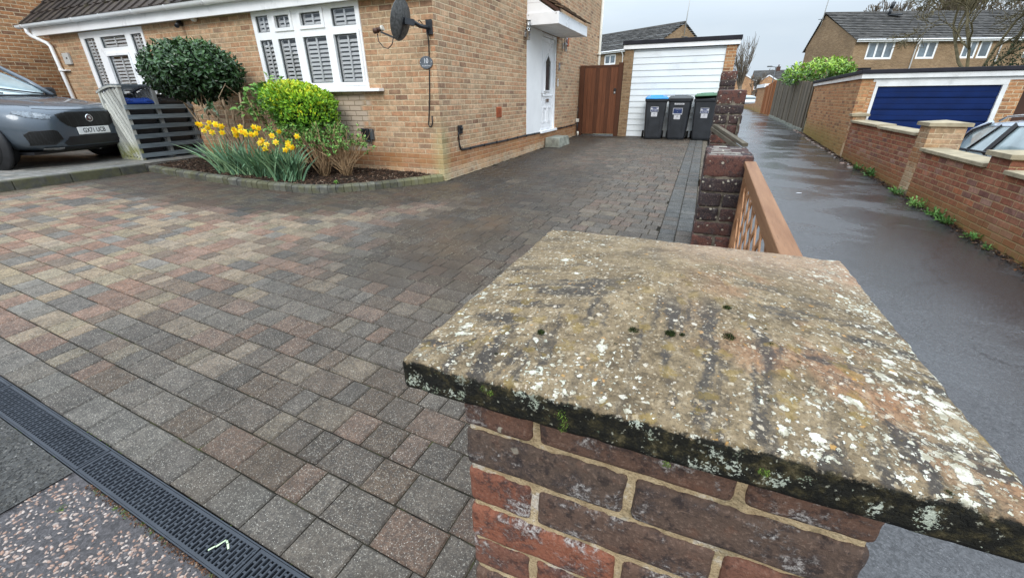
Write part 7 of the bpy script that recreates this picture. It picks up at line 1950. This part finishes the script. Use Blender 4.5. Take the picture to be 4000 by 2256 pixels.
# twiggy shrubs coming into leaf
def twig_shrub(label, base, n, H, sp, nleaf, lsize, seed, leafy=.5, mat=None, stem=.0045, fork=3):
    random.seed(seed); t = thing('twiggy_shrub', label, 'shrub', base); mb = MB(); lv = MB(); b = Vector(base)
    for i in range(n):
        a = rnd(0, 6.28); o = rnd(.05, 1)*sp; top = b+Vector((o*math.cos(a), o*math.sin(a)*.6, H*rnd(.6, 1.05)*(1-.25*o/sp))); p0 = b+Vector((rnd(-.07, .07), rnd(-.05, .05), -.02))
        mid = p0.lerp(top, .5)+Vector((rnd(-.06, .06), rnd(-.05, .05), rnd(-.05, .07))); q = [p0, p0.lerp(mid, .5)+rvec()*.015, mid, mid.lerp(top, .5)+rvec()*.02, top]; mb.cur = rnd(0, 1)
        mb.tube(q, [stem*1.3, stem*1.2, stem, stem*.8, stem*.6], 4)
        for f in range(fork):
            k = rnd(.35, .95); a0 = q[2].lerp(q[4], k); d = (top-mid).normalized()+rvec()*.7; e = a0+d.normalized()*H*rnd(.08, .22); mb.tube([a0, a0.lerp(e, .5)+rvec()*.01, e], [stem*.7, stem*.6, stem*.4], 3)
            if random.random() < leafy:
                for _ in range(nleaf): lv.cur = rnd(0, 1); pp = a0.lerp(e, rnd(.4, 1)); leaf(lv, pp, (d.normalized()*.4+rvec()+Vector((0, 0, .4))).normalized(), (Vector((0, -.3, 1))+rvec()*.6).normalized(), lsize*rnd(.6, 1.2), lsize*rnd(.4, .65))
    mb.build('stems', M_TWIG, t); lv.build('leaves', mat or M_LFMID, t, attr='rnd'); return t
twig_shrub('twiggy tan shrub with sparse green leaves at the right end of the flower bed', (-4.85, 5.02, -1.04), 60, .70, .58, 7, .055, 3, .55)
twig_shrub('leafy twiggy shrub under the right side of the golden shrub', (-5.15, 4.88, -1.04), 46, .82, .46, 8, .055, 4, .85)
twig_shrub('pale stemmed twiggy shrub behind the middle daffodils', (-5.62, 4.86, -1.04), 50, .84, .48, 8, .055, 6, .75)
twig_shrub('tall large leaved shrub between the ball shrub and the golden shrub', (-6.45, 5.28, -1.03), 40, 1.30, .58, 8, .11, 8, .6, stem=.006)
tiny = thing('green_seedling', 'small bright green seedling at the front edge of the bark mulch', 'seedling', (-4.55, 4.52, -1.07)); mb = MB(); random.seed(2)
for i in range(26): mb.cur = rnd(.4, 1); leaf(mb, Vector((-4.57, 4.50, -1.075)), Vector((rnd(-1, 1), rnd(-1, 1), rnd(.2, 1))), Vector((0, 0, 1)), .05, .022)
mb.build('leaves', M_LFMID, tiny, attr='rnd')
# daffodils
random.seed(37)
FLW = [(-7.04, 4.42, -0.331), (-6.986, 4.42, -0.343), (-6.764, 4.42, -0.312), (-6.83, 4.42, -0.377), (-6.938, 4.42, -0.43), (-6.761, 4.42, -0.445), (-6.636, 4.42, -0.33), (-6.60, 4.40, -.345), (-6.52, 4.42, -0.359), (-6.536, 4.42, -0.446), (-6.259, 4.42, -0.39), (-6.232, 4.42, -0.425), (-6.249, 4.42, -0.479), (-6.21, 4.40, -.46), (-6.28, 4.44, -.42), (-6.11, 4.42, -0.361), (-6.121, 4.42, -0.423), (-6.04, 4.42, -0.422), (-6.043, 4.42, -0.466), (-6.01, 4.40, -.445), (-5.918, 4.42, -0.454), (-5.88, 4.40, -.46), (-5.821, 4.42, -0.443), (-5.828, 4.42, -0.357), (-5.748, 4.42, -0.373), (-5.746, 4.42, -0.537), (-5.785, 4.42, -0.574), (-5.74, 4.40, -.56), (-5.656, 4.42, -0.584), (-5.712, 4.42, -0.648), (-5.467, 4.42, -0.551), (-5.514, 4.42, -0.466), (-5.362, 4.42, -0.408), (-5.234, 4.42, -0.549), (-5.179, 4.42, -0.607), (-5.22, 4.40, -.58), (-5.303, 4.42, -0.649), (-5.036, 4.42, -0.463)]
CL = [((-6.86, 4.52), 'leftmost daffodil clump, leaning toward the bin store', (-9, -6.7), -.25), ((-6.55, 4.50), 'daffodil clump with broad curling leaves, second from the left', (-6.7, -6.4), -.12), ((-6.28, 4.53), 'daffodil clump under the densest yellow blooms, left of the middle', (-6.4, -6.13), -.10), ((-6.02, 4.51), 'daffodil clump under the densest yellow blooms, right of the middle', (-6.13, -5.85), -.02), ((-5.76, 4.50), 'daffodil clump with low clustered blooms, right of centre', (-5.85, -5.6), .02), ((-5.53, 4.47), 'daffodil clump nearest the edging blocks, second from the right', (-5.6, -5.4), .0), ((-5.34, 4.49), 'rightmost daffodil clump, beside the twiggy shrubs', (-5.4, -4.9), .05)]
CAMP = Vector((0, 0, 0))
for (cx, cy), lb, (xa, xb), lean in CL:
    z0 = bedz(cx, cy); t = thing('daffodil_clump', lb, 'daffodils', (cx, cy, z0), 'daffodil clumps in the flower bed'); lv = MB()
    for i in range(64):
        p = Vector((cx+random.gauss(0, .055), cy+random.gauss(0, .05), z0-.01)); a = rnd(0, 6.28); H = rnd(.30, .56); sp = rnd(.03, .20)
        d = Vector((math.cos(a)*sp+lean*rnd(.3, 1.5), math.sin(a)*sp, H)); w = rnd(.008, .0135); bend = rnd(0, .10)*(4 if random.random() < .12 else 1)
        side = Vector((-math.sin(a+.8), math.cos(a+.8), 0)); lv.cur = rnd(0, 1); pr = None
        for k in range(6):
            f = k/5; c = p+d*f+Vector((d.x, d.y, 0))*f*f*.8-Vector((0, 0, 1))*bend*f*f*f; ww = w*(1 if f < .75 else (1-f)/.25*.9+.1)
            cur = (c-side*ww, c+side*ww)
            if pr: lv.quad(pr[0], pr[1], cur[1], cur[0])
            pr = cur
    lv.build('leaves', M_LFDAFF, t, attr='rnd')
    for f in [f for f in FLW if xa <= f[0] < xb]:
        y = f[1]+rnd(-.06, .06); k = y/f[1]; h = Vector((f[0]*k, y, f[2]*k)); stm = MB(); b = Vector((cx+rnd(-.06, .06), cy+rnd(-.04, .04), z0))
        face = ((CAMP-h).normalized()+rvec()*.55+Vector((.1, -.2, -.05))).normalized(); neck = h-face*.035+Vector((0, 0, .012))
        stm.tube([b, b.lerp(neck, .55)+Vector((0, 0, .06)), neck+Vector((0, 0, .01)), h-face*.012], [.0042, .004, .0035, .003], 5); st_ = stm.build('flower_stem', M_LFDAFF, t, attr='rnd')
        pm = MB(); x = face.cross(Vector((0, 0, 1))).normalized(); yv = x.cross(face); r0 = rnd(0, 1); sz = rnd(.95, 1.25)
        for q in range(6):
            a = q*math.pi/3+r0; d = (x*math.cos(a)+yv*math.sin(a)+face*.12).normalized(); pm.cur = rnd(0, 1); leaf(pm, h, d, face, .042*sz, .030*sz, .08, .1)
        fl = pm.build('petals', M_PETAL, t, attr='rnd')
        tm = MB(); tm.cur = rnd(0, 1); tm.lathe([(.008, 0), (.0105, .012), (.013, .024), (.018, .030)], Matrix((x, yv, face)).transposed().to_4x4() if False else (Matrix.Translation(h) @ Matrix((x, yv, face)).transposed().to_4x4() @ Matrix.Diagonal((sz, sz, sz, 1))), 10); tm.build('trumpet', M_TRUMPET, fl, attr='rnd')

# ================================================================== LIGHT
w = bpy.data.worlds.new('World'); S.world = w; w.use_nodes = True; t = w.node_tree; t.nodes.clear()
SUN_EL, SUN_AZ = R(36), R(166)        # azimuth clockwise from +Y
out = t.nodes.new('ShaderNodeOutputWorld'); bgn = t.nodes.new('ShaderNodeBackground'); sky = t.nodes.new('ShaderNodeTexSky')
sky.sky_type = 'NISHITA'; sky.sun_disc = False; sky.sun_elevation = SUN_EL; sky.sun_rotation = SUN_AZ; sky.air_density = 1.2; sky.dust_density = 2.5
tc = t.nodes.new('ShaderNodeTexCoord'); sp = t.nodes.new('ShaderNodeSeparateXYZ'); t.links.new(tc.outputs['Generated'], sp.inputs[0])
nz = t.nodes.new('ShaderNodeTexNoise'); nz.inputs['Scale'].default_value = 2.2; nz.inputs['Detail'].default_value = 5; nz.inputs['Roughness'].default_value = .55
mp = t.nodes.new('ShaderNodeMapping'); mp.inputs['Scale'].default_value = (1, 1, 3.2); t.links.new(tc.outputs['Generated'], mp.inputs[0]); t.links.new(mp.outputs[0], nz.inputs[0])
cr = t.nodes.new('ShaderNodeValToRGB'); cr.color_ramp.elements[0].position = .3; cr.color_ramp.elements[0].color = (6.3, 7.4, 8.7, 1); cr.color_ramp.elements[1].position = .7; cr.color_ramp.elements[1].color = (7.7, 8.6, 9.5, 1)
t.links.new(nz.outputs[0], cr.inputs[0])
# overcast vault: about three times brighter overhead than at the horizon
vr = t.nodes.new('ShaderNodeMapRange'); vr.inputs[1].default_value = .12; vr.inputs[2].default_value = .95; vr.inputs[3].default_value = 1.0; vr.inputs[4].default_value = 3.9; t.links.new(sp.outputs[2], vr.inputs[0])
mu = t.nodes.new('ShaderNodeVectorMath'); mu.operation = 'SCALE'; t.links.new(cr.outputs[0], mu.inputs[0]); t.links.new(vr.outputs[0], mu.inputs['Scale'])
mx = t.nodes.new('ShaderNodeMix'); mx.data_type = 'RGBA'; mx.inputs[0].default_value = .85; t.links.new(sky.outputs[0], mx.inputs[6]); t.links.new(mu.outputs[0], mx.inputs[7])
t.links.new(mx.outputs[2], bgn.inputs[0]); bgn.inputs[1].default_value = .108; t.links.new(bgn.outputs[0], out.inputs[0])
sd_ = bpy.data.lights.new('sun', 'SUN'); sd_.energy = 1.5; sd_.angle = R(24); sd_.color = (1, .965, .91)
so = bpy.data.objects.new('sun', sd_); COL.objects.link(so)
dirv = Vector((math.sin(SUN_AZ)*math.cos(SUN_EL), math.cos(SUN_AZ)*math.cos(SUN_EL), math.sin(SUN_EL)))   # toward the sun
so.rotation_euler = dirv.to_track_quat('Z', 'Y').to_euler(); so.location = dirv*30
S.view_settings.view_transform = 'Standard'; S.view_settings.look = 'None'; S.view_settings.exposure = 0; S.view_settings.gamma = 1
S.render.engine = 'CYCLES'; S.cycles.max_bounces = 6; S.cycles.transparent_max_bounces = 12
S.cycles.caustics_reflective = False; S.cycles.caustics_refractive = False; S.cycles.sample_clamp_indirect = 4
S.render.resolution_x = 1024; S.render.resolution_y = 577
